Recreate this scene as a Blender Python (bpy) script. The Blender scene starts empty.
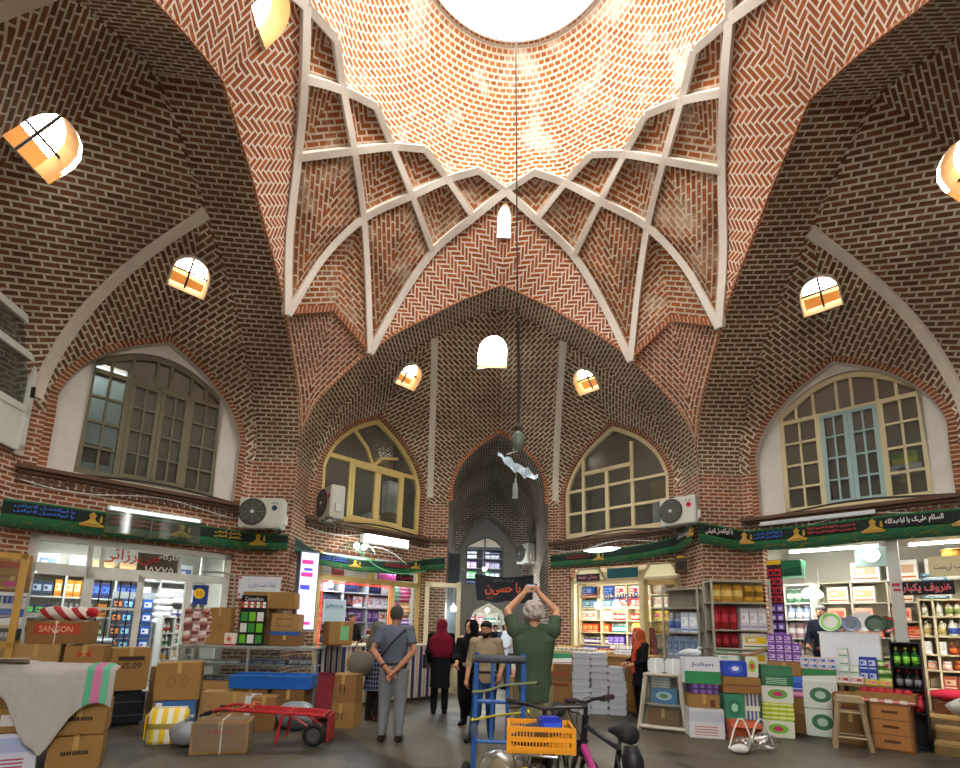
import bpy, bmesh, math, random
from mathutils import Vector, Matrix
from mathutils.geometry import tessellate_polygon
random.seed(7)
PI = math.pi
R_ = math.radians
SC = bpy.context.scene
COL = SC.collection
V = Vector

# ------------------------------------------------------------------ helpers
def clean(n):
    return n

class MB:
    """collects polygons with uv and material slot, links them as one mesh object"""
    def __init__(s):
        s.v = []; s.f = []; s.uv = []; s.m = []; s.M = Matrix.Identity(4)
    def poly(s, pts, uv=None, m=0):
        b = len(s.v)
        s.v += [s.M @ V(p) for p in pts]
        s.f.append(tuple(range(b, b + len(pts))))
        if uv is None:
            a, c, d = V(pts[0]), V(pts[1]), V(pts[-1])
            ux = (c - a).normalized() if (c - a).length > 1e-9 else V((1, 0, 0))
            n = ux.cross(d - a)
            n = n.normalized() if n.length > 1e-9 else V((0, 0, 1))
            uy = n.cross(ux)
            uv = [((V(p) - a).dot(ux), (V(p) - a).dot(uy)) for p in pts]
        s.uv.append(uv); s.m.append(m)
    def mesh_part(s, vs, fs, m=0, uvs=None):
        b = len(s.v)
        s.v += [s.M @ V(p) for p in vs]
        for i, f in enumerate(fs):
            s.f.append(tuple(b + j for j in f))
            s.uv.append(uvs[i] if uvs else [(vs[j][0] + vs[j][1], vs[j][2]) for j in f])
            s.m.append(m)
    def box(s, c, d, rz=0, m=0, M=None, taper=1.0):
        x, y, z = d[0] / 2, d[1] / 2, d[2] / 2
        T = Matrix.Translation(V(c)) @ Matrix.Rotation(rz, 4, 'Z')
        if M is not None: T = Matrix.Translation(V(c)) @ M.to_4x4()
        q = taper
        P = [(-x, -y, -z), (x, -y, -z), (x, y, -z), (-x, y, -z), (-x*q, -y*q, z), (x*q, -y*q, z), (x*q, y*q, z), (-x*q, y*q, z)]
        vs = [tuple(T @ V(p)) for p in P]
        F = [(0, 1, 5, 4), (1, 2, 6, 5), (2, 3, 7, 6), (3, 0, 4, 7), (4, 5, 6, 7), (3, 2, 1, 0)]
        D = [(2*x, 2*z), (2*y, 2*z), (2*x, 2*z), (2*y, 2*z), (2*x, 2*y), (2*x, 2*y)]
        U = [[(0, 0), (a, 0), (a, b), (0, b)] for a, b in D]
        s.mesh_part(vs, F, m, U)
    def tube(s, pts, r, n=8, m=0, cap=True, closed=False):
        pts = [V(p) for p in pts]; rr = r if isinstance(r, (list, tuple)) else [r] * len(pts)
        rings = []; N = len(pts); up = None
        for i, p in enumerate(pts):
            if closed: t = pts[(i + 1) % N] - pts[i - 1]
            else: t = pts[min(i + 1, N - 1)] - pts[max(i - 1, 0)]
            t.normalize()
            if up is None:
                up = V((0, 0, 1)) if abs(t.z) < .9 else V((1, 0, 0))
            a = up - t * up.dot(t)
            if a.length < 1e-6: a = t.orthogonal()
            a.normalize(); up = a
            b = t.cross(a)
            rings.append([tuple(p + (a * math.cos(2*PI*k/n) + b * math.sin(2*PI*k/n)) * rr[i]) for k in range(n)])
        vs = [q for g in rings for q in g]; fs = []
        L = N if closed else N - 1
        for i in range(L):
            for k in range(n):
                j = (i + 1) % N
                fs.append((i*n + k, i*n + (k+1) % n, j*n + (k+1) % n, j*n + k))
        if cap and not closed:
            fs.append(tuple(range(n - 1, -1, -1))); fs.append(tuple((N-1)*n + k for k in range(n)))
        s.mesh_part(vs, fs, m)
    def lathe(s, prof, c=(0, 0, 0), n=16, m=0, M=None, cap=True):
        vs = []; fs = []
        for r, z in prof:
            for k in range(n):
                p = V((r * math.cos(2*PI*k/n), r * math.sin(2*PI*k/n), z))
                if M is not None: p = M @ p
                vs.append(tuple(p + V(c)))
        for i in range(len(prof) - 1):
            for k in range(n):
                fs.append((i*n + k, i*n + (k+1) % n, (i+1)*n + (k+1) % n, (i+1)*n + k))
        if cap and prof[0][0] > 1e-5: fs.append(tuple(range(n - 1, -1, -1)))
        if cap and prof[-1][0] > 1e-5: fs.append(tuple((len(prof)-1)*n + k for k in range(n)))
        s.mesh_part(vs, fs, m)
    def bar(s, pts, w, h, ins, m=0):
        """rectangular section swept along pts; ins(i) gives the inward direction"""
        pts = [V(p) for p in pts]; N = len(pts); rings = []
        for i, p in enumerate(pts):
            t = (pts[min(i+1, N-1)] - pts[max(i-1, 0)]).normalized()
            n = V(ins(p)); n = (n - t * n.dot(t)).normalized(); b = t.cross(n)
            rings += [tuple(p + b*w/2 - n*.04), tuple(p + b*w/2*.86 + n*h), tuple(p - b*w/2*.86 + n*h), tuple(p - b*w/2 - n*.04)]
        fs = []
        for i in range(N - 1):
            for k in range(4):
                fs.append((i*4+k, i*4+(k+1) % 4, (i+1)*4+(k+1) % 4, (i+1)*4+k))
        fs += [(3, 2, 1, 0), tuple((N-1)*4 + k for k in range(4))]
        s.mesh_part(rings, fs, m)
    def ruled(s, c1, c2, nt=6, mode='across', m=0, bulge=None, d=None, flip=False):
        """surface between two polylines of equal count"""
        n = len(c1); c1 = [V(p) for p in c1]; c2 = [V(p) for p in c2]
        g = []; uv = []
        al = 0.0
        for i in range(n):
            if i: al += ((c1[i]-c1[i-1]).length + (c2[i]-c2[i-1]).length) / 2
            row = []; ur = []
            w = (c2[i]-c1[i]).length
            for j in range(nt + 1):
                t = j / nt
                p = c1[i].lerp(c2[i], t)
                if bulge: p = p + bulge(p, i/(n-1), t)
                row.append(p)
                ur.append((t*w, al) if mode == 'across' else (al, t*w))
            g.append(row); uv.append(ur)
        if mode == 'planar':
            o = c1[0]; dx = V(d).normalized(); nn = dx.cross(c2[-1]-o) if (c2[-1]-o).length > 1e-4 else dx.orthogonal()
            if nn.length < 1e-5: nn = dx.orthogonal()
            dy = nn.normalized().cross(dx)
            uv = [[((p-o).dot(dx), (p-o).dot(dy)) for p in row] for row in g]
        elif callable(mode):
            uv = [[mode(p) for p in row] for row in g]
        b = len(s.v); W = nt + 1
        s.v += [s.M @ p for row in g for p in row]
        for i in range(n-1):
            for j in range(nt):
                q = [(i, j), (i, j+1), (i+1, j+1), (i+1, j)]
                if flip: q.reverse()
                s.f.append(tuple(b + a*W + c for a, c in q)); s.uv.append([uv[a][c] for a, c in q]); s.m.append(m)
    def panel(s, outer, holes, O, X, depth=0, m=0, mr=None, Z=(0, 0, 1), uvo=(0, 0)):
        """flat panel with holes in the plane O + X*a + Z*b, reveals pushed back by depth"""
        O, X, Z = V(O), V(X).normalized(), V(Z).normalized(); n = X.cross(Z)   # n points into the room when X runs right
        P = lambda a, b, k=0: O + X*a + Z*b - n*k
        loops = [[V((a, b, 0)) for a, b in outer]] + [[V((a, b, 0)) for a, b in h] for h in holes]
        flat = [p for l in loops for p in l]
        for t in tessellate_polygon(loops):
            q = [flat[i] for i in t]
            ar = (q[1]-q[0]).cross(q[2]-q[0]).z
            if abs(ar) < 1e-9: continue
            if ar < 0: q.reverse()
            s.poly([P(p.x, p.y) for p in q], [(p.x+uvo[0], p.y+uvo[1]) for p in q], m)
        if depth:
            for h in holes:
                for i in range(len(h)):
                    a, b = h[i], h[(i+1) % len(h)]
                    L = math.hypot(a[0]-b[0], a[1]-b[1])
                    s.poly([P(*a), P(*b), P(*b, depth), P(*a, depth)], [(0, 0), (0, L), (depth, L), (depth, 0)], m if mr is None else mr)
    def build(s, name, mats, parent=None, loc=None, rz=0, smooth=False, merge=False):
        me = bpy.data.meshes.new(name)
        me.from_pydata([tuple(p) for p in s.v], [], s.f)
        ul = me.uv_layers.new(name='UVMap')
        k = 0; dat = [0.0] * (2 * len(me.loops))
        for f in s.uv:
            for a in f:
                dat[2*k] = a[0]; dat[2*k+1] = a[1]; k += 1
        ul.data.foreach_set('uv', dat)
        if not isinstance(mats, (list, tuple)): mats = [mats]
        for x in mats: me.materials.append(x)
        me.polygons.foreach_set('material_index', s.m)
        if smooth: me.polygons.foreach_set('use_smooth', [True] * len(me.polygons))
        if merge:
            bm = bmesh.new(); bm.from_mesh(me); bmesh.ops.remove_doubles(bm, verts=bm.verts, dist=1e-4)
            bmesh.ops.recalc_face_normals(bm, faces=bm.faces); bm.to_mesh(me); bm.free()
        me.validate(); me.update()
        o = bpy.data.objects.new(name, me); COL.objects.link(o)
        if parent is not None: o.parent = parent
        if loc is not None: o.location = loc
        if rz: o.rotation_euler = (0, 0, rz)
        return o

def tag(o, label, cat, group=None):
    o['label'] = label; o['category'] = cat
    if group: o['group'] = group
    return o
def struct(o):
    o['kind'] = 'structure'; return o
def thing(name, label, cat, loc=(0, 0, 0), rz=0, group=None):
    o = bpy.data.objects.new(name, None); COL.objects.link(o)
    o.location = loc; o.rotation_euler = (0, 0, rz); o.empty_display_size = .1
    return tag(o, label, cat, group)
def dup(root, loc, rz=None, label=None, group=None):
    r = root.copy(); COL.objects.link(r); r.location = loc
    if rz is not None: r.rotation_euler = (0, 0, rz)
    if label: r['label'] = label
    if group: r['group'] = group
    for ch in list(root.children):
        c = ch.copy(); COL.objects.link(c); c.parent = r
        for g in list(ch.children):
            d = g.copy(); COL.objects.link(d); d.parent = c
    return r

def lerp(a, b, t): return a + (b - a) * t
def polyline(pts, n):
    """n+1 points at even arc length along a catmull-rom through pts"""
    P = [V(p) for p in pts]
    Q = [P[0]*2 - P[1]] + P + [P[-1]*2 - P[-2]]
    d = []
    for i in range(1, len(Q) - 2):
        for k in range(12):
            t = k / 12
            a, b, c, e = Q[i-1], Q[i], Q[i+1], Q[i+2]
            d.append(.5*((2*b) + (c-a)*t + (2*a-5*b+4*c-e)*t*t + (3*b-a-3*c+e)*t**3))
    d.append(P[-1])
    L = [0]
    for i in range(1, len(d)): L.append(L[-1] + (d[i]-d[i-1]).length)
    out = []; j = 0
    for k in range(n + 1):
        s_ = L[-1] * k / n
        while j < len(L) - 2 and L[j+1] < s_: j += 1
        t = (s_ - L[j]) / max(L[j+1] - L[j], 1e-9)
        out.append(d[j].lerp(d[j+1], min(max(t, 0), 1)))
    return out

# ------------------------------------------------------------------ materials
class Nd:
    def __init__(s, name):
        s.mat = bpy.data.materials.new(name); s.mat.use_nodes = True
        s.t = s.mat.node_tree; s.t.nodes.clear()
        s.out = s.new('ShaderNodeOutputMaterial')
    def new(s, k, **kw):
        n = s.t.nodes.new(k)
        for a, b in kw.items(): setattr(n, a, b)
        return n
    def set(s, inp, v):
        if isinstance(v, bpy.types.NodeSocket): s.t.links.new(v, inp)
        elif isinstance(v, (tuple, list)) and len(v) == 3 and inp.type == 'RGBA': inp.default_value = (*v, 1)
        else: inp.default_value = v
    def m(s, op, a, b=0.0, c=None):
        n = s.new('ShaderNodeMath', operation=op)
        s.set(n.inputs[0], a); s.set(n.inputs[1], b)
        if c is not None: s.set(n.inputs[2], c)
        return n.outputs[0]
    def mix(s, f, a, b, mode='MIX'):
        n = s.new('ShaderNodeMix', data_type='RGBA', blend_type=mode)
        s.set(n.inputs[0], f); s.set(n.inputs[6], a); s.set(n.inputs[7], b)
        return n.outputs[2]
    def ramp(s, f, stops):
        n = s.new('ShaderNodeValToRGB'); e = n.color_ramp.elements
        while len(e) < len(stops): e.new(.5)
        for i, (p, c) in enumerate(stops):
            e[i].position = p; e[i].color = (*c, 1) if len(c) == 3 else c
        s.set(n.inputs[0], f); return n.outputs[0]
    def noise(s, vec=None, scale=5, detail=3, rough=.5, dist=0):
        n = s.new('ShaderNodeTexNoise'); n.inputs['Scale'].default_value = scale
        n.inputs['Detail'].default_value = detail; n.inputs['Roughness'].default_value = rough
        n.inputs['Distortion'].default_value = dist
        if vec is not None: s.set(n.inputs['Vector'], vec)
        return n.outputs['Fac']
    def co(s, k='Object'):
        return s.new('ShaderNodeTexCoord').outputs[k]
    def geo(s):
        return s.new('ShaderNodeNewGeometry').outputs['Position']
    def bsdf(s, col, rough=.7, bump=None, metal=0, spec=.3, trans=0, emit=None, es=0, alpha=None, bs=.3, bd=.02, sheen=0):
        b = s.new('ShaderNodeBsdfPrincipled')
        s.set(b.inputs['Base Color'], col); s.set(b.inputs['Roughness'], rough); s.set(b.inputs['Metallic'], metal)
        s.set(b.inputs['Specular IOR Level'], spec)
        if trans: s.set(b.inputs['Transmission Weight'], trans)
        if emit is not None: s.set(b.inputs['Emission Color'], emit); s.set(b.inputs['Emission Strength'], es)
        if alpha is not None: s.set(b.inputs['Alpha'], alpha)
        if bump is not None:
            n = s.new('ShaderNodeBump'); n.inputs['Strength'].default_value = bs; n.inputs['Distance'].default_value = bd
            s.set(n.inputs['Height'], bump); s.t.links.new(n.outputs[0], b.inputs['Normal'])
        s.t.links.new(b.outputs[0], s.out.inputs[0])
        return s.mat

def hx(h):
    h = h.lstrip('#'); c = [int(h[i:i+2], 16)/255 for i in (0, 2, 4)]
    return tuple(x/12.92 if x <= .04045 else ((x+.055)/1.055)**2.4 for x in c)

def brick_mat(name, c1, c2, mort, bw=.19, rh=.073, ms=.012, old=.35, white=0.0, blotch=0.0):
    n = Nd(name)
    t = n.new('ShaderNodeTexBrick'); t.offset = .5
    n.set(t.inputs['Vector'], n.co('UV'))
    for k, v in (('Scale', 1), ('Mortar Size', ms), ('Mortar Smooth', .25), ('Bias', 0), ('Brick Width', bw), ('Row Height', rh)): t.inputs[k].default_value = v
    n.set(t.inputs['Color1'], c1); n.set(t.inputs['Color2'], c2); n.set(t.inputs['Mortar'], mort)
    g = n.geo()
    a = n.noise(g, 1.1, 4, .6); b = n.noise(g, 14, 2, .5); d = n.noise(g, .55, 3, .6)
    col = n.mix(n.m('MULTIPLY', n.ramp(a, [(.35, (0, 0, 0)), (.7, (1, 1, 1))]), old), t.outputs['Color'], hx('#4d3824'), 'MIX')
    col = n.mix(n.m('MULTIPLY', n.m('SUBTRACT', b, .35), .9), col, tuple(x*.35 for x in c1))
    if white:
        w = n.ramp(n.noise(g, 1.5, 5, .65), [(.52, (0, 0, 0)), (.66, (1, 1, 1))])
        col = n.mix(n.m('MULTIPLY', w, white), col, mort)
    if blotch:  # broad random patches mixed towards a dark tone
        w = n.ramp(d, [(.42, (0, 0, 0)), (.62, (1, 1, 1))])
        col = n.mix(n.m('MULTIPLY', w, blotch), col, hx('#3d3a2c'))
    return n.bsdf(col, .85, n.m('SUBTRACT', 1.0, t.outputs['Fac']), spec=.15, bs=.5, bd=.012)

def herring_mat(name, c1, c2, mort, W=.085, nn=4):
    n = Nd(name)
    s = n.new('ShaderNodeSeparateXYZ'); n.set(s.inputs[0], n.co('UV'))
    u = n.m('ABSOLUTE', s.outputs[0]); v = s.outputs[1]
    x = n.m('DIVIDE', u, W); y = n.m('DIVIDE', v, W)
    i = n.m('FLOOR', x); j = n.m('FLOOR', y); fx = n.m('SUBTRACT', x, i); fy = n.m('SUBTRACT', y, j)
    k = n.m('FLOORED_MODULO', n.m('SUBTRACT', i, j), 2*nn)
    hor = n.m('LESS_THAN', k, nn - .5)
    ah = n.m('ADD', k, fx)
    av = n.m('ADD', n.m('SUBTRACT', 2*nn - 1, k), fy)
    al = n.m('ADD', n.m('MULTIPLY', hor, ah), n.m('MULTIPLY', n.m('SUBTRACT', 1, hor), av))
    ac = n.m('ADD', n.m('MULTIPLY', hor, fy), n.m('MULTIPLY', n.m('SUBTRACT', 1, hor), fx))
    e1 = n.m('MINIMUM', ac, n.m('SUBTRACT', 1, ac)); e2 = n.m('MINIMUM', al, n.m('SUBTRACT', nn, al))
    e = n.m('MINIMUM', e1, e2)
    mo = n.ramp(e, [(.13, (1, 1, 1)), (.19, (0, 0, 0))])
    # colour per brick
    bi = n.m('SUBTRACT', i, n.m('MULTIPLY', hor, k)); bj = n.m('SUBTRACT', j, n.m('MULTIPLY', n.m('SUBTRACT', 1, hor), n.m('SUBTRACT', 2*nn-1, k)))
    cb = n.new('ShaderNodeCombineXYZ'); n.set(cb.inputs[0], bi); n.set(cb.inputs[1], bj); n.set(cb.inputs[2], hor)
    wn = n.new('ShaderNodeTexWhiteNoise', noise_dimensions='3D'); n.set(wn.inputs[0], cb.outputs[0])
    col = n.mix(wn.outputs[0], c1, c2)
    g = n.geo()
    col = n.mix(n.m('MULTIPLY', n.noise(g, 13, 3), .5), col, tuple(q*.4 for q in c1))
    col = n.mix(mo, col, n.mix(n.noise(g, 4, 3), mort, tuple(q*.75 for q in mort)))
    return n.bsdf(col, .85, n.m('SUBTRACT', 1.0, mo), spec=.15, bs=.5, bd=.012)

def plain(name, c, rough=.6, var=.25, scale=8, metal=0, spec=.3, bump=0):
    """solid colour with slight procedural wear"""
    n = Nd(name)
    f = n.noise(n.co('Object'), scale, 4, .6)
    col = n.mix(n.m('MULTIPLY', n.m('SUBTRACT', f, .3), var*2), c, tuple(x*.45 for x in c))
    return n.bsdf(col, rough, f if bump else None, metal=metal, spec=spec, bs=bump or .1)
def glow(name, c, s):
    n = Nd(name)
    return n.bsdf(c, .5, emit=c, es=s)

MT = {}
def M_(name, *a, **k):
    if name not in MT: MT[name] = plain(name, *a, **k)
    return MT[name]
def C_(h, rough=.6, metal=0, var=.2, spec=.3):
    """cached plain material by hex colour"""
    k = 'paint_%s_%d_%d' % (h.strip('#'), int(rough*100), int(metal*100))
    if k not in MT: MT[k] = plain(k, hx(h), rough, var, 9, metal, spec)
    return MT[k]
# ------------------------------------------------------------------ shell
W = 3.88; E_ = 4.73; YB = 7.03; SPR = 4.6
BR_RED = brick_mat('brick_red', hx('#9c5f3e'), hx('#74442e'), hx('#cdbfad'), blotch=.12, ms=.013)
BR_VLT = brick_mat('brick_vault', hx('#84583c'), hx('#5c402d'), hx('#d8d2bd'), .21, .085, .016, blotch=.28)
BR_STR = brick_mat('brick_strip', hx('#80583f'), hx('#5c402f'), hx('#d6d0bc'), .21, .08, .015, blotch=.26)
BR_DOME = brick_mat('brick_dome', hx('#cc7c3e'), hx('#9c5a32'), hx('#eadfcd'), .135, .078, .017, old=.15, white=.75)
BR_CELL = brick_mat('brick_cell', hx('#a9602f'), hx('#7d452a'), hx('#d3c6b0'), .22, .085, .016, old=.5, white=.45)
BR_SOLD = brick_mat('brick_soldier', hx('#b8683c'), hx('#955031'), hx('#cdbfa8'), .075, 1.0, .011)
BR_SOLV = brick_mat('brick_soldier_red', hx('#94573a'), hx('#6d3f2a'), hx('#c0b29c'), .075, 1.0, .011)
BR_HER = herring_mat('brick_herringbone', hx('#b06236'), hx('#8a4c2a'), hx('#e2d7c6'), W=.07, nn=3)
PLAST = plain('plaster_white', hx('#c9c5bd'), .9, .3, 2.5, spec=.1)
RIBM = plain('plaster_rib', hx('#e0dad0'), .9, .22, 3.5, spec=.1)
RIBG = plain('plaster_rib_grey', hx('#d2ccbf'), .9, .3, 4, spec=.1)

def pol(az, r, h):
    a = R_(az); return V((r*math.sin(a), r*math.cos(a), h))
n1 = lambda k: pol(22.5*k, 2.90, 9.806)
n2 = lambda k: pol(22.5*k, 3.154, 9.386)
n3 = lambda k: pol(22.5*k, 3.70, 8.869)
nk = lambda k: pol(22.5*k, 2.70, 9.986)
TA = 10.62
nT1 = pol(45-TA, 4.64, 6.893); nT2 = pol(45+TA, 4.64, 6.893); nQ = pol(45, 4.56, 7.37)
ROT = [Matrix.Rotation(a, 4, 'Z') for a in (0, PI/2, PI, -PI/2)]      # far, left, near, right
SIDE = ['far', 'left', 'near', 'right']
MIR = Matrix(((0, 1, 0, 0), (1, 0, 0, 0), (0, 0, 1, 0), (0, 0, 0, 1)))  # about the diagonal of the quadrant

# rib centre lines in the first quadrant (azimuth 0..90)
lineS = [n1(0), n2(.5), n3(1), pol(29.5, 4.28, 7.95), nT1]
lineA = [nk(.5), n1(1), n2(1.5), n3(2), pol(51.5, 4.22, 8.05), nT2]
lineB = [nk(1.5), n1(2), n2(2.5), n3(3)]
lineC = [nk(2.5), n1(3), n2(3.5)]
lineD = [nk(-.5), n1(0)]
def ctr(p): return V((-p.x, -p.y, -3.0)).normalized()
mb = MB()
for q in range(4):
    for mir in (0, 1):
        mb.M = ROT[q] @ (MIR if mir else Matrix.Identity(4))
        for L, w in ((lineS, .15), (lineA, .13), (lineB, .12), (lineC, .12), (lineD, .12)):
            pts = polyline(L, 8*(len(L)-1))
            mb.bar(pts, w, .075, ctr)
ribs = struct(mb.build('trim_1', RIBM, merge=True))

# cells of the net
def seg(line, a, b, n=8):
    full = polyline(line, 24*(len(line)-1))
    ia = min(range(len(full)), key=lambda i: (full[i]-a).length); ib = min(range(len(full)), key=lambda i: (full[i]-b).length)
    f = full[min(ia, ib):max(ia, ib)+1]
    if ia > ib: f.reverse()
    return polyline(f, n) if len(f) > 2 else [a.lerp(b, i/n) for i in range(n+1)]
cb = MB()
def half(B, S, T, e1, e2, d=None):
    """half of a cell: outline B-S-T against the axis B-T"""
    c1 = e1 + e2[1:]
    n = len(c1) - 1
    c2 = [B.lerp(T, i/n) for i in range(n+1)]
    cc = (B+T)/2
    out = V((cc.x, cc.y, 2.2)).normalized()
    cb.ruled(c1, c2, 4, 'planar', 0, lambda p, s, t: out*.07*math.sin(PI*min(max(s, 0), 1))*t, d=(S-B))
def ln(a, b, n=8): return [a.lerp(b, i/n) for i in range(n+1)]
for q in range(4):
    cb.M = ROT[q]
    for k in (0, 1, 2, 3):
        B, L, T, Rr = n2(k+.5), n1(k), nk(k+.5), n1(k+1)
        half(B, L, T, ln(B, L), ln(L, T)); half(B, Rr, T, ln(B, Rr), ln(Rr, T))
    for k in (1, 2, 3):
        B, L, T, Rr = n3(k), n2(k-.5), n1(k), n2(k+.5)
        half(B, L, T, ln(B, L), ln(L, T)); half(B, Rr, T, ln(B, Rr), ln(Rr, T))
    for mir in (0, 1):
        cb.M = ROT[q] @ (MIR if mir else Matrix.Identity(4))
        # kite between spandrel rib and corner cell (tip T1)
        mS = [MIR @ p for p in lineA]       # rib from T1 up to n3(2)
        B, L, T, Rr = nT1, n3(1), n2(1.5), n3(2)
        half(B, L, T, seg(lineS, B, L), ln(L, T)); half(B, Rr, T, seg(mS, B, Rr), ln(Rr, T))
        # corner cell: rib T1 -> n3(2) against the seam Q -> n3(2)
        e = seg(mS, nT1, n3(2), 10)
        sm = polyline([nQ, pol(45, 4.25, 8.25), n3(2)], 10)
        cb.ruled(e, sm, 5, 'planar', 0, d=(nQ - nT1))
ceil_cells = struct(cb.build('ceiling', BR_CELL))

# dome shell
db = MB()
NA, NL = 128, 14
def domept(a, l):
    az = a * 360 / NA
    f = (az / 11.25) % 2; f = f if f <= 1 else 2 - f
    r0, h0 = lerp(2.90, 2.70, f), lerp(9.806, 9.986, f)
    t = l / NL
    p0 = V((r0, h0)); p1 = V((2.36, 10.85)); p2 = V((1.6, 11.5))
    p = p0*(1-t)**2 + p1*2*t*(1-t) + p2*t*t
    return pol(az, p.x, p.y)
for a in range(NA):
    for l in range(NL):
        P = [domept(a, l), domept(a+1, l), domept(a+1, l+1), domept(a, l+1)]
        uv = []
        for aa, ll in ((a, l), (a+1, l), (a+1, l+1), (a, l+1)):
            p = domept(aa, ll); t = (p.z - 9.8) * 1.28
            uv.append((aa/NA*2*PI*2.3, t))
        db.poly(P, uv)
struct(db.build('ceiling', BR_DOME, smooth=True, merge=True))
# oculus collar and wire beam
ob = MB()
ob.lathe([(1.6, 11.48), (1.6, 11.53), (1.75, 11.53), (1.75, 11.45), (1.62, 11.45)], n=64, cap=False)
struct(ob.build('trim_2', RIBM))
ob = MB(); ob.box((0, .25, 11.6), (3.6, .1, .1)); struct(ob.build('trim_3', plain('old_timber', hx('#7a6248'), .8)))

# ---- great arches
ARCH = [(3.9, SPR), (3.9, 5.0), (3.62, 5.78), (3.2, 6.32), (2.62, 6.93), (2.08, 7.36), (1.6, 7.65), (1.0, 8.02), (.45, 8.3), (0, 8.5)]
arcR = polyline([(x, W, z) for x, z in ARCH], 40)
iT = min(range(41), key=lambda i: abs(arcR[i].x - 2.62))
SKY = []     # skylights cut in the vaults: (centre, normal, right, up, half width, height)
def vault_pts():
    d = {}
    d['front'] = arcR
    d['rear'] = polyline([(x, E_, z + .1*(1-x/3.9)) for x, z in ARCH], 40)
    return d
VP = vault_pts()
rear = VP['rear']
iJ = min(range(41), key=lambda i: abs(rear[i].x - 1.42))
J = rear[iJ]; K = rear[40]
# splay face frame: runs from A (strip end) to Bq (rib foot)
SA = V((3.9, E_, 0)); SL = 3.25; SX = V((-.7071, .7071, 0)); SB = SA + SX*SL
FA = [(.17, SPR), (.18, 5.0), (.42, 5.55), (.85, 6.02), (1.26, 6.3), (SL/2, 6.5)]      # face arch, near half
def spt(s_, z, out=0): return SA + SX*s_ + V((0, 0, z)) + V((.7071, .7071, 0))*out
PA = [spt(s_, z) for s_, z in FA]; PBm = [spt(SL - s_, z) for s_, z in FA]
Pm = PA[-1]
# rib from foot to J
RFOOT = SB + V((0, 0, SPR))
RIB = polyline([RFOOT, lerp(RFOOT, V((J.x, J.y, RFOOT.z)), .07) + V((0, 0, .75)), lerp(RFOOT, V((J.x, J.y, RFOOT.z)), .3) + V((0, 0, 1.75)), lerp(RFOOT, V((J.x, J.y, RFOOT.z)), .62) + V((0, 0, 2.55)), J], 24)
# passage / back face arch: centre x c, half width hw
def backarch(c, hw, z0=4.7, za=6.68):
    f = [(1, z0), (.99, z0+.45), (.84, z0+1.0), (.55, z0+1.45), (.25, z0+1.75), (0, za)]
    return [V((c + hw*a, YB, z)) for a, z in f]
def bay(q, skl=True):
    """vault of one bay, in far-bay coordinates turned by q quarter turns"""
    vb = MB(); vb.M = ROT[q]
    ib = MB(); ib.M = ROT[q]
    for mir in (0, 1):
        X = Matrix.Diagonal((-1 if mir else 1, 1, 1, 1))
        vb.M = ROT[q] @ X; ib.M = ROT[q] @ X
        # intrados strip of the great arch and its rear moulding
        ib.ruled(arcR, rear, 4, 'across')
        # side segment
        c1 = polyline(PA, 24); c2 = polyline(rear[:iJ+1], 24)
        vb.ruled(c1, c2, 8, 'planar', d=c2[19]-Pm.lerp(J, .3))
        c1 = polyline(PBm, 24)
        vb.ruled(c1, RIB, 8, 'planar', d=RIB[19]-Pm.lerp(J, .25))
        # middle segment
        bc = .16*(-1 if mir else 1) if q == 0 else 0
        pa = polyline(backarch(bc, 1.27), 30)
        c2 = polyline(list(RIB) + rear[iJ+1:], 30)
        c2 = polyline(RIB, 20) + polyline([J] + rear[iJ+1:], 10)[1:]
        vb.ruled(pa, c2, 10, 'planar', d=J-pa[-1].lerp(K, .22))
        # wall between the foot of the rib and the arch jamb
    return vb, ib
def cut(ob, prism):
    """cut a convex window outline (list of world points) out of an open mesh along direction n"""
    pts, n = prism
    bm = bmesh.new(); bm.from_mesh(ob.data)
    c = sum(pts, V())/len(pts)
    near = [f for f in bm.faces if (f.calc_center_median()-c).length < 2.0]
    pl = []
    for i in range(len(pts)):
        a, b = pts[i], pts[(i+1) % len(pts)]
        no = (b-a).cross(n).normalized()
        if (c-a).dot(no) > 0: no = -no
        pl.append((a, no))
        near = [f for f in bm.faces if (f.calc_center_median()-c).length < 1.6]
        geom = list({v for f in near for v in f.verts}) + list({e for f in near for e in f.edges}) + near
        bmesh.ops.bisect_plane(bm, geom=geom, plane_co=a, plane_no=no, dist=1e-5)
    kill = [f for f in bm.faces if (f.calc_center_median()-c).length < 1.6 and all((f.calc_center_median()-a).dot(no) < -1e-5 for a, no in pl)]
    bmesh.ops.delete(bm, geom=kill, context='FACES')
    bm.to_mesh(ob.data); bm.free()
IRON = C_('#2b2622', .6, .5)
WIN = [0]
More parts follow.
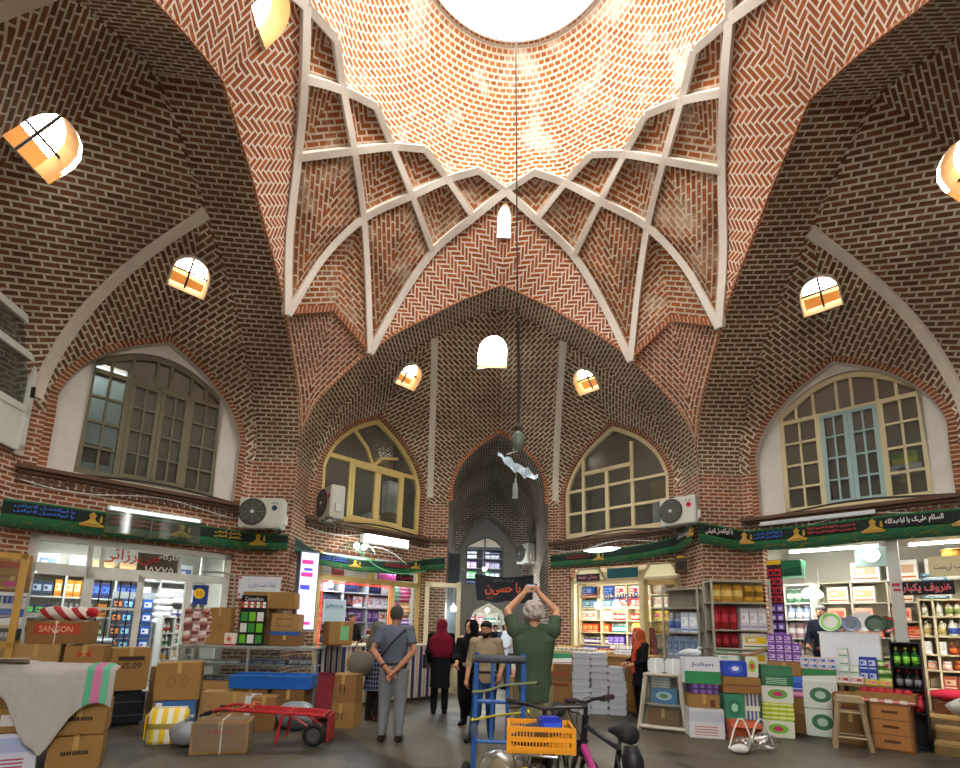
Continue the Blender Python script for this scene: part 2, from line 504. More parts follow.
def skylight(ob, c, n, w, h, shaft=.75, par=0, bars=True, up=None, shaftmat=None):
    """arched opening through the vault at c; n points outwards (to the sky)"""
    c, n = V(c), V(n).normalized()
    up = V(up or (0, 0, 1)); up = (up - n*up.dot(n)).normalized(); rt = up.cross(n)
    out = [(-w, -h*.5), (w, -h*.5), (w, h*.02)] + [(w*math.cos(a), h*.02 + h*.5*math.sin(a)) for a in (R_(25), R_(50), R_(72), R_(90), R_(108), R_(130), R_(155))] + [(-w, h*.02)]
    P = lambda a, b, k=0: c + rt*a + up*b + n*k
    cut(ob, ([P(a, b) for a, b in out], n))
    fb = MB(); N = len(out)
    for i in range(N):
        a, b = out[i], out[(i+1) % N]
        k = 1.06
        fb.poly([P(*a, -.07), P(*b, -.07), P(*b, shaft), P(*a, shaft)], None, 0)
        fb.poly([P(a[0]*k, a[1]*k, -.04), P(b[0]*k, b[1]*k, -.04), P(*b, -.07), P(*a, -.07)], None, 1); fb.poly([P(a[0]*k, a[1]*k, -.04), P(b[0]*k, b[1]*k, -.04), P(b[0]*k, b[1]*k, .1), P(a[0]*k, a[1]*k, .1)], None, 1)
    WIN[0] += 1
    o = fb.build('window_%d' % WIN[0], [shaftmat or SHAFT, RIBG]); struct(o)
    if bars:
        pm = MB(); pm.M = Matrix.Identity(4); e_ = h*par
        for z0_, z1_, kk in ((-h*1.3, e_, .62),):
            pm.poly([P(-w*2.6, z0_, kk), P(w*2.6, z0_, kk), P(w*2.6, z1_+.05, kk), P(-w*2.6, z1_-.04, kk)]); pm.poly([P(-w*2.6, z1_-.04, kk), P(w*2.6, z1_+.05, kk), P(w*2.6, z1_+.05, kk+.25), P(-w*2.6, z1_-.04, kk+.25)])
        pm.build('parapet', EARTH, o)
        g = MB()
        g.tube([P(-w, -.02*h, shaft*.6), P(w, -.02*h, shaft*.6)], .018, 6)
        g.tube([P(0, -h*.5, shaft*.6), P(.0, h*.5, shaft*.6)], .018, 6)
        g.build('window_grille', IRON, o)
    return o
SHAFT = plain('shaft_plaster', hx('#8f6c42'), .9, .3, 5, spec=.1)

EARTH = plain('earthen_parapet', hx('#80592e'), .9, .3, 6, spec=.05)
VAULTS = []
for q in (0, 1, 3, 2):
    vb, ib = bay(q)
    o = struct(vb.build('ceiling', BR_VLT)); VAULTS.append(o)
    struct(ib.build('ceiling', BR_STR))
    # moulding lines and ribs
    rb = MB(); mo = MB()
    for mir in (0, 1):
        X = Matrix.Diagonal((-1 if mir else 1, 1, 1, 1)); rb.M = mo.M = ROT[q] @ X
        rb.bar(RIB[1:], .17, .05, lambda p: V((-p.x*.3, 3.0-p.y, 4.5-p.z)))
        mo.bar(rear[1:], .05, .02, lambda p: V((-p.x, -.5, 4.0-p.z)))
        sc = polyline(PA, 24) ; sc2 = polyline(PBm, 24)
    struct(rb.build('trim_4', RIBG)); struct(mo.build('trim_5', BR_STR))
# ---- spandrels, pendentives
sp = MB(); pe = MB(); so = MB()
for q in range(4):
    for mir in (0, 1):
        X = Matrix.Diagonal((-1 if mir else 1, 1, 1, 1))
        sp.M = ROT[q] @ X
        up = polyline(lineS, 24); lo = polyline([p - V((0, .03, 0)) for p in arcR[iT:]][::-1], 24)
        sp.ruled(up, lo, 6, lambda p: (p.x, p.z))
        # soldier course along the arch edge
        so.M = ROT[q] @ X
        def off(i):
            a, b = arcR[max(i-1, 0)], arcR[min(i+1, 40)]
            t = (b-a).normalized(); nn_ = V((t.z, 0, -t.x)); 
            if nn_.z < 0: nn_ = -nn_
            return arcR[i] + nn_*.13*min(1, max(0, (i-5)/9))
        for i in range(5, 40):
            k = i
            so.poly([arcR[i]+V((0, -.045, 0)), arcR[i+1]+V((0, -.045, 0)), off(i+1)+V((0, -.045, 0)), off(i)+V((0, -.045, 0))],
                    [(i*.12, .1), ((i+1)*.12, .1), ((i+1)*.12, .23), (i*.12, .23)])
            so.poly([arcR[i]+V((0, -.045, 0)), arcR[i+1]+V((0, -.045, 0)), arcR[i+1], arcR[i]], None)
    for mir in (0, 1):
        pe.M = ROT[q] @ (MIR if mir else Matrix.Identity(4))
        a = polyline([p for p in arcR[:iT+1]], 20)
        Cc = V((3.9, 3.9, SPR))
        seam = polyline([Cc, pol(45, 5.42, 5.2), pol(45, 5.12, 6.1), pol(45, 4.8, 6.85), nQ], 20)
        pe.ruled(a, seam, 6, 'along')
        # squinch arch edge
        e1 = [nT1, nT1.lerp(nQ, .5), nQ]
        so.M = pe.M
        for i in range(2):
            a_, b_ = e1[i], e1[i+1]
            u = V((0, 0, .11)); 
            L0 = i*.45
            inn = V((-.03, -.03, 0))
            so.poly([a_+inn, b_+inn, b_+u+inn*2, a_+u+inn*2], [(L0, .1), (L0+.45, .1), (L0+.45, .25), (L0, .25)])
            so.poly([a_+inn, b_+inn, b_-inn*3, a_-inn*3], None)
wall_spand = struct(sp.build('wall_spandrels', BR_HER))
struct(pe.build('wall_pendentives', BR_RED)); struct(so.build('trim_6', BR_SOLD))
# skylights: four spandrel ones, centre ones in three bays, six side ones
skylight(wall_spand, V((-.0, 3.21, 9.42)), V((0, .82, .57)), .13, .55, .25, bars=False)
skylight(wall_spand, V((-3.25, -.2, 9.37)), V((-.82, 0, .57)), .25, .6, .25, bars=False)
for q, o in zip((0, 1, 3), VAULTS):
    skylight(o, ROT[q] @ V(((-.12, 5.5, 7.98) if q == 0 else (0, 6.0, 7.54) if q == 1 else (0, 5.92, 7.61))), ROT[q] @ V((0, .8, .75)), .34, .72, .22, up=ROT[q] @ V((0, -.4, 1)), bars=(q != 0), par=-.1)
    for mir in (1, -1):
        skylight(o, ROT[q] @ V((2.0*mir, 5.2, 7.15)), ROT[q] @ V((.5*mir, .5, .8)), .27, .55, .25, par=-.42)
n = Nd('worn_concrete'); g = n.geo()
col = n.mix(n.noise(g, .9, 5, .6), hx('#433c30'), hx('#5b5344')); col = n.mix(n.ramp(n.noise(g, .55, 3, .5, 1.2), [(.53, (0, 0, 0)), (.57, (1, 1, 1))]), col, hx('#2b2620'), 'MIX'); col = n.mix(n.m('MULTIPLY', n.noise(g, 14, 4), .3), col, hx('#4a453c'))
FLM = n.bsdf(col, n.m('ADD', .38, n.m('MULTIPLY', n.noise(g, 2, 3), .3)), n.noise(g, 9, 4), spec=.35, bs=.12)
fl = MB(); fl.poly([(-12, -12, 0), (12, -12, 0), (12, 30, 0), (-12, 30, 0)]); struct(fl.build('floor', FLM))
# ------------------------------------------------------------------ walls, windows, openings
class Face:
    """a splay wall seen from the hall: a runs to the viewer's right, z up, out towards the hall"""
    def __init__(s, q, mir):
        X = Matrix.Diagonal((-1 if mir else 1, 1, 1, 1)); M = ROT[q] @ X
        if mir: s.O = M @ SA; s.X = (M.to_3x3() @ SX).normalized()
        else: s.O = M @ SB; s.X = -(M.to_3x3() @ SX).normalized()
        s.N = s.X.cross(V((0, 0, 1))).normalized(); s.Z = V((0, 0, 1))
        s.rz = math.atan2(s.X.y, s.X.x)
        s.mir = mir
        s.M = Matrix((s.X, -s.N, s.Z)).transposed().to_4x4(); s.M.translation = s.O   # local (a, depth into wall, z)
    def p(s, a, z, out=0): return s.O + s.X*a + s.Z*z + s.N*out
FL_L = Face(1, 0); FL_FL = Face(0, 1); FL_FR = Face(0, 0); FL_R = Face(3, 1)
FACES = {'left': FL_L, 'far_left': FL_FL, 'far_right': FL_FR, 'right': FL_R}
fa2 = polyline([(a, 0, z) for a, z in FA], 16)
ARCHPTS = [(p.x, p.z) for p in fa2] + [(SL - p.x, p.z) for p in fa2[::-1][1:]]       # left foot over the apex to the right foot
def inset(pts, d):
    out = []
    n = len(pts)
    for i in range(n):
        a, b = pts[max(i-1, 0)], pts[min(i+1, n-1)]
        t = V((b[0]-a[0], b[1]-a[1])).normalized()
        nn = V((t.y, -t.x))
        if i == n//2: d_ = d*1.15; nn = V((0, -1))
        else: d_ = d
        out.append((pts[i][0]+nn.x*d_, pts[i][1]+nn.y*d_))
    return out
RING = inset(ARCHPTS, .11)
LEDGE = 3.72
GLASS = None
def glass_mat(name, tint, refl=.12, rough=.05):
    n = Nd(name)
    t = n.new('ShaderNodeBsdfTransparent'); n.set(t.inputs[0], tint)
    g = n.new('ShaderNodeBsdfGlossy'); g.inputs['Roughness'].default_value = rough; n.set(g.inputs[0], (.9, .95, .95))
    d = n.new('ShaderNodeBsdfDiffuse'); n.set(d.inputs[0], hx('#8b8f86'))
    x = n.new('ShaderNodeMixShader'); x.inputs[0].default_value = refl
    y = n.new('ShaderNodeMixShader'); n.set(y.inputs[0], n.m('MULTIPLY', n.noise(n.geo(), 3, 4, .7), .3))
    n.t.links.new(t.outputs[0], x.inputs[1]); n.t.links.new(g.outputs[0], x.inputs[2])
    n.t.links.new(x.outputs[0], y.inputs[1]); n.t.links.new(d.outputs[0], y.inputs[2])
    n.t.links.new(y.outputs[0], n.out.inputs[0]); return n.mat
GL_DUST = glass_mat('glass_dusty', (.55, .58, .55), .1, .15)
GL_CLEAR = glass_mat('glass_clear', (.93, .97, .96), .06, .03)
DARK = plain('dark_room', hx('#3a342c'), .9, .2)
BROWNL = plain('ledge_brown', hx('#5d4838'), .85, .4, 6)

def splay_wall(side, F, opening, plaster):
    """lower brick wall with the shop opening, jambs, arch ring and recessed infill"""
    a0, a1, zt = opening
    b = MB()
    b.panel([(0, 0), (a0, 0), (a0, zt), (a1, zt), (a1, 0), (SL, 0), (SL, LEDGE), (0, LEDGE)], [], F.O, F.X, 0, 0)
    for x0, x1 in ((0, .17), (SL-.17, SL)):
        b.panel([(x0, LEDGE), (x1, LEDGE), (x1, SPR), (x0, SPR)], [], F.O, F.X, 0, 0)
    # reveals of the shop opening
    for A, B in (((a0, 0), (a0, zt)), ((a0, zt), (a1, zt)), ((a1, zt), (a1, 0))):
        L = math.hypot(A[0]-B[0], A[1]-B[1])
        b.poly([F.p(*A), F.p(*B), F.p(*B, -.3), F.p(*A, -.3)], [(0, 0), (0, L), (.3, L), (.3, 0)], 0)
    al = 0
    full = [(.17, LEDGE)] + ARCHPTS + [(SL-.17, LEDGE)]
    fin = [(.28, LEDGE)] + RING + [(SL-.28, LEDGE)]
    for i in range(len(full)-1):
        L = math.hypot(full[i][0]-full[i+1][0], full[i][1]-full[i+1][1])
        b.poly([F.p(*full[i], .012), F.p(*full[i+1], .012), F.p(*fin[i+1], .012), F.p(*fin[i], .012)], [(al, .3), (al+L, .3), (al+L, .41), (al, .41)], 1)
        b.poly([F.p(*fin[i], .012), F.p(*fin[i+1], .012), F.p(*fin[i+1], -.25), F.p(*fin[i], -.25)], [(al, .3), (al+L, .3), (al+L, .5), (al, .5)], 2 if plaster else 1)
        b.poly([F.p(*full[i], .012), F.p(*full[i+1], .012), F.p(*full[i+1], -.3), F.p(*full[i], -.3)], None, 1)
        al += L
    b.poly([F.p(.28, LEDGE), F.p(SL-.28, LEDGE), F.p(SL-.28, LEDGE, -.25), F.p(.28, LEDGE, -.25)], None, 2)
    struct(b.build('wall_'+side, [BR_RED, BR_SOLV, PLAST]))
    # ledge with a dentil brick row
    l = MB()
    l.M = F.M
    l.box((SL/2, -.06, LEDGE-.035), (SL+.1, .16, .06)); l.box((SL/2, -.03, LEDGE-.1), (SL, .08, .05))
    k = -.02
    while k < SL: l.box((k+.03, -.025, LEDGE-.2), (.055, .06, .1)); k += .1
    struct(l.build('trim_7', [BROWNL]))
def infill_room(F, a0, a1, z0, z1, d=1.4, m=None):
    r = MB(); r.M = F.M
    P = lambda a, y, z: (a, y, z)
    for q in ([(a0, d, z0), (a1, d, z0), (a1, d, z1), (a0, d, z1)], [(a0, .26, z0), (a0, d, z0), (a0, d, z1), (a0, .26, z1)], [(a1, d, z0), (a1, .26, z0), (a1, .26, z1), (a1, d, z1)],
              [(a0, .26, z1), (a1, .26, z1), (a1, d, z1), (a0, d, z1)], [(a0, .26, z0), (a1, .26, z0), (a1, d, z0), (a0, d, z0)]):
        r.poly([P(*p) for p in q])
    return struct(r.build('wall_upper_room', m or DARK))

def bars2(mb, segs, w, d, y=0, m=0):
    """flat timber bars given by (a0,z0,a1,z1) in a window's plane"""
    for a0, z0, a1, z1 in segs:
        A, B = V((a0, y, z0)), V((a1, y, z1)); t = (B-A).normalized(); L = (B-A).length
        n = V((-t.z, 0, t.x)); c = (A+B)/2
        Mx = Matrix((t, V((0, 1, 0)), n)).transposed()
        mb.box(c, (L+w*.98, d, w), 0, m, Mx)
def window(F, name_mats, build, loc_out):
    pass
def clip_arc(a, arc):
    for i in range(len(arc)-1):
        if arc[i][0] <= a <= arc[i+1][0] or arc[i][0] >= a >= arc[i+1][0]:
            t = (a-arc[i][0])/((arc[i+1][0]-arc[i][0]) or 1)
            return lerp(arc[i][1], arc[i+1][1], t)
    return arc[-1][1]
def arc_bar(mb, arc, w, d, y=0, m=0):
    ins = inset(arc, w)
    for i in range(len(arc)-1):
        for yy, fl in ((y-d/2, 0),):
            mb.poly([(arc[i][0], yy, arc[i][1]), (arc[i+1][0], yy, arc[i+1][1]), (ins[i+1][0], yy, ins[i+1][1]), (ins[i][0], yy, ins[i][1])], None, m)
        mb.poly([(ins[i][0], y-d/2, ins[i][1]), (ins[i+1][0], y-d/2, ins[i+1][1]), (ins[i+1][0], y+d/2, ins[i+1][1]), (ins[i][0], y+d/2, ins[i][1])], None, m)
        mb.poly([(arc[i][0], y-d/2, arc[i][1]), (arc[i+1][0], y-d/2, arc[i+1][1]), (arc[i+1][0], y+d/2, arc[i+1][1]), (arc[i][0], y+d/2, arc[i][1])], None, m)
def plaster_infill(side, F, hole, y=.14):
    b = MB(); inn = [(.28, LEDGE)] + RING + [(SL-.28, LEDGE)]
    b.panel(inn, [hole], F.p(0, 0, -y), F.X, .12, 0)
    return struct(b.build('wall_plaster_'+side, PLAST))
def win_struct(F, y):
    WIN[0] += 1
    o = bpy.data.objects.new('window_%d' % WIN[0], None); COL.objects.link(o); o.matrix_world = F.M @ Matrix.Translation((0, y, 0)); o['kind'] = 'structure'
    o.empty_display_size = .1
    return o

def win_arc(a0, a1, zs, za):
    k = math.sin(PI*.18)**1.2
    return [(a0+(a1-a0)*i/16, zs + (za-zs)*(math.sin(PI*(.18+.64*i/16))**1.2 - k)/(1-k)) for i in range(17)]
def win_hole(a0, a1, z0, zs, za):
    return [(a0, z0), (a1, z0)] + win_arc(a0, a1, zs, za)[::-1]
def big_window(F, a0, a1, z0, zs, za, frame, door, y, ga, skew=0, mull=(.27, .73), nz=4, top_split=None, glass=None, blue=None, special=None):
    """timber window: transom row under a segmental head, casement pair between side lights"""
    w = win_struct(F, y)
    Wd = a1-a0
    arc = win_arc(a0, a1, zs, za)
    f = MB()
    bars2(f, [(a0, z0, a1, z0), (a0, z0, a0, zs), (a1, z0, a1, zs)], .09, .09)
    arc_bar(f, [(a, z+.05) for a, z in arc], .09, .09)
    ztr = zs-.12
    bars2(f, [(a0, ztr, a1, ztr)], .075, .08)
    m0, m1 = a0+Wd*mull[0], a0+Wd*mull[1]
    bars2(f, [(m0, z0, m0, ztr), (m1, z0, m1, ztr)], .085, .085)
    for k in (.13, .27, .45, .56, .73, .86):
        aa = a0+Wd*k; bars2(f, [(aa, ztr, aa, clip_arc(aa, arc))], .045, .06)
    # side lights
    for x0, x1 in ((a0, m0), (m1, a1)):
        bars2(f, [((x0+x1)/2, z0, (x0+x1)/2, ztr)], .035, .05)
        for k in range(1, nz): bars2(f, [(x0, lerp(z0, ztr, k/nz), x1, lerp(z0, ztr, k/nz))], .04, .05)
    f.build('window_frame', frame, w)
    for x0, x1 in ((m0+.04, (m0+m1)/2-.005), ((m0+m1)/2+.005, m1-.04)):
        c = MB(); zt = ztr-.05; zb = z0+.06
        bars2(c, [(x0+.04, zb, x1-.04, zb), (x0+.04, zt, x1-.04, zt), (x0+.03, zb, x0+.03, zt), (x1-.03, zb, x1-.03, zt)], .065, .05, -.03)
        bars2(c, [((x0+x1)/2, zb, (x0+x1)/2, zt)], .03, .04, -.03)
        for k in range(1, 4): bars2(c, [(x0, lerp(zb, zt, k/4), x1, lerp(zb, zt, k/4))], .03, .04, -.03)
        c.build('casement', door, w)
    g = MB(); g.panel([(a0, z0), (a1, z0)] + arc[::-1], [], (0, .02, 0), (1, 0, 0)); g.build('glass', glass or GL_DUST, w)
    return w
PW_L = plain('window_timber_olive', hx('#6f6a55'), .75, .35, 6)
PW_R = plain('window_timber_cream', hx('#c2b892'), .65, .2, 6)
PW_B = plain('window_timber_blue', hx('#8fa9a8'), .65, .2, 6)
PW_F = plain('window_timber_yellow', hx('#cdb878'), .6, .2, 6)
PW_FR = plain('window_timber_pale', hx('#c9bb95'), .6, .2, 6)

# left shop wall, left window
splay_wall('left_shop', FL_L, (.24, 3.08, 2.78), True)
infill_room(FL_L, .2, 3.05, 3.7, 6.7)
plaster_infill('left', FL_L, win_hole(.61, 2.65, 3.79, 5.7, 6.13))
wl = big_window(FL_L, .64, 2.62, 3.83, 5.66, 6.06, PW_L, PW_L, .2, 0, mull=(.26, .75))
splay_wall('right_shop', FL_R, (.28, 3.1, 3.2), True)
infill_room(FL_R, .2, 3.05, 3.7, 6.7)
plaster_infill('right', FL_R, win_hole(.67, 2.73, 3.77, 5.66, 6.19))
wr = big_window(FL_R, .7, 2.7, 3.81, 5.62, 6.12, PW_R, PW_B, .2, 0, mull=(.29, .74))
splay_wall('far_left_shop', FL_FL, (.36, 3.12, 3.08), False)
splay_wall('far_right_shop', FL_FR, (.4, 3.14, 3.02), False)
infill_room(FL_FL, .2, 3.05, 3.7, 6.7)
infill_room(FL_FR, .2, 3.05, 3.7, 6.7)
def arch_window(F, mat, layout, z0=3.78):
    w = win_struct(F, .1); f = MB()
    arc = inset([(p[0], p[1]) for p in RING], -.01)
    full = [(arc[0][0], z0)] + arc + [(arc[-1][0], z0)]
    arc_bar(f, full, .1, .1)
    bars2(f, [(arc[0][0], z0+.05, arc[-1][0], z0+.05)], .11, .1)
    layout(f, arc, z0, w)
    f.build('window_frame', mat, w)
    g = MB(); g.panel(full, [], (0, .02, 0), (1, 0, 0)); g.build('glass', GL_CLEAR if 0 else GL_DUST, w)
    return w
def lay_left(f, arc, z0, w):
    zt = 5.2; x0, x1 = arc[0][0], arc[-1][0]
    bars2(f, [(x0, zt, x1, zt)], .09, .09)
    m0, m1 = x0+.72, x1-.55
    bars2(f, [(m0, z0, m0, zt), (m1, z0, m1, zt)], .07, .08)
    # two curved bars meeting below the head
    c = (SL/2-.05, zt)
    bars2(f, [(c[0], c[1]+.02, c[0]-.2, zt+.42), (c[0]-.2, zt+.42, c[0]-.52, zt+.72)], .06, .06)
    bars2(f, [(c[0], c[1]+.02, c[0]+.24, zt+.26), (c[0]+.24, zt+.26, c[0]+.66, zt+.36)], .06, .06)
    for xa, xb in ((m0+.03, (m0+m1)/2), ((m0+m1)/2, m1-.03)):
        k = MB(); xa += .035; xb -= .035
        bars2(k, [(xa, z0+.13, xb, z0+.13), (xa, zt-.08, xb, zt-.08), (xa, z0+.13, xa, zt-.08), (xb, z0+.13, xb, zt-.08)], .075, .07, -.02)
        k.build('casement', PW_F, w)
def lay_right(f, arc, z0, w):
    x0, x1 = arc[0][0], arc[-1][0]
    m = [x0+.52, x0+1.17, x0+1.82]
    zt = 5.35
    bars2(f, [(m[0], z0, m[0], 5.75), (m[2], z0, m[2], 5.85)], .075, .08)
    bars2(f, [(m[1], z0, m[1], zt)], .09, .08)
    bars2(f, [(m[0], zt, m[2], zt)], .09, .08)
    for z in (4.38, 4.95): bars2(f, [(x0, z, x1, z)], .06, .07)
wfl = arch_window(FL_FL, PW_F, lay_left)
wfr = arch_window(FL_FR, PW_FR, lay_right)

ow = MB()  # unseen shell, added to block sky light behind the bays
for (x0, y0), (x1, y1) in (((9.8, -9.8), (9.8, 17)), ((9.8, 17), (-9.8, 17)), ((-9.8, 17), (-9.8, -9.8))): ow.poly([(x0, y0, 0), (x1, y1, 0), (x1, y1, 7), (x0, y0, 7)])
ow.poly([(-9.8, -9.8, 0), (9.8, -9.8, 0), (9.8, -9.8, 4.6), (-9.8, -9.8, 4.6)])  # unseen near wall, added to cut low daylight on the foreground
struct(ow.build('wall_outer', DARK))
# ---- piers (strip walls under the arches) and bay back walls
pb = MB()
for q in range(4):
    for mir in (0, 1):
        pb.M = ROT[q] @ Matrix.Diagonal((-1 if mir else 1, 1, 1, 1))
        pb.poly([(3.9, W, 0), (3.9, E_, 0), (3.9, E_, SPR), (3.9, W, SPR)], [(0, 0), (E_-W, 0), (E_-W, SPR), (0, SPR)])
# near piers and closing walls beside the camera
struct(pb.build('wall_piers', BR_RED))
bw = MB()
pc = .16; hw = 1.27
ba = backarch(pc, hw); arcp = [(p.x, p.z) for p in polyline(ba, 20)]
bal = [(2*pc - x, z) for x, z in arcp]
# far back wall: jamb strips beside the passage
for x0, x1 in ((-1.66, pc-hw), (pc+hw, 1.66)):
    bw.panel([(x0, 0), (x1, 0), (x1, SPR+.1), (x0, SPR+.1)], [], (0, YB, 0), (1, 0, 0))
full = [(p[0], p[1]) for p in bal] + arcp[::-1][1:]
rin = inset(full, .1)
al = 0
for i in range(len(full)-1):
    L = math.hypot(full[i][0]-full[i+1][0], full[i][1]-full[i+1][1])
    bw.poly([(full[i][0], YB-.012, full[i][1]), (full[i+1][0], YB-.012, full[i+1][1]), (rin[i+1][0], YB-.012, rin[i+1][1]), (rin[i][0], YB-.012, rin[i][1])], [(al, .3), (al+L, .3), (al+L, .4), (al, .4)], 1)
    al += L
struct(bw.build('wall_far', [BR_RED, BR_SOLD]))
l = MB()
for x0, x1 in ((-1.66, pc-hw), (pc+hw, 1.66)): l.box(((x0+x1)/2, YB-.05, LEDGE-.05), (x1-x0, .12, .08))
struct(l.build('trim_8', BROWNL))
# left and right bay back walls (mostly outside the frame)
for q in (1, 3):
    b = MB(); b.M = ROT[q]
    h = [(-1.1, 3.78), (1.1, 3.78), (1.1, 4.9), (.8, 5.6), (.35, 6.2), (0, 6.42), (-.35, 6.2), (-.8, 5.6), (-1.1, 4.9)]
    b.panel([(-1.66, 0), (1.66, 0), (1.66, 4.8), (1.3, 5.9), (0, 6.75), (-1.3, 5.9), (-1.66, 4.8)], [h], (0, YB, 0), (1, 0, 0), .2, 0)
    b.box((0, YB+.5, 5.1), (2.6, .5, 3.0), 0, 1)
    struct(b.build('wall_'+SIDE[q], [BR_RED, DARK]))
    b = MB(); b.M = ROT[q] @ Matrix.Diagonal((-1 if q == 1 else 1, 1, 1, 1))
    b.poly([(3.9, E_, 0), (1.62, 7.01, 0), (1.62, 7.01, 4.6), (3.9, E_, 4.6)], [(0, 0), (3.22, 0), (3.22, 4.6), (0, 4.6)])
    b.M = ROT[q] @ Matrix.Diagonal((1 if q == 1 else -1, 1, 1, 1)) if 0 else ROT[q] @ Matrix.Diagonal((-1 if q == 1 else 1, 1, 1, 1))
    b.poly([SA + V((.2, .2, 4.6)), SB + V((.2, .2, 4.6)), SB + V((.2, .2, 6.6)), SA + V((.2, .2, 6.6))], [(0, 0), (3.22, 0), (3.22, 2), (0, 2)])
    struct(b.build('wall_'+SIDE[q]+'_near', [BR_RED]))

# near bay (behind and beside the camera): plain closed sides, open passage
b = MB(); b.M = ROT[2]
for sg in (1, -1):
    b.M = ROT[2] @ Matrix.Diagonal((sg, 1, 1, 1))
    b.poly([(3.9, E_, 0), (1.6, 7.03, 0), (1.6, 7.03, 6.6), (3.9, E_, 6.6)], [(0, 0), (3.22, 0), (3.22, 6.6), (0, 6.6)])
    b.poly([(1.25, YB, 0), (1.66, YB, 0), (1.66, YB, 5), (1.25, YB, 5)])
struct(b.build('wall_near', [BR_RED]))
# ---- passage behind the far arch
TUN = brick_mat('brick_tunnel', hx('#6d574a'), hx('#54453b'), hx('#b0aca0'), .24, .085, .016, blotch=.5)
tb = MB()
for k in range(3):
    y0 = YB + k*1.9; y1 = y0 + 1.9
    dz = -.12*k
    A = [V((x, y0, z+dz)) for x, z in arcp]; B = [V((x, y1, z+dz-.12)) for x, z in arcp]
    for sgn in (1, -1):
        a_ = [V((2*pc-p.x if sgn < 0 else p.x, p.y, p.z)) for p in A]; b_ = [V((2*pc-p.x if sgn < 0 else p.x, p.y, p.z)) for p in B]
        tb.ruled(a_, b_, 4, 'across')
for x in (pc-hw, pc+hw):
    tb.poly([(x, YB, 0), (x, 13, 0), (x, 13, 4.75), (x, YB, 4.75)], [(0, 0), (6, 0), (6, 4.75), (0, 4.75)])
struct(tb.build('wall_passage', [TUN]))
# transverse arch at y = 12 and end wall at y = 13
eb = MB()
ia = [(-1.1, 3.7), (-1.02, 4.3), (-.75, 4.9), (-.4, 5.3), (-.02, 5.55), (.36, 5.3), (.75, 4.9), (1.1, 4.3), (1.25, 3.7)]
eb.panel([(-1.12, 3.0), (-1.12, 7), (1.45, 7), (1.45, 3.0), (1.26, 3.0)] + ia[::-1] + [(-1.1, 3.0)], [], (0, 12.0, 0), (1, 0, 0), 0, 0)
for i in range(len(ia)-1):
    eb.poly([(ia[i][0], 12.0, ia[i][1]), (ia[i+1][0], 12.0, ia[i+1][1]), (ia[i+1][0], 13, ia[i+1][1]), (ia[i][0], 13, ia[i][1])])
hole1 = [(-.76, 3.1), (.62, 3.1), (.62, 4.45), (.3, 4.75), (0, 4.88), (-.3, 4.75), (-.76, 4.5)]
hole2 = [(-.6, .02), (.82, .02), (.82, 1.7), (.6, 2.15), (.12, 2.42), (-.4, 2.15), (-.6, 1.7)]
eb.panel([(-1.3, 0), (1.6, 0), (1.6, 6.2), (-1.3, 6.2)], [hole1, hole2], (0, 13, 0), (1, 0, 0), .3, 1)
struct(eb.build('wall_passage_end', [TUN, plain('plaster_grey', hx('#7d7a72'), .9, .3, 3)]))
# ------------------------------------------------------------------ lights, writing, goods helpers
def area(name, loc, target, sx, sy, power, col=(1, 1, 1)):
    l = bpy.data.lights.new(name, 'AREA'); l.shape = 'RECTANGLE'; l.size = sx; l.size_y = sy; l.energy = power; l.color = col
    o = bpy.data.objects.new(name, l); COL.objects.link(o); o.location = loc
    d = (V(target)-V(loc)).normalized(); o.rotation_euler = d.to_track_quat('-Z', 'Y').to_euler(); return o
def point(name, loc, power, r=.06, col=(1, 1, 1)):
    l = bpy.data.lights.new(name, 'POINT'); l.shadow_soft_size = r; l.energy = power; l.color = col
    o = bpy.data.objects.new(name, l); COL.objects.link(o); o.location = loc; return o

import unicodedata
FORMS = {}
for _c in list(range(0xFB50, 0xFBFF)) + list(range(0xFE70, 0xFEFF)):
    _d = unicodedata.decomposition(chr(_c)).split()
    if len(_d) == 2 and _d[0] in ('<initial>', '<medial>', '<final>', '<isolated>'):
        FORMS.setdefault(chr(int(_d[1], 16)), {})[_d[0][1:-1]] = chr(_c)
def shape_fa(t):
    """joined letter forms, in visual (left to right) order"""
    out = []
    for i, ch in enumerate(t):
        f = FORMS.get(ch)
        if not f: out.append(ch); continue
        pv = FORMS.get(t[i-1]) if i else None; nx = FORMS.get(t[i+1]) if i+1 < len(t) else None
        jp = bool(pv and 'initial' in pv) and 'final' in f
        jn = bool(nx and 'final' in nx) and 'initial' in f
        k = 'medial' if jp and jn and 'medial' in f else 'final' if jp else 'initial' if jn else 'isolated'
        out.append(f.get(k, ch))
    r = ''.join(reversed(out))
    return r
TXT = {}
def text_mesh(body, fa=False, bold=0):
    """letters as a mesh one unit tall, centred"""
    key = (body, fa, bold)
    if key in TXT: return TXT[key]
    c = bpy.data.curves.new('lettering', 'FONT'); c.body = shape_fa(body) if fa else body; c.align_x = 'CENTER'; c.size = 1; c.offset = bold; c.resolution_u = 3
    o = bpy.data.objects.new('lettering', c); COL.objects.link(o)
    bpy.context.view_layer.update()
    me = bpy.data.meshes.new_from_object(o.evaluated_get(bpy.context.evaluated_depsgraph_get()))
    bpy.data.objects.remove(o)
    if len(me.vertices):
        xs = [v.co.x for v in me.vertices]; ys = [v.co.y for v in me.vertices]
        cx, cy = (min(xs)+max(xs))/2, (min(ys)+max(ys))/2
        for v in me.vertices: v.co.x -= cx; v.co.y -= cy
        me['w'] = max(xs)-min(xs); me['h'] = max(ys)-min(ys)
    else: me['w'] = me['h'] = 1.0
    TXT[key] = me
    return me
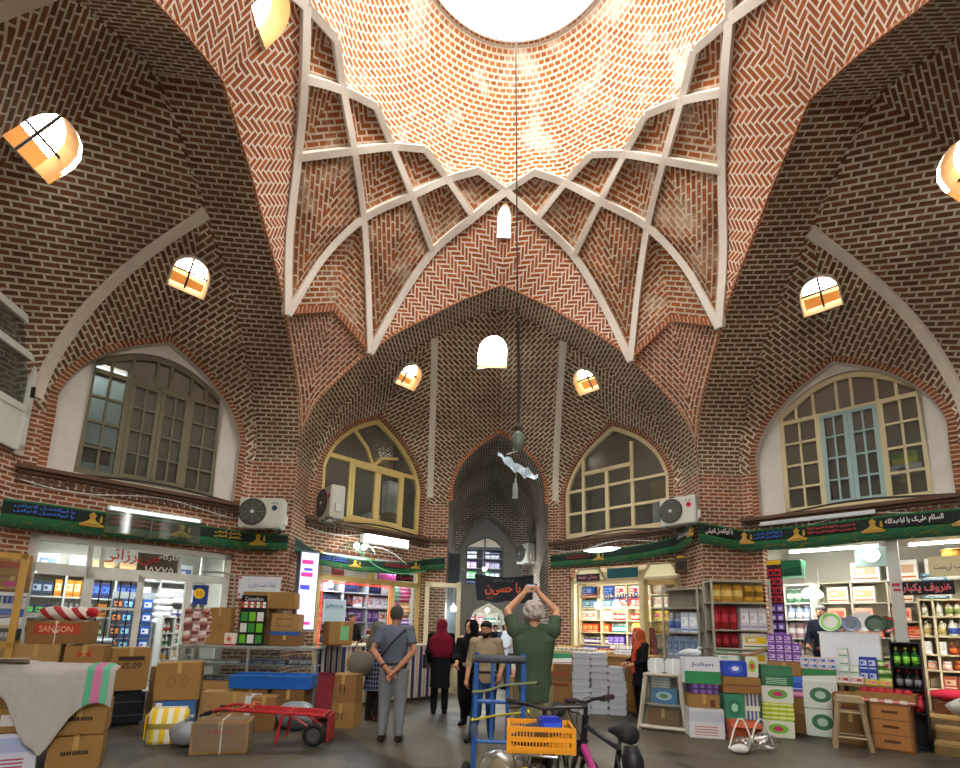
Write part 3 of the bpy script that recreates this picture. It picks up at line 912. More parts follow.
def writing(body, parent, loc, w, h, mat, rot=None, fa=False, name='lettering', bold=.01):
    """flat lettering facing local -y, scaled into w x h"""
    me = text_mesh(body, fa, bold)
    m2 = me.copy(); sx, sy = w/me['w'], h/me['h']
    for v in m2.vertices: v.co = V((v.co.x*sx, 0, v.co.y*sy))
    m2.materials.clear(); m2.materials.append(mat)
    o = bpy.data.objects.new(name, m2); COL.objects.link(o); o.parent = parent; o.location = loc
    if rot is not None: o.rotation_euler = rot
    return o

# ---- packaging materials: printed bands and emblems in the pack's own box coordinates
def pack_mat(c1, c2, c3, kind='band', rough=.45):
    key = ('pack', c1, c2, c3, kind)
    if key in MT: return MT[key]
    n = Nd('printed_' + kind)
    s = n.new('ShaderNodeSeparateXYZ'); n.set(s.inputs[0], n.co('Generated')); x, y, z = s.outputs
    def win(v, a, b): return n.m('MULTIPLY', n.m('GREATER_THAN', v, a), n.m('LESS_THAN', v, b))
    A, B, Cc = hx(c1), hx(c2), hx(c3)
    if kind == 'band': col = n.mix(win(z, .3, .62), A, B); col = n.mix(win(z, .68, .76), col, Cc)
    elif kind == 'half': col = n.mix(n.m('GREATER_THAN', z, n.m('ADD', .42, n.m('MULTIPLY', x, .18))), A, B); col = n.mix(win(z, .1, .17), col, Cc)
    elif kind == 'logo':
        r = n.m('ADD', n.m('POWER', n.m('MULTIPLY', n.m('SUBTRACT', x, .5), 2.4), 2), n.m('POWER', n.m('MULTIPLY', n.m('SUBTRACT', z, .52), 2.6), 2))
        col = n.mix(n.m('LESS_THAN', r, .55), A, B); col = n.mix(n.m('LESS_THAN', r, .14), col, Cc)
    elif kind == 'stripe': col = n.mix(n.m('GREATER_THAN', n.m('FRACT', n.m('MULTIPLY', x, 4)), .5), A, B); col = n.mix(win(z, .42, .58), col, Cc)
    elif kind == 'grid':
        gx = n.m('FRACT', n.m('MULTIPLY', x, 4)); gz = n.m('FRACT', n.m('MULTIPLY', z, 4))
        col = n.mix(n.m('MULTIPLY', n.m('GREATER_THAN', gx, .16), n.m('GREATER_THAN', gz, .25)), A, B); col = n.mix(win(gz, .55, .75), col, Cc)
    else:
        col = n.mix(win(z, .55, .9), A, B)
        ln_ = n.m('MULTIPLY', win(n.m('FRACT', n.m('MULTIPLY', z, 11)), 0, .45), win(z, .1, .45)); col = n.mix(n.m('MULTIPLY', ln_, win(x, .15, .8)), col, Cc)
    MT[key] = n.bsdf(col, rough, spec=.4)
    return MT[key]
CARD = []
for i, (a, v) in enumerate((('#8f6c42', .25), ('#9c7846', .2), ('#7f5e3a', .3), ('#a98758', .2))):
    n = Nd('cardboard'); g = n.co('Object')
    st = n.new('ShaderNodeTexWave'); st.inputs['Scale'].default_value = 60; st.bands_direction = 'X'; n.set(st.inputs[0], g)
    f = n.noise(g, 5, 4, .6)
    col = n.mix(n.m('MULTIPLY', f, v*1.6), hx(a), tuple(x*.5 for x in hx(a))); col = n.mix(n.m('MULTIPLY', st.outputs['Fac'], .08), col, hx('#6b5130'))
    CARD.append(n.bsdf(col, .8, f, spec=.15, bs=.15))
TAPE = plain('parcel_tape', hx('#b99a5c'), .25, .15, 8, spec=.6)
INK = plain('print_ink', hx('#3a2a1c'), .7, .1)
REDINK = plain('print_ink_red', hx('#b3402c'), .7, .1)

def bev_box(name, d, mats, bev=.008, seg=1, parent=None, base=True, jitter=0, mid=None, topm=None):
    """bevelled box standing on z=0, centred in x and y"""
    bm = bmesh.new(); bmesh.ops.create_cube(bm, size=1)
    for v in bm.verts:
        v.co = V((v.co.x*d[0], v.co.y*d[1], (v.co.z+.5)*d[2] if base else v.co.z*d[2]))
        if jitter: v.co += V((random.uniform(-1, 1), random.uniform(-1, 1), 0 if v.co.z < .001 else random.uniform(-1, 1)))*jitter
    if bev: bmesh.ops.bevel(bm, geom=list(bm.edges), offset=min(bev, min(d)*.3), segments=seg, affect='EDGES')
    me = bpy.data.meshes.new(name)
    bm.to_mesh(me); bm.free()
    if not isinstance(mats, (list, tuple)): mats = [mats]
    for m in mats: me.materials.append(m)
    o = bpy.data.objects.new(name, me); COL.objects.link(o)
    if parent: o.parent = parent
    return o
def carton(label, loc, d, rz=0, mat=0, text=None, ink=None, tape=True, cat='cardboard box', group=None, flaps=False, panel=None, tw=.7, th=.3, tz=.5, fa=False, name='cardboard_box'):
    t = thing(name, label, cat, loc, rz, group)
    m = CARD[mat % 4] if isinstance(mat, int) else mat
    bev_box('box_body', d, m, .01, 2, t, jitter=.006)
    if tape:
        b = MB(); w = .05
        b.box((0, 0, d[2]+.003), (w, d[1]*.99, .005)); b.box((0, -d[1]/2-.004, d[2]-.07), (w, .007, .14)); b.build('tape', TAPE, t)
        l = MB(); l.box((0, 0, d[2]+.002), (d[0]*.0+.004, d[1], .002)); 
    else:
        b = MB(); b.box((0, 0, d[2]+.0005), (d[0]*.97, .006, .002)); b.build('seam', INK, t)
    if flaps:
        for sg in (-1, 1):
            f = MB(); f.M = Matrix.Translation((0, sg*d[1]/2, d[2])) @ Matrix.Rotation(sg*R_(-35), 4, 'X')
            f.box((0, sg*d[1]*.22, .003), (d[0]*.98, d[1]*.44, .005)); f.build('flap', m, t)
    if panel:
        c, x0, x1, z0, z1 = panel
        p = MB(); p.box((((x0+x1)/2-.5)*d[0], -d[1]/2-.005, (z0+z1)/2*d[2]), ((x1-x0)*d[0], .008, (z1-z0)*d[2])); p.build('printed_panel', C_(c), t)
    if text: writing(text, t, (0, -d[1]/2-.011, d[2]*tz), d[0]*tw, d[2]*th, ink or INK, fa=fa)
    return t

# ---- small goods, each kind one mesh
GM = {}
def good(kind, d, mats):
    key = (kind, d, tuple(m.name for m in mats))
    if key in GM: return GM[key]
    w, dp, h = d; b = MB()
    r = w/2
    if kind == 'bottle':
        b.lathe([(r*.9, 0), (r, .01), (r, h*.58), (r*.8, h*.68), (r*.36, h*.78), (r*.36, h*.84)], n=10, m=0)
        b.lathe([(r*1.01, h*.15), (r*1.01, h*.5)], n=10, m=1); b.lathe([(r*.42, h*.83), (r*.42, h*.98), (r*.3, h)], n=8, m=2)
    elif kind == 'jar':
        b.lathe([(r*.9, 0), (r, .01), (r, h*.75), (r*.85, h*.8)], n=12, m=0); b.lathe([(r*.92, h*.79), (r*.92, h*.98), (r*.8, h)], n=12, m=2); b.lathe([(r*1.01, h*.2), (r*1.01, h*.6)], n=12, m=1)
    elif kind == 'can':
        b.lathe([(r*.92, 0), (r, h*.03), (r, h*.96), (r*.9, h)], n=12, m=0); b.lathe([(r*1.01, h*.25), (r*1.01, h*.75)], n=12, m=1); b.lathe([(r*.95, h), (r*.8, h*1.005)], n=12, m=2)
    elif kind == 'spray':
        b.lathe([(r*.95, 0), (r, .01), (r, h*.68), (r*.55, h*.76)], n=10, m=0); b.lathe([(r*.6, h*.75), (r*.6, h*.97), (r*.45, h)], n=10, m=2); b.lathe([(r*1.01, h*.2), (r*1.01, h*.55)], n=10, m=1)
    elif kind == 'roll':
        b.M = Matrix.Translation((0, 0, r)) @ Matrix.Rotation(PI/2, 4, 'X') @ Matrix.Translation((0, 0, -dp/2))
        b.lathe([(r*.25, 0), (r, 0), (r, dp), (r*.25, dp)], n=14, m=0); b.lathe([(r*.26, -.001), (r*.26, dp+.001)], n=10, m=1)
    elif kind == 'bag':
        N = 6
        def q(i, j, s): 
            u, v = i/N*2-1, j/N
            pf = (1-abs(u)**3)*(1-abs(v*2-1)**4)
            return (u*w/2*(1-.06*math.sin(v*9)), s*dp/2*pf, v*h)
        for s in (-1, 1):
            for i in range(N):
                for j in range(N):
                    f = [q(i, j, s), q(i+1, j, s), q(i+1, j+1, s), q(i, j+1, s)]
                    if s > 0: f.reverse()
                    b.poly(f, None, 1 if 1 < j < 4 else 0)
        b.box((0, 0, h*.985), (w*.96, .006, .03), 0, 2)
    elif kind == 'deterg':
        b.lathe([(r*.9, 0), (r, .02), (r*.98, h*.5), (r*.75, h*.7), (r*.35, h*.82), (r*.35, h*.86)], n=10, m=0)
        b.lathe([(r*1.01, h*.12), (r*1.0, h*.48)], n=10, m=1); b.lathe([(r*.42, h*.85), (r*.42, h), (.0, h)], n=8, m=2)
        b.tube([(r*.5, 0, h*.78), (r*.95, 0, h*.74), (r*1.05, 0, h*.6), (r*.95, 0, h*.5)], .014, 6, 0)
    elif kind == 'plate':
        b.M = Matrix.Translation((0, 0, r)) @ Matrix.Rotation(R_(80), 4, 'X')
        b.lathe([(0, .004), (r*.6, .004), (r*.95, .02), (r, .022), (r*.95, .012), (r*.6, -.006), (0, -.006)], n=24, m=0); b.lathe([(r*.66, .012), (r*.9, .0235)], n=24, m=1, cap=False); b.lathe([(0, .0055), (r*.55, .0055)], n=24, m=2, cap=False)
    else:   # pack: carton with a raised label panel and a closing flap
        e = .004
        b.box((0, 0, h/2), (w, dp, h), 0, 0); b.box((0, -dp/2-.0015, h*.55), (w*.78, .003, h*.42), 0, 1); b.box((0, -dp*.02, h+.001), (w*.96, dp*.5, .002), 0, 2); b.box((0, -dp/2-.0025, h*.14), (w*.9, .002, h*.09), 0, 2); b.box((-w*.16, -dp/2-.0035, h*.55), (w*.3, .002, h*.2), 0, 0)
    me_o = b.build(kind, list(mats)); me = me_o.data; bpy.data.objects.remove(me_o)
    if kind in ('bottle', 'jar', 'can', 'spray', 'roll', 'deterg', 'plate', 'bag'):
        me.polygons.foreach_set('use_smooth', [True]*len(me.polygons))
    GM[key] = me; return me
NAMES = {'pack': ('packet', 'packet'), 'bottle': ('bottle', 'bottle'), 'jar': ('jar', 'jar'), 'can': ('tin_can', 'can'), 'spray': ('spray_can', 'spray can'), 'roll': ('paper_roll', 'roll'),
         'bag': ('product_bag', 'bag'), 'deterg': ('detergent_bottle', 'bottle'), 'plate': ('plate', 'plate')}
def put_good(me, kind, loc, rz, label, group=None, name=None, cat=None):
    nm, ct = NAMES[kind]
    o = bpy.data.objects.new(name or nm, me); COL.objects.link(o); o.location = loc; o.rotation_euler = (0, 0, rz)
    return tag(o, label, cat or ct, group)
UPS = []
def row(M, rz, a0, a1, y, z, specs, where, seed=0, stack=1, gap=.008):
    """fill a shelf from a0 to a1 with runs of goods; specs: (kind, dims, mats, count, phrase)"""
    rnd = random.Random(seed); a = a0; i = 0
    while True:
        kind, d, mats, cnt, ph = specs[i % len(specs)]
        if i >= len(specs) and rnd.random() < .25: pass
        if i >= len(specs): break
        me = good(kind, d, mats)
        gname = '%s %s' % (ph[0].upper() + ph[1:] + 's', where) if 0 else None
        for k in range(cnt):
            hmax = 9
            for m_, y0_, y1_, us, zs_ in UPS:
                if m_ is M and y0_ - .02 < y < y1_ + .02:
                    for u in us:
                        if a < u + .02 and a + d[0] > u - .02: a = u + .022
                    hh = [q - z for q in zs_ if q > z + .05]
                    if hh: hmax = min(hmax, min(hh) - .025)
            if a + d[0] > a1 + .001: break
            for s_ in range(stack if kind == 'pack' else 1):
                lab = '%s %s' % (ph, where)
                o = put_good(me, kind, M @ V((a + d[0]/2, y + rnd.uniform(-.008, .008), z + s_*d[2]*1.003)), rz + rnd.uniform(-.03, .03), lab, 'the ' + ph + ' run ' + where)
                if d[2] > hmax: o.scale.z = hmax/d[2]
            a += d[0] + gap
        a += .015; i += 1
        if a >= a1: break
def PM(*c, rough=.4): return tuple(C_(x, rough) for x in c)
# ------------------------------------------------------------------ shop rooms
SHOPW = plain('shop_wall_white', hx('#bcbab0'), .7, .12, 3)
SHOPF = plain('shop_tile_floor', hx('#9a948a'), .4, .2, 2)
def shop_room(side, F, a0, a1, d, zf, zt, y0=.3, wallm=None):
    r = MB(); r.M = F.M
    r.poly([(a0, d, zf), (a1, d, zf), (a1, d, zt), (a0, d, zt)]); r.poly([(a0, y0, zf), (a0, d, zf), (a0, d, zt), (a0, y0, zt)]); r.poly([(a1, d, zf), (a1, y0, zf), (a1, y0, zt), (a1, d, zt)])
    r.poly([(a0, y0, zt), (a0, d, zt), (a1, d, zt), (a1, y0, zt)]); r.poly([(a0, y0, zf), (a1, y0, zf), (a1, d, zf), (a0, d, zf)], None, 1)
    r.poly([(a0, y0, 0), (a1, y0, 0), (a1, y0, zf), (a0, y0, zf)], None, 1)
    return struct(r.build('wall_shop_'+side, [wallm or SHOPW, SHOPF]))
def emp(F, a=0, y=0, z=0, name='e', rz=0):
    o = bpy.data.objects.new(name, None); COL.objects.link(o); o.empty_display_size = .1
    o.matrix_world = F.M @ Matrix.Translation((a, y, z)) @ Matrix.Rotation(rz, 4, 'Z'); return o
def lamp_glow(name, label, loc, r, power, col=(1, .97, .9), es=40):
    """compact fluorescent bulb: cap and glowing tube"""
    t = thing(name, label, 'lamp', loc)
    b = MB(); b.lathe([(r*.35, r*.9), (r*.45, r*1.3), (r*.3, r*1.9), (.0, r*1.9)], n=10); b.tube([(0, 0, r*1.9), (0, 0, r*1.9+.35)], .006, 5); b.build('lamp_cap', C_('#e6e6e0'), t)
    g = MB(); g.lathe([(0, -r), (r*.6, -r*.85), (r, -r*.2), (r*.95, r*.3), (r*.5, r*.85), (.0, r*.95)], n=14)
    k = ('glow', col, es)
    if k not in MT: MT[k] = glow('lamp_glow', col, es)
    g.build('glowing_bulb', MT[k], t, smooth=True)
    point('bulb_light', V(loc)-V((0, 0, r*1.3)), power, .07, col)
    return t
def tube_lamp(name, label, F, a0, a1, y, z, power, es=25, h=.05, col=(.93, .98, 1)):
    t = thing(name, label, 'lamp', F.M @ V(((a0+a1)/2, y, z)), F.rz)
    L = a1-a0
    b = MB(); b.box((0, 0, h*.9), (L, .07, .04)); b.box((-L/2, 0, .01), (.03, .05, .07)); b.box((L/2, 0, .01), (.03, .05, .07)); b.build('lamp_fixture', C_('#dfe0dc'), t)
    g = MB(); g.tube([(-L/2, 0, 0), (L/2, 0, 0)], h*.4, 8)
    k = ('glow', col, es)
    if k not in MT: MT[k] = glow('lamp_glow', col, es)
    g.build('glowing_tube', MT[k], t)
    o = area('tube_light', F.M @ V(((a0+a1)/2, y, z-.06)), F.M @ V(((a0+a1)/2, y, z-2)), L, .08, power, col); o.rotation_euler.z = o.rotation_euler.z
    return t
# ===== left shop: white timber shopfront with transom lights =====
F = FL_L
shop_room('left', F, .05, 3.3, 2.4, .38, 2.95)
FRW = plain('painted_frame_white', hx('#c9cdc4'), .55, .25, 6)
def shopfront(n, F, y, segs, mat, name='shopfront_frame', glass=None, w=.07):
    o = bpy.data.objects.new('window_%d' % n, None); COL.objects.link(o); o.matrix_world = F.M @ Matrix.Translation((0, y, 0)); o['kind'] = 'structure'
    f = MB()
    for s_ in segs: bars2(f, [s_[:4]], s_[4] if len(s_) > 4 else w, .08)
    f.build(name, mat, o)
    for k, g_ in enumerate(glass or []):
        g = MB(); g.poly([(g_[0], .01, g_[1]), (g_[2], .01, g_[1]), (g_[2], .01, g_[3]), (g_[0], .01, g_[3])]); g.build('glass', GL_CLEAR, o)
    return o
sfl = shopfront(20, F, .12, [(.3, .38, .3, 2.76, .12), (3.02, .38, 3.02, 2.76, .12), (.3, 2.72, 3.02, 2.72, .1), (.3, 2.28, 3.02, 2.28, .13), (1.0, .4, 1.0, 2.28, .1), (2.42, .4, 2.42, 2.28, .1),
    (.98, 2.3, .98, 2.72, .06), (1.14, 2.3, 1.14, 2.72, .05), (2.24, 2.3, 2.24, 2.72, .05), (2.6, 2.3, 2.6, 2.72, .04), (.36, 1.14, 1.0, 1.14, .1), (.36, .42, 1.0, .42, .1), (.36, 1.58, 1.0, 1.58, .05), (.42, 2.2, .98, 2.2, .05),
    (2.42, 1.62, 3.0, 1.62, .05), (2.42, .8, 3.0, .8, .08), (2.68, .8, 2.68, 1.62, .03), (.3, .5, 3.02, .5, .04)], FRW,
    glass=[(.36, 1.18, .98, 2.22), (.36, 2.34, 3.0, 2.68), (2.46, .84, 3.0, 2.22)])
# open door leaf, barred
o = bpy.data.objects.new('door_1', None); COL.objects.link(o); o.matrix_world = F.M @ Matrix.Translation((1.03, .08, .42)) @ Matrix.Rotation(R_(-6), 4, 'Z'); o['kind'] = 'structure'
d = MB(); bars2(d, [(.0, 0, .0, 1.8), (.66, 0, .66, 1.8), (0, 1.77, .66, 1.77), (0, .06, .66, .06), (0, .5, .66, .5)], .09, .05); d.box((.33, 0, .28), (.6, .03, .4)); bars2(d, [(0, 1.28, .66, 1.28)], .04, .04); d.build('door_frame', FRW, o)
d = MB()
for k in range(1, 5): d.tube([(.66*k/5, 0, .5), (.66*k/5, 0, 1.77)], .009, 6)
d.build('door_bars', IRON, o)
d = MB(); d.poly([(.04, .02, .52), (.62, .02, .52), (.62, .02, 1.74), (.04, .02, 1.74)]); d.build('glass', GL_CLEAR, o)
sg = thing('window_lettering', 'red and white shop name lettered on the left shop transom glass', 'sign', F.M @ V((1.7, .1, 2.5)), F.rz)
writing('میرزائی', sg, (-.18, 0, .06), .8, .26, C_('#b02a25', .5), fa=True, name='red_lettering')
writing('کارگاه', sg, (.36, 0, .1), .3, .12, C_('#d9d3cc', .5), fa=True, name='white_lettering')
writing('۱۸۷۷۵', sg, (.24, 0, -.12), .42, .1, C_('#e6dedc', .5), fa=False, name='number_lettering')
t_ = thing('brown_board', 'dark brown board behind the lettered transom of the left shop', 'board', F.M @ V((1.95, .24, 2.34)), F.rz)
b = MB(); b.box((0, 0, .16), (.62, .03, .3)); b.build('board_panel', C_('#4c3a2a'), t_); b = MB(); bars2(b, [(-.31, .02, .31, .02), (-.31, .3, .31, .3)], .02, .04); b.build('board_edging', C_('#33281f'), t_)
tube_lamp('ceiling_tube', 'white fluorescent tube on the left shop ceiling', F, .5, 2.8, 1.2, 2.85, 60)
# shelving at the back and right of the left shop
def shelf_unit(label, F, a0, a1, y0, y1, z0, zs, uprights, mat, name='shelf_unit', back=True, rz=0):
    t = thing(name, label, 'shelf', F.M @ V((a0, y0, z0)), F.rz)
    UPS.append((F.M, y0, y1, uprights, zs))
    for u in uprights:
        b = MB(); b.box((u-a0, (y1-y0)/2, (zs[-1]-z0)/2+.015), (.03, y1-y0, zs[-1]-z0+.03)); b.build('side_panel', mat, t)
    for z in zs:
        b = MB(); b.box(((a1-a0)/2, (y1-y0)/2, z-z0), (a1-a0, y1-y0, .025)); b.build('shelf_board', mat, t)
    if back:
        b = MB(); b.box(((a1-a0)/2, y1-y0-.006, (zs[-1]-z0)/2), (a1-a0, .012, zs[-1]-z0)); b.build('back_panel', mat, t)
    return t
WH = C_('#c2c4be', .6); WOODL = C_('#c4ad82', .6)
shelf_unit('white shelf unit along the back wall of the left shop', F, .15, 3.2, 2.0, 2.38, .4, [.45, .85, 1.2, 1.55, 1.9, 2.3], (.17, .95, 1.7, 2.45, 3.18), WH)
shelf_unit('white pigeonhole shelf inside the left shop doorway', F, 2.3, 2.75, 1.0, 1.35, .4, [.8, 1.05, 1.3, 1.6], (2.32, 2.52, 2.73), WH)
sh = 'of the left shop'
row(F.M, F.rz, .2, 3.15, 2.16, 2.315, [('pack', (.3, .25, .35), PM('#e8e8e4', '#7f9bc0', '#d0d0cc'), 3, 'white and pale blue carton'), ('pack', (.35, .25, .3), PM('#b08a5a', '#caa36b', '#9c7b50'), 2, 'plain brown carton'), ('pack', (.26, .25, .36), PM('#dfe7ef', '#3e62a8', '#eeeeee'), 5, 'white carton with blue front')], 'on the top shelf ' + sh, 1)
row(F.M, F.rz, .2, 3.15, 2.14, 1.915, [('pack', (.14, .2, .26), PM('#2b3c52', '#9fb3c4', '#222222'), 4, 'dark blue gadget box'), ('pack', (.1, .2, .3), PM('#d98b2a', '#f0e0b0', '#b06018'), 4, 'orange packet'), ('pack', (.16, .2, .28), PM('#1f2f6a', '#3b6bd0', '#101838'), 4, 'royal blue box'), ('pack', (.22, .2, .26), PM('#f2f2f0', '#d8d8e6', '#ffffff'), 4, 'plain white box')], 'on the upper shelf ' + sh, 2)
row(F.M, F.rz, .2, 3.15, 2.14, 1.565, [('pack', (.12, .2, .2), PM('#23324a', '#48d05a', '#162030'), 5, 'navy blister pack with green panel'), ('spray', (.07, .07, .24), PM('#e0e0e0', '#3c8a4a', '#dddddd'), 7, 'white spray can with green label'), ('pack', (.16, .2, .24), PM('#cf7a2c', '#2b2b40', '#8a4a20'), 4, 'black and orange boxed toy'), ('jar', (.12, .12, .2), PM('#dfe6e8', '#6a5a9a', '#f0f0f0'), 6, 'white jar with violet label')], 'on the eye level shelf ' + sh, 3)
row(F.M, F.rz, .2, 3.15, 2.14, 1.215, [('pack', (.18, .2, .22), PM('#7b8f9e', '#20303c', '#d8d8d8'), 4, 'grey boxed gadget'), ('bottle', (.08, .08, .25), PM('#3f7a50', '#e8e8d0', '#e0e0e0'), 8, 'green bottle'), ('pack', (.2, .2, .22), PM('#e9d9c0', '#c03a3a', '#f0f0f0'), 5, 'cream packet with red label')], 'on the middle shelf ' + sh, 4)
row(F.M, F.rz, .2, 3.15, 2.14, .865, [('pack', (.22, .22, .24), PM('#3a4f66', '#8da0b0', '#2a3038'), 5, 'slate blue carton'), ('pack', (.26, .22, .26), PM('#d5cdb8', '#a05a3a', '#c8c0a8'), 6, 'beige carton')], 'on the low shelf ' + sh, 5)
for k, (z_, c) in enumerate(((.815, '#d8a030'), (1.065, '#3f8f5f'), (1.315, '#b84a3a'))):
    row(F.M, F.rz, 2.34, 2.52, 1.12, z_, [('bottle', (.06, .06, .2), PM('#e8e8e4', c, '#f0f0f0'), 3, 'small white bottle with %s label' % ('amber', 'green', 'red')[k])], 'in the pigeonhole inside the left shop', 6+k)
    row(F.M, F.rz, 2.54, 2.73, 1.12, z_, [('pack', (.08, .1, .18), PM('#f0f0ea', c, '#ffffff'), 2, 'slim white packet with %s label' % ('amber', 'green', 'red')[k])], 'in the right pigeonhole inside the left shop', 9+k)
# hanging blister cards in the doorway (dark blue / white tools) 
hk = 0
for c_, rows_ in enumerate(('#1c2a46', '#27407c', '#1f2f3c', '#2d5db0')):
    me = good('pack', (.15, .03, .22), PM(rows_, ('#d07a2a', '#8fd0e0', '#b090d0', '#e0e0e0')[c_], '#303030'))
    for k in range(4):
        put_good(me, 'pack', F.M @ V((1.72 + c_*.16, 1.7, .95 + k*.25)), F.rz, '%s blister card hung on the pegboard in the left shop doorway' % ('navy', 'mid blue', 'dark grey', 'bright blue')[c_], 'the %s blister cards in the left shop doorway' % ('navy', 'mid blue', 'dark grey', 'bright blue')[c_], 'blister_card', 'blister card')
t = thing('pegboard', 'grey pegboard panel with blister cards in the left shop doorway', 'pegboard', F.M @ V((1.64, 1.73, .8)), F.rz)
b = MB(); b.box((.34, .01, .6), (.72, .02, 1.3)); b.build('board', C_('#8f9597'), t)
b = MB()
for i in range(5):
    for j in range(8): b.tube([(.06+i*.14, 0, .1+j*.15), (.06+i*.14, -.02, .1+j*.15)], .004, 5)
b.build('hooks', IRON, t)
t = thing('folded_towels', 'stack of folded white towels hanging beside the left shop pegboard', 'towels', F.M @ V((2.42, 1.5, 1.45)), F.rz)
for k in range(5):
    b = MB(); b.box((random.uniform(-.02, .02), 0, .07+k*.12), (.3, .2, .1)); ob_ = b.build('towel', C_('#e4e6ea', .9), t)
    ob_.modifiers.new('b', 'BEVEL').width = .04
t = thing('poster', 'blue poster with yellow disc on the left shop side window', 'poster', F.M @ V((2.62, .08, 2.0)), F.rz)
b = MB(); b.box((0, 0, 0), (.24, .01, .34)); b.build('poster_sheet', C_('#1f3f86'), t); b = MB(); b.lathe([(0, 0), (.09, 0), (.09, .006), (0, .006)], M=Matrix.Rotation(PI/2, 3, 'X'), n=20, c=(-.03, -.006, .02)); b.build('yellow_disc', C_('#e8c020'), t); writing('50', t, (-.03, -.014, .02), .1, .08, C_('#b04a20'))
t = thing('scarf_stack', 'stack of folded blue and grey cloths behind the barred door', 'cloths', F.M @ V((1.35, .7, .92)), F.rz)
for k, c_ in enumerate(('#3a5876', '#8aa0b4', '#2f4a66', '#b9c6d0')):
    b = MB(); b.box((0, 0, .04+k*.075), (.5-.03*k, .3, .07)); ob_ = b.build('folded_cloth', C_(c_, .9), t); ob_.modifiers.new('b', 'BEVEL').width = .03
t = thing('shop_counter', 'white shop counter inside the left shop behind the barred door', 'counter', F.M @ V((.3, .75, .39)), F.rz)
b = MB(); b.box((.75, 0, .25), (1.2, .45, .5)); b.build('counter_body', WH, t); b = MB(); b.box((.75, 0, .52), (1.3, .5, .04)); b.build('counter_top', C_('#b8b4a8'), t)

# ===== far left shop: counter with striped cloth =====
F = FL_FL
shop_room('far_left', F, .1, 3.3, 1.5, .1, 3.1)
sff = shopfront(21, F, .1, [(.42, .1, .42, 3.05, .1), (2.3, .1, 2.3, 2.5, .12), (3.08, .1, 3.08, 3.0, .12), (.42, 2.52, 3.1, 2.52, .12), (1.72, 2.52, 1.72, 3.0, .12), (.42, 1.12, 3.1, 1.12, .06)], PW_F, glass=[(.45, 2.6, 3.05, 3.04)])
t = thing('neon_border', 'orange red light border around the far left shop window', 'light strip', F.M @ V((.5, .05, 1.16)), F.rz)
b = MB(); b.tube([(0, 0, 0), (0, 0, 1.26), (1.72, 0, 1.26), (1.72, 0, 0)], .016, 6); MT['neon'] = glow('neon_red', hx('#e0361c'), 2.5); b.build('light_tube', MT['neon'], t)
b = MB()
for k in range(5): b.box((.35*k, .02, 1.26), (.03, .03, .04))
b.build('clip', C_('#cfc8b0'), t)
sg = thing('glass_lettering', 'orange red shop lettering on the far left shop window', 'sign', F.M @ V((1.42, .06, 2.1)), F.rz); writing('(رضایی)', sg, (0, 0, 0), .62, .24, C_('#e04a2c', .5), fa=True, name='red_lettering')
sg = thing('notice_board', 'pale blue board with phone number in the far left shop window', 'sign', F.M @ V((.78, .0, 1.55)), F.rz)
b = MB(); b.box((0, 0, .25), (.5, .03, .5)); b.build('board', C_('#a8c0cc'), sg); b = MB(); bars2(b, [(-.25, 0, .25, 0), (-.25, .5, .25, .5), (-.25, 0, -.25, .5), (.25, 0, .25, .5)], .025, .04); b.build('board_frame', C_('#c9d4d8'), sg); writing('۵۳۹۶۲۰۷', sg, (0, -.025, .36), .4, .09, C_('#26346e'), fa=False)
sg = thing('red_name_plate', 'small black plate with red lettering above the purple packs', 'sign', F.M @ V((2.62, .04, 2.68)), F.rz)
b = MB(); b.box((0, 0, 0), (.5, .03, .17)); b.build('plate', C_('#1c1416'), sg); writing('پلاستیک', sg, (0, -.02, 0), .42, .12, C_('#d0423a'), fa=True)
shelf_unit('tall white shelf unit at the back of the far left shop', F, .2, 3.25, 1.05, 1.48, .1, [.9, 1.25, 1.6, 1.95, 2.3, 2.65], (.22, .9, 1.6, 2.28, 3.23), C_('#a8b0b8', .6))
sh = 'of the far left shop'
row(F.M, F.rz, .25, 3.2, 1.25, 1.265, [('pack', (.2, .2, .28), PM('#c8d8e0', '#e8eef0', '#90b0c0'), 4, 'pale blue box'), ('bottle', (.09, .09, .28), PM('#e8e0d0', '#b04a3a', '#f0f0f0'), 14, 'cream bottle with red label')], 'on the low shelf ' + sh, 11)
row(F.M, F.rz, .25, 3.2, 1.25, 1.615, [('pack', (.26, .2, .26), PM('#e0e8ee', '#5a78b8', '#f4f4f4'), 4, 'white box with blue panel'), ('pack', (.18, .2, .28), PM('#6a4a9a', '#b8a0d8', '#503078'), 5, 'purple box'), ('pack', (.2, .2, .26), PM('#e8e4dc', '#c06a40', '#ffffff'), 4, 'white box with orange panel')], 'on the middle shelf ' + sh, 12)
row(F.M, F.rz, .25, 3.2, 1.25, 1.965, [('pack', (.3, .2, .28), PM('#26324a', '#3a4a66', '#18202e'), 5, 'navy carton'), ('pack', (.24, .2, .26), PM('#e8ecf0', '#a8b8c4', '#f0f0f0'), 6, 'white and grey carton')], 'on the upper shelf ' + sh, 13)
row(F.M, F.rz, .25, 3.2, 1.25, 2.315, [('pack', (.4, .25, .28), PM('#1f2c48', '#2e4070', '#18203a'), 4, 'dark blue crate'), ('pack', (.3, .25, .28), PM('#dfe3e6', '#f4f4f4', '#c0c8cc'), 5, 'plain white carton')], 'on the top shelf ' + sh, 14)
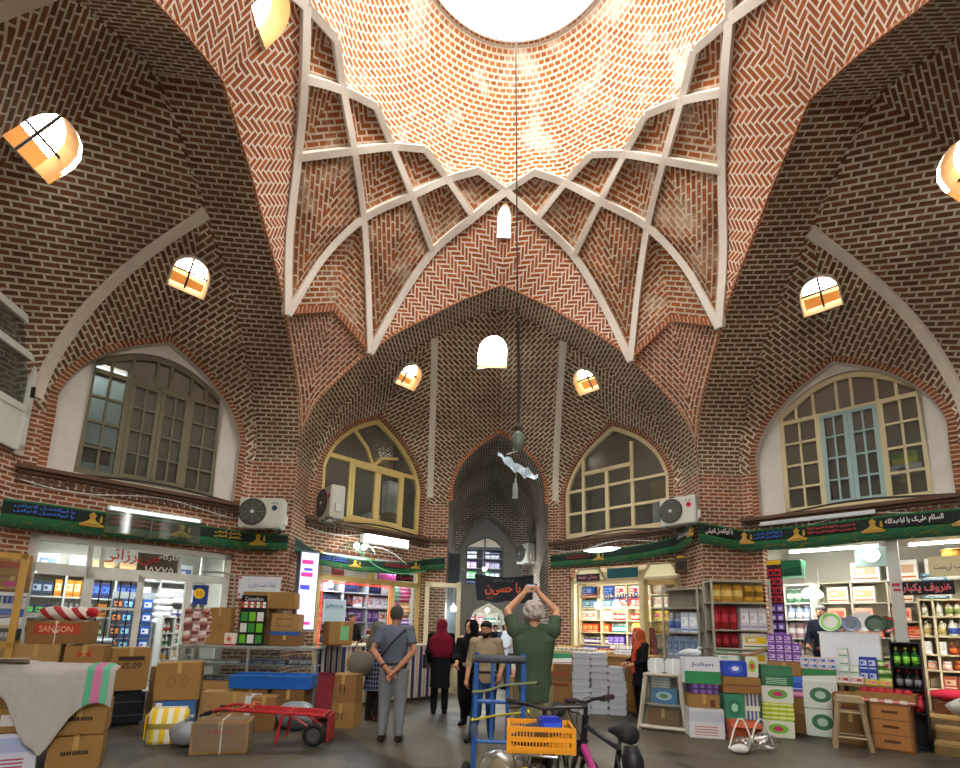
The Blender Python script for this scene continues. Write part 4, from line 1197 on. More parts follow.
row(F.M, F.rz, .5, 2.9, .35, 2.6, [('pack', (.3, .2, .36), PM('#e4e6ea', '#f4f4f6', '#c8ccd0'), 1, 'white hanging sheet'), ('pack', (.28, .2, .36), PM('#b85a66', '#d8a0a8', '#a04a56'), 1, 'dusty red carton'), ('pack', (.28, .2, .38), PM('#e8e8ea', '#d4d6da', '#ffffff'), 3, 'white carton'), ('pack', (.2, .2, .36), PM('#c84a9a', '#e8a0d0', '#a83a80'), 3, 'pink bundled pack')], 'above the transom ' + sh, 15)
cols = [('#58c0a0', '#a0e0cc', 'mint green'), ('#c8327e', '#f070b0', 'magenta'), ('#b83a96', '#e088c8', 'rose pink'), ('#c08a3a', '#e8c888', 'ochre'), ('#6a42a8', '#a888e0', 'violet'), ('#5a38a0', '#b89ae8', 'deep purple'), ('#7a3a90', '#d0a0e0', 'plum'), ('#8a2a5a', '#d870a0', 'wine red')]
for k, (c1, c2, ph) in enumerate(cols):
    me = good('bag', (.3, .3, .36), (pack_mat(c1, c2, '#f0e8f4', 'grid'),)*3)
    put_good(me, 'bag', F.M @ V((2.53 + .31*(k % 2), .3, 2.12 - .37*(k//2))), F.rz, '%s bundle of wrapped packs stacked right of the far left shop window' % ph, None, 'wrapped_bundle', 'bundle')
t = thing('striped_counter', 'shop counter hung with beige cloth striped in navy blue', 'counter', F.M @ V((.45, -1.0, 0)), F.rz)
n = Nd('striped_cloth'); s_ = n.new('ShaderNodeSeparateXYZ'); n.set(s_.inputs[0], n.co('UV')); u = s_.outputs[0]
fr = n.m('FRACT', n.m('MULTIPLY', u, 1/.21))
col = n.mix(n.m('LESS_THAN', fr, .36), hx('#b8ad98'), hx('#27335c')); col = n.mix(n.m('MULTIPLY', n.m('GREATER_THAN', fr, .62), n.m('LESS_THAN', fr, .68)), col, hx('#4a5578'))
STR = n.bsdf(col, .9, n.noise(n.co('UV'), 3), bs=.1)
b = MB(); N = 60; L = 2.45
fx = lambda i: (L*i/N, -.018*math.sin(i*1.05) - .01*math.sin(i*2.3), 0)
for i in range(N):
    a_, c_ = fx(i), fx(i+1)
    b.poly([(a_[0], a_[1], .06), (c_[0], c_[1], .06), (c_[0], 0, 1.12), (a_[0], 0, 1.12)], [(a_[0], 0), (c_[0], 0), (c_[0], 1), (a_[0], 1)])
b.poly([(L, 0, .06), (L, .85, .06), (L, .85, 1.12), (L, 0, 1.12)], [(0, 0), (.85, 0), (.85, 1), (0, 1)]); b.poly([(0, .85, .06), (0, 0, .06), (0, 0, 1.12), (0, .85, 1.12)], [(0, 0), (.85, 0), (.85, 1), (0, 1)])
b.build('striped_cloth', STR, t)
b = MB(); b.box((L/2, .43, 1.135), (L+.06, .92, .03)); b.build('counter_top', C_('#b9b4a6'), t)
b = MB(); b.box((L/2, .45, .55), (L-.1, .8, 1.08)); b.build('counter_body', C_('#5a4c3c'), t)
lamp_glow('shop_bulb', 'glowing bulb inside the far left shop above the number board', F.M @ V((1.2, 1.0, 2.45)), .07, 12)
tube_lamp('ceiling_tube', 'white fluorescent tube on the far left shop ceiling', F, .5, 2.8, .9, 2.98, 42)

# ===== far right shop: bright grocery window and door =====
F = FL_FR
shop_room('far_right', F, .0, 3.3, 1.4, .15, 3.05, wallm=C_('#e0d8c0', .7))
sfr = shopfront(22, F, .1, [(.46, .15, .46, 2.7, .1), (2.24, .15, 2.24, 2.7, .11), (3.1, .15, 3.1, 2.8, .08), (.42, 2.68, 3.14, 2.68, .07)], PW_FR)
for k, (a0, a1, z0, z1) in enumerate(((.5, 1.35, 2.7, 2.98), (2.3, 3.1, 2.7, 3.0))):
    t = thing('fanlight_panel', ('cream half octagon fanlight left above the bright shop', 'pale half octagon fanlight right above the bright shop')[k], 'window panel', F.M @ V(((a0+a1)/2, .06, z0)), F.rz)
    w_ = (a1-a0)/2; hh = z1-z0
    b = MB(); P = [(-w_, 0), (w_, 0), (w_, hh*.15), (w_*.6, hh), (-w_*.6, hh), (-w_, hh*.15)]
    b.panel(P, [], (0, 0, 0), (1, 0, 0)); b.build('panel', glow('fanlight_glow', hx('#d9d2a8'), .35), t)
    b = MB(); bars2(b, [(P[i][0], P[i][1], P[(i+1) % 6][0], P[(i+1) % 6][1]) for i in range(6)], .05, .05); b.build('panel_frame', PW_FR, t)
sg = thing('maroon_name_plate', 'small maroon sign with pink lettering above the bright shop', 'sign', F.M @ V((.95, -.02, 2.77)), F.rz)
b = MB(); b.box((0, 0, 0), (.62, .03, .17)); b.build('plate', C_('#3a1420'), sg); writing('پخش عمده', sg, (0, -.02, 0), .5, .11, C_('#d08a90'), fa=True)
t = thing('teal_board', 'teal board between the two fanlights of the bright shop', 'board', F.M @ V((1.8, .06, 2.74)), F.rz)
b = MB(); b.box((0, 0, .1), (.75, .03, .24)); b.build('board', C_('#1f5f66'), t); b = MB(); bars2(b, [(-.38, -.02, .38, -.02), (-.38, .22, .38, .22)], .02, .04); b.build('edging', PW_FR, t)
shelf_unit('tall beige shelf wall at the back of the bright far right shop', F, .04, 3.2, .95, 1.36, .15, [.9, 1.2, 1.5, 1.8, 2.1, 2.4, 2.68], (.06, .7, 1.4, 2.0, 2.6, 3.18), C_('#d8cba8', .6))
sh = 'of the bright far right shop'
specs = [
 [('bottle', (.075, .075, .24), PM('#2f4a9a', '#e8e0d0', '#d03a3a'), 7, 'blue bottle'), ('bottle', (.075, .075, .24), PM('#d8a838', '#f0e8c0', '#3a6a3a'), 7, 'amber bottle'), ('pack', (.12, .2, .22), PM('#e0d4c4', '#d09a98', '#f0e8e0'), 9, 'pale pink packet')],
 [('jar', (.1, .1, .17), PM('#4a3a8a', '#e8e8f0', '#d8d8e0'), 6, 'violet jar'), ('pack', (.14, .2, .24), PM('#5a48a8', '#a898e0', '#e8e8f0'), 4, 'lilac box'), ('pack', (.13, .2, .24), PM('#e8ddd0', '#dcb0a4', '#f4ece4'), 9, 'cream packet with rose panel')],
 [('pack', (.15, .2, .2), PM('#d04a28', '#f0c070', '#f0e0c0'), 4, 'orange red box'), ('spray', (.07, .07, .22), PM('#3a9a9a', '#e8f0f0', '#e0e0e0'), 7, 'teal spray can'), ('pack', (.12, .2, .24), PM('#e8c030', '#f4e890', '#c83a2a'), 9, 'yellow packet')],
 [('pack', (.2, .2, .22), PM('#e8e4da', '#c89a98', '#f0f0f0'), 3, 'white box with pink front'), ('can', (.1, .1, .16), PM('#c83030', '#f0e0d0', '#d0d0d0'), 7, 'red can'), ('pack', (.16, .2, .22), PM('#e8d020', '#c03080', '#f0f0a0'), 6, 'yellow and magenta pack')],
 [('pack', (.22, .2, .2), PM('#4a7a9a', '#a8c8d8', '#e8f0f4'), 4, 'steel blue box'), ('pack', (.18, .2, .22), PM('#d83a28', '#f0e8e0', '#e0d0c0'), 4, 'red and white box'), ('pack', (.22, .2, .24), PM('#efe9dc', '#e0c0b0', '#ffffff'), 4, 'ivory box')],
 [('pack', (.3, .2, .24), PM('#2a58a8', '#7aa0e0', '#e8eef8'), 2, 'bright blue carton'), ('pack', (.26, .2, .22), PM('#e8e8e4', '#d04030', '#f4f4f0'), 3, 'white carton with red front'), ('pack', (.3, .2, .24), PM('#e0c8b0', '#e8dcd0', '#c8a890'), 4, 'buff carton')]]
for k, s_ in enumerate(specs):
    row(F.M, F.rz, .1, 3.14, 1.13, (.915, 1.215, 1.515, 1.815, 2.115, 2.415)[k], s_, 'on the %s shelf %s' % (('lowest', 'second', 'third', 'fourth', 'fifth', 'top')[k], sh), 20+k)
sg = thing('hanging_lettering', 'blue and red lettering hung behind the bright shop window', 'sign', F.M @ V((1.4, .14, 2.36)), F.rz)
writing('فروشگاه', sg, (.3, 0, .0), .85, .34, C_('#2c5ab0', .5), fa=True, name='blue_lettering', bold=.02); writing('انحصاری', sg, (-.5, 0, .02), .5, .2, C_('#c0503c', .5), fa=True, name='red_lettering', bold=.02); writing('نمونه', sg, (.35, 0, -.2), .4, .14, C_('#d0404a', .5), fa=True, name='pink_lettering', bold=.02)
t = thing('lime_sheet', 'bright yellow green sheet hanging inside the far right shop door', 'sheet', F.M @ V((2.9, .6, 1.3)), F.rz)
b = MB()
for i in range(6): b.poly([(-.2+.07*i, .02*math.sin(i*1.7), 0), (-.13+.07*i, .02*math.sin(i*1.7+1.7), 0), (-.13+.07*i, .02*math.sin(i*1.7+1.7), .85), (-.2+.07*i, .02*math.sin(i*1.7), .85)])
b.build('sheet', C_('#a8d820'), t); b = MB(); b.tube([(-.22, 0, .86), (.24, 0, .86)], .01, 6); b.build('hanger', C_('#8a7a50'), t)
o = bpy.data.objects.new('door_2', None); COL.objects.link(o); o.matrix_world = F.M @ Matrix.Translation((3.06, .02, .15)) @ Matrix.Rotation(R_(205), 4, 'Z'); o['kind'] = 'structure'
d = MB(); bars2(d, [(0, 0, 0, 2.45), (.62, 0, .62, 2.45), (0, 2.42, .62, 2.42), (0, .05, .62, .05), (0, .9, .62, .9)], .085, .05); d.box((.31, 0, .47), (.55, .03, .8)); d.build('door_frame', C_('#a8915c', .5), o)
d = MB(); d.poly([(.04, .02, .94), (.58, .02, .94), (.58, .02, 2.38), (.04, .02, 2.38)]); d.build('glass', GL_CLEAR, o)
t = thing('grocery_counter', 'wooden shop counter strewn with small goods before the bright shop', 'counter', F.M @ V((.5, -1.0, 0)), F.rz)
b = MB(); b.box((1.15, .35, .54), (2.3, .6, 1.02)); b.build('counter_body', C_('#9a7444', .6), t); b = MB(); b.box((1.15, .35, 1.065), (2.4, .72, .04)); b.build('counter_top', C_('#b8905a', .5), t)
b = MB()
for k in range(5): b.box((.25+.45*k, .04, .5), (.38, .02, .8))
b.build('front_panels', C_('#86622f', .6), t)
row(F.M, F.rz, .55, 2.8, -.8, 1.09, [('pack', (.1, .16, .08), PM('#e8e0d0', '#3a8a5a', '#d8d0c0'), 4, 'small white and green packet'), ('pack', (.12, .16, .07), PM('#c8c4b8', '#8a6a3a', '#f0f0e8'), 5, 'small grey packet'), ('jar', (.08, .08, .1), PM('#d8a850', '#f0e8d0', '#c03030'), 5, 'amber jar with red lid'), ('pack', (.11, .16, .09), PM('#f0f0ec', '#c8c8d8', '#ffffff'), 6, 'small white packet')], 'on the grocery counter front edge', 31)
row(F.M, F.rz, .55, 2.8, -.6, 1.09, [('pack', (.12, .14, .12), PM('#d0b070', '#e8d8b0', '#a07a3a'), 5, 'tan box'), ('can', (.08, .08, .13), PM('#2a4a9a', '#e0e0f0', '#c0c0c0'), 7, 'blue can'), ('bottle', (.07, .07, .2), PM('#f0f0f0', '#3a4a9a', '#d0d0d0'), 7, 'white bottle with blue label')], 'along the back of the grocery counter', 32)
lamp_glow('shop_bulb', 'left glowing bulb hanging in the bright far right shop', F.M @ V((1.0, .35, 2.13)), .08, 24, (1, .95, .82))
lamp_glow('shop_bulb', 'right glowing bulb hanging in the bright far right shop', F.M @ V((1.48, .35, 2.13)), .09, 26, (1, .95, .82))

# ===== right shop: open front, white shelving =====
F = FL_R
shop_room('right', F, .15, 4.2, 2.2, .38, 3.3)
b = MB(); b.M = F.M; b.box((1.65, .85, .19), (3.4, 1.5, .37)); struct(b.build('trim_9', C_('#7a6a50', .8)))
t = thing('steel_post', 'pale grey steel post in the middle of the right shop front', 'post', F.M @ V((2.15, 0, .38)), F.rz)
b = MB(); b.box((0, 0, 1.4), (.15, .1, 2.8)); b.build('post_body', C_('#b9bdb8', .45), t); b = MB(); b.box((0, 0, .01), (.24, .2, .02)); b.box((0, 0, 2.8), (.24, .2, .02)); b.build('end_plate', C_('#9a9d98', .5), t); b = MB(); b.box((0, -.053, 2.0), (.1, .004, .05)); b.box((.01, -.053, 1.92), (.09, .004, .04)); b.build('red_stickers', C_('#b03a4a'), t)
shelf_unit('white wall shelf across the back of the right shop', F, .2, 3.9, 1.75, 2.15, .4, [.85, 1.2, 1.55, 1.85, 2.2, 2.6], (.22, .75, 1.3, 1.85, 2.4, 2.95, 3.88), C_('#c4bfac', .6))
shelf_unit('narrow white shelf at the left side of the right shop', F, .36, .86, .7, 1.1, .4, [.85, 1.2, 1.5, 1.85, 2.15, 2.5], (.38, .84), C_('#dedfd8', .6))
shelf_unit('beige shelf unit of bottles right of the steel post', F, 2.3, 3.6, 1.0, 1.4, .4, [.75, 1.05, 1.3, 1.6, 1.92, 2.2], (2.32, 2.5, 2.95, 3.58), C_('#d4c8a4', .6))
sh = 'of the right shop'
R1 = [
 [('pack', (.22, .25, .28), PM('#e8e8e2', '#c83a3a', '#f4f4f0'), 4, 'white carton with red front'), ('pack', (.2, .25, .3), PM('#d8a898', '#e86a5a', '#f0e0d8'), 4, 'salmon carton'), ('pack', (.24, .25, .26), PM('#e8e4d8', '#c88a7a', '#8aa890'), 6, 'ivory carton')],
 [('bottle', (.09, .09, .26), PM('#2a2a2e', '#d8c8a0', '#c83030'), 6, 'black bottle'), ('pack', (.2, .25, .18), PM('#d8b820', '#f0e070', '#8a7a20'), 4, 'mustard yellow box'), ('pack', (.16, .25, .26), PM('#e86a58', '#f4d8d0', '#d84a3a'), 7, 'coral striped box'), ('jar', (.1, .1, .18), PM('#e8e8e8', '#5a8ab0', '#f0f0f0'), 6, 'white jar with blue label')],
 [('pack', (.2, .25, .2), PM('#d84828', '#f0a070', '#f0e0d0'), 5, 'orange red carton'), ('jar', (.09, .09, .2), PM('#f0f0ea', '#e0d8c8', '#ffffff'), 8, 'plain white tub'), ('pack', (.13, .25, .27), PM('#ecebe8', '#b8b4c8', '#c85a5a'), 9, 'tall white packet')],
 [('pack', (.28, .25, .24), PM('#e8b090', '#e8604a', '#f4e8e0'), 4, 'peach carton with red front'), ('pack', (.14, .25, .3), PM('#f0f0ee', '#c0bccc', '#d84a4a'), 12, 'narrow white packet')],
 [('pack', (.34, .25, .3), PM('#e8dccb', '#d8b080', '#c06a30'), 3, 'cream carton with brown mark'), ('pack', (.3, .25, .34), PM('#efeae0', '#c89a90', '#b86a5a'), 4, 'off white carton'), ('pack', (.36, .25, .3), PM('#f4f2ec', '#a8bac6', '#5a7a9a'), 3, 'large white carton')],
 [('pack', (.44, .3, .36), PM('#f2efe6', '#d0a888', '#c8744a'), 4, 'big cream carton'), ('pack', (.36, .3, .3), PM('#f6f4ee', '#b4c0c8', '#c85a5a'), 4, 'big white carton')]]
for k, s_ in enumerate(R1): row(F.M, F.rz, .9 if k < 5 else .95, 3.85, 1.92, (.865, 1.215, 1.565, 1.865, 2.215, 2.615)[k], s_, 'on the %s back shelf %s' % (('lowest', 'second', 'third', 'fourth', 'fifth', 'top')[k], sh), 40+k)
for k in range(5):
    c = ('#5a78c0', '#e0c8b8', '#c8a0a8', '#a8b8d8', '#6a9a7a')[k]
    row(F.M, F.rz, .4, .84, .88, (.865, 1.215, 1.515, 1.865, 2.165)[k], [('deterg' if k % 2 else 'bag', (.12, .12, .26), PM(c, '#f0f0f0', '#e0e0e0'), 3, ('blue pouch', 'beige detergent bottle', 'rose pouch', 'pale blue detergent bottle', 'green pouch')[k])], 'on the narrow left shelf ' + sh, 50+k)
R2 = [[('pack', (.16, .2, .2), PM('#a85a40', '#d8c0a0', '#e8e0d0'), 2, 'brown carton'), ('pack', (.16, .2, .22), PM('#e0e4ea', '#6a7aa8', '#f0f0f0'), 6, 'white and slate packet')],
 [('jar', (.12, .12, .14), PM('#f0a090', '#f8e0d8', '#ffffff'), 2, 'pink tub'), ('jar', (.1, .1, .15), PM('#8a2a18', '#d8702a', '#e88a3a'), 5, 'orange jar'), ('pack', (.16, .2, .18), PM('#eceae4', '#b8c4dc', '#f4f4f0'), 4, 'white soap box')],
 [('pack', (.08, .2, .2), PM('#f0f0ec', '#d8d8d4', '#ffffff'), 2, 'slim white box'), ('bottle', (.1, .1, .2), PM('#7a2a1a', '#e0742a', '#e8903a'), 5, 'rust orange jar'), ('pack', (.17, .2, .2), PM('#e8e8ee', '#a0a8d0', '#f4f4f4'), 4, 'pale lilac box')],
 [('deterg', (.1, .1, .25), PM('#e8e4c8', '#d0b870', '#f0f0e8'), 2, 'ivory bottle'), ('deterg', (.11, .11, .26), PM('#dfe4d8', '#3a5ab8', '#e8e8e0'), 5, 'clear bottle with blue label'), ('deterg', (.11, .11, .24), PM('#e8d8d4', '#d03a58', '#f0f0f0'), 5, 'clear bottle with red label')],
 [('bottle', (.09, .09, .25), PM('#f0f0ee', '#d8dcd8', '#ffffff'), 2, 'white bottle'), ('bottle', (.1, .1, .25), PM('#d8d8b8', '#8a9a4a', '#c03a3a'), 5, 'pale green bottle'), ('bottle', (.1, .1, .25), PM('#1f8a70', '#4ab898', '#e8e8e0'), 4, 'teal green bottle'), ('pack', (.14, .2, .16), PM('#e08a20', '#f0b860', '#d07010'), 2, 'orange box')]]
for k, s_ in enumerate(R2): row(F.M, F.rz, 2.34, 3.56, 1.12, (.765, 1.065, 1.315, 1.615, 1.935)[k], s_, 'on the %s shelf right of the steel post' % ('lowest', 'second', 'third', 'fourth', 'top')[k], 60+k)
for k in range(6):
    me = good('pack', (.32, .3, .035), PM('#3a88a8', '#d8eef4', '#f0f6f8'))
    put_good(me, 'pack', F.M @ V((2.55, 1.2, 2.23 + .075*k)), F.rz + random.uniform(-.05, .05), 'flat teal and white tray in the pile right of the steel post', 'teal trays piled right of the steel post', 'flat_tray', 'tray')
sg = thing('black_sign', 'black sign with red white edged lettering right of the steel post', 'sign', F.M @ V((2.5, -.02, 2.32)), F.rz)
b = MB(); b.box((0, 0, 0), (.64, .04, .2)); b.build('sign_board', C_('#15131a'), sg); writing('ظروف یکبار', sg, (0, -.024, 0), .56, .15, C_('#e8d8d8'), fa=True, name='white_edge', bold=.03); writing('ظروف یکبار', sg, (0, -.028, 0), .55, .14, C_('#d0283a'), fa=True, name='red_lettering')
sg = thing('paper_notice', 'buff paper notice with grey handwriting above the black sign', 'notice', F.M @ V((2.82, -.04, 2.64)), F.rz)
b = MB(); b.box((0, 0, 0), (.52, .01, .3)); b.build('paper', C_('#c9bf98'), sg); writing('چسب نیست', sg, (0, -.008, -.02), .4, .12, C_('#4a4a44'), fa=True)
t = thing('wicker_basket', 'golden woven basket on the upper right of the right shop', 'basket', F.M @ V((2.86, .7, 2.72)), F.rz)
b = MB(); b.lathe([(.1, 0), (.15, .05), (.17, .15), (.16, .24), (.13, .24), (.14, .1)], n=18); b.build('basket_body', C_('#b8862a', .8), t); b = MB(); b.tube([(.16*math.cos(a*PI/12), .16*math.sin(a*PI/12), .24) for a in range(24)], .014, 6, closed=True); b.build('basket_rim', C_('#96691c', .8), t)
t = thing('green_crate', 'dark green carton high on the left of the right shop', 'carton', F.M @ V((.62, .45, 2.62)), F.rz)
bev_box('carton_body', (.4, .35, .3), pack_mat('#1f6a4a', '#2f8a5e', '#174a36', 'half'), .01, 1, t); b = MB(); b.box((0, 0, .301), (.05, .35, .003)); b.build('tape', TAPE, t)
t = thing('wall_fan', 'grey square ventilator high in the right shop', 'ventilator', F.M @ V((1.75, 1.2, 2.82)), F.rz)
b = MB(); b.box((0, 0, .18), (.5, .12, .36)); b.build('housing', C_('#7f948f', .5), t); b = MB(); b.lathe([(.05, 0), (.13, 0), (.13, .02), (.05, .02)], M=Matrix.Rotation(PI/2, 3, 'X'), c=(0, -.06, .2), n=18); b.build('fan_ring', C_('#c8d0cc', .4), t)
lamp_glow('shop_bulb', 'left glowing bulb hanging in the right shop', F.M @ V((.86, .3, 2.3)), .07, 7, (1, .98, .9))
lamp_glow('shop_bulb', 'right glowing bulb hanging in the right shop', F.M @ V((1.04, .4, 2.28)), .055, 5, (1, .98, .9))
tube_lamp('ceiling_tube', 'left white fluorescent tube under the right shop ceiling', F, .5, 1.9, .9, 3.15, 22, col=(1, .98, .92))
tube_lamp('ceiling_tube', 'right white fluorescent tube under the right shop ceiling', F, 2.3, 3.6, .7, 3.1, 22, col=(1, .98, .92))
t = thing('price_counter', 'plain white counter front in the middle of the right shop', 'counter', F.M @ V((1.48, -.1, .9)), F.rz)
b = MB(); b.box((0, .0, .36), (.8, .03, .7)); b.build('front_panel', C_('#dfe6ee', .4), t); b = MB(); b.box((0, .1, .72), (.84, .24, .03)); b.build('counter_top', C_('#cfd4d8', .4), t); b = MB(); b.box((-.38, .1, .35), (.03, .2, .7)); b.box((.38, .1, .35), (.03, .2, .7)); b.build('side_panel', C_('#c8ced4', .4), t)
for k, (a, r, c1, c2, ph) in enumerate(((1.24, .16, '#8adf6a', '#e8f0e8', 'white plate with green rim'), (1.36, .13, '#c89080', '#7a8a86', 'grey plate with pink rim'), (1.52, .13, '#8a94c0', '#6f7f86', 'slate plate with blue rim'), (1.68, .17, '#f0f0f0', '#e4e4e4', 'large white plate'), (1.84, .14, '#3a5a4a', '#5f6f62', 'dark green plate'), (1.98, .13, '#c0504a', '#3f5a4c', 'green plate with red rim'))):
    me = good('plate', (r*2, .03, r*2), PM(c2, c1, c2, rough=.25)); put_good(me, 'plate', F.M @ V((a, -.02 + .03*(k % 2), 1.635)), F.rz, ph + ' standing on the white counter of the right shop')
# ------------------------------------------------------------------ goods and furniture on the hall floor
def D_(a): return R_(a)
def pk(*a): return pack_mat(*a)
CB = carton
GX, GY = V((.8678, .497, 0)), V((-.497, .8678, 0))
def gp(a, b, z): return V((-4.28, .17, z)) + GX*a + GY*b
# -- foreground left: boxes under a draped sack cloth
CB('brown carton at the bottom of the right column under the draped cloth', gp(-.24, .24, 0), (.46, .45, .34), D_(30), 1, '■■■■ ■■■■■■', tw=.5, th=.12, group=None)
CB('brown carton second from the floor in the right column under the draped cloth', gp(-.24, .24, .345), (.47, .45, .33), D_(28), 1, '■■■■■ ■■■■', tw=.5, th=.12)
CB('brown carton highest in the right column, its corner under the draped cloth', gp(-.24, .24, .68), (.46, .45, .33), D_(31), 3)
CB('white and lilac printed carton lowest in the left column under the cloth', gp(-.79, .24, 0), (.5, .45, .4), D_(29), pk('#cfd2e2', '#a9b4dc', '#b8486a', 'text'), tape=False)
CB('brown carton with white sticker in the left column under the cloth', gp(-.79, .24, .405), (.48, .45, .24), D_(28), 1, panel=('#d8d6d0', .35, .75, .3, .75))
CB('brown carton with hand holes high in the left column under the cloth', gp(-.79, .24, .65), (.5, .46, .36), D_(30), 0, panel=('#2c2218', .15, .21, .3, .42))
n = Nd('sack_cloth'); s_ = n.new('ShaderNodeSeparateXYZ'); n.set(s_.inputs[0], n.co('UV')); u, v = s_.outputs[0], s_.outputs[1]
def win_(x, a, b): return n.m('MULTIPLY', n.m('GREATER_THAN', x, a), n.m('LESS_THAN', x, b))
col = n.mix(n.m('MULTIPLY', n.noise(n.co('UV'), 9, 4), .4), hx('#a9a6a2'), hx('#77736f')); col = n.mix(win_(u, .79, .84), col, hx('#4fa07a')); col = n.mix(win_(u, .84, .905), col, hx('#b86a92')); col = n.mix(win_(u, .905, .96), col, hx('#58a884'))
SACK = n.bsdf(col, .75, n.noise(n.co('UV'), 14, 4), bs=.35)
t = thing('draped_cloth', 'white sack cloth with pink and green edge stripes draped over cartons', 'cloth', gp(-.5, .24, 1.03), D_(29.8))
b = MB(); NX, NY = 18, 16
def cl(i, j):
    u, v = i/NX, j/NY
    x = lerp(-.66, .52, u)
    lim = .15 + (.62*math.exp(-((u-.5)/.2)**2)) + .22*u*(u > .5)
    s = v*1.35
    top = .6
    fold = .018*math.sin(u*17+v*3) + .012*math.sin(u*31)
    if s < top: y, z = .3 - s, .012 + .035*math.exp(-((u-.25)/.18)**2) + abs(fold)*.5
    else:
        f = (s-top)/.75; y = -.305 - .03*f + fold*1.2*f - .03*math.exp(-((u-.5)/.3)**2)*f; z = -f*(lim) + .012
    if u > .93: z -= .05*(u-.93)/.07
    return (x, y, z)
for i in range(NX):
    for j in range(NY):
        b.poly([cl(i, j+1), cl(i+1, j+1), cl(i+1, j), cl(i, j)], [(i/NX, (j+1)/NY), ((i+1)/NX, (j+1)/NY), ((i+1)/NX, j/NY), (i/NX, j/NY)])
b.build('cloth_sheet', SACK, t, smooth=True, merge=True)
t = thing('opened_flap_sheet', 'cream cardboard sheet lying over the left end of the draped cloth', 'cardboard sheet', gp(-.98, .05, 1.09), D_(36))
b = MB(); b.M = Matrix.Rotation(D_(-18), 4, 'X'); b.box((0, 0, 0), (.5, .34, .008)); b.build('sheet', C_('#c9bba4', .8), t)
b = MB(); b.M = Matrix.Rotation(D_(-18), 4, 'X'); b.box((-.02, -.1, .006), (.3, .03, .002)); b.box((-.02, -.02, .006), (.22, .02, .002)); b.build('printed_lines', INK, t)
# -- yellow timber frame and carton column at the left edge
t = thing('timber_display_frame', 'yellow timber framed glass case front at the left edge', 'display frame', (-6.1, .9, 0), D_(34))
b = MB(); bars2(b, [(-.55, 0, -.55, 2.3), (0, 0, 0, 2.3), (-.55, 2.3, 0, 2.3), (-.55, .1, 0, .1), (-.55, 1.2, 0, 1.2)], .07, .07); b.build('frame', C_('#b08a3c', .5), t)
b = MB(); b.poly([(-.5, .0, .1), (-.04, .0, .1), (-.04, .0, 2.25), (-.5, .0, 2.25)]); b.build('glass', GL_CLEAR, t)
b = MB()
for z in (.5, .9, 1.55, 1.9): b.box((-.27, .16, z), (.48, .25, .02))
b.build('inner_shelf', C_('#c8a860', .6), t)
cx, cy = -6.72, 1.44
z = 0
for k, (h, m, lab, tx, ink) in enumerate(((.5, 2, 'brown carton at the foot of the column by the timber frame', None, None), (.36, 0, 'brown carton second from the floor in the column by the timber frame', None, None), (.36, 3, 'brown carton below the black box in the column by the timber frame', None, None),
    (.15, pk('#23262a', '#2c3036', '#b8bcc0', 'text'), 'flat black box with grey lettering in the column by the timber frame', '■■■■■', C_('#b8bcc0')), (.26, pk('#e4e8ea', '#2a62b0', '#e8c020', 'half'), 'white blue and yellow box in the column by the timber frame', None, None),
    (.22, pk('#dfe2e4', '#cfd4d8', '#3a58b0', 'band'), 'white carton with blue lettering in the column by the timber frame', '■ ■■■', C_('#3a58b0')), (.2, 0, 'brown carton with magenta mark near the column top', '●', C_('#a83a6a')), (.3, 1, 'brown carton with dark red band topmost in the column by the timber frame', None, None))):
    CB(lab, (cx + random.uniform(-.02, .02), cy, z), (.38, .36, h), D_(42), m, tx, ink, tape=isinstance(m, int), tw=.5, th=.4, panel=('#8a3a1c', .1, .7, .35, .65) if k == 7 else None); z += h + .004
# -- tied carton and supports
for (x, y, z, w, d, h, m, lab) in ((-6.13, 1.4, 0, .5, .45, .5, 0, 'big brown carton on the floor behind the draped cloth, left one'), (-5.69, 1.67, 0, .45, .5, .5, 2, 'big brown carton on the floor behind the draped cloth, right one'), (-6.13, 1.4, .505, .48, .44, .44, 2, 'brown carton in the middle of the pile behind the draped cloth'), (-5.69, 1.67, .505, .44, .44, .44, 1, 'brown carton below the one with red marks'),
    (-6.13, 1.4, .95, .48, .44, .25, 3, 'brown carton carrying the tied red label carton')):
    CB(lab, (x, y, z), (w, d, h), D_(28), m)
CB('brown carton with small red marks right of the tied carton', (-5.69, 1.67, .95), (.44, .42, .24), D_(24), 1, '▶◀', REDINK, tw=.35, th=.4)
t = CB('tied brown carton with red label lettering on the pile by the left shop', (-5.98, 1.54, 1.205), (.68, .4, .3), D_(16), 0, 'SANGON', C_('#e0b090'), panel=('#b8452c', .14, .9, .42, .86), tw=.55, th=.26, tz=.64)
b = MB(); b.box((0, -.214, .15), (.012, .006, .31)); b.box((0, 0, .304), (.012, .43, .006)); b.box((0, -.216, .16), (.05, .01, .03)); b.build('string', C_('#d8d0c0', .9), t)
t = thing('striped_bundle', 'red and white striped cloth bundle lying on the tied carton', 'bundle', (-6.0, 1.6, 1.6), D_(18))
n = Nd('red_white_stripe'); s_ = n.new('ShaderNodeSeparateXYZ'); n.set(s_.inputs[0], n.co('Object')); fr = n.m('FRACT', n.m('MULTIPLY', n.m('ADD', s_.outputs[0], n.m('MULTIPLY', s_.outputs[2], .9)), 5.2))
RW = n.bsdf(n.mix(n.m('GREATER_THAN', fr, .55), hx('#cfc8c4'), hx('#a8343a')), .7)
b = MB(); b.tube([(-.34, 0, 0), (-.3, .01, 0), (-.15, 0, .01), (0, .01, -.005), (.15, 0, .01), (.28, .0, 0), (.33, 0, 0)], [.04, .075, .095, .085, .095, .08, .04], 14); b.build('cloth_roll', RW, t, smooth=True)
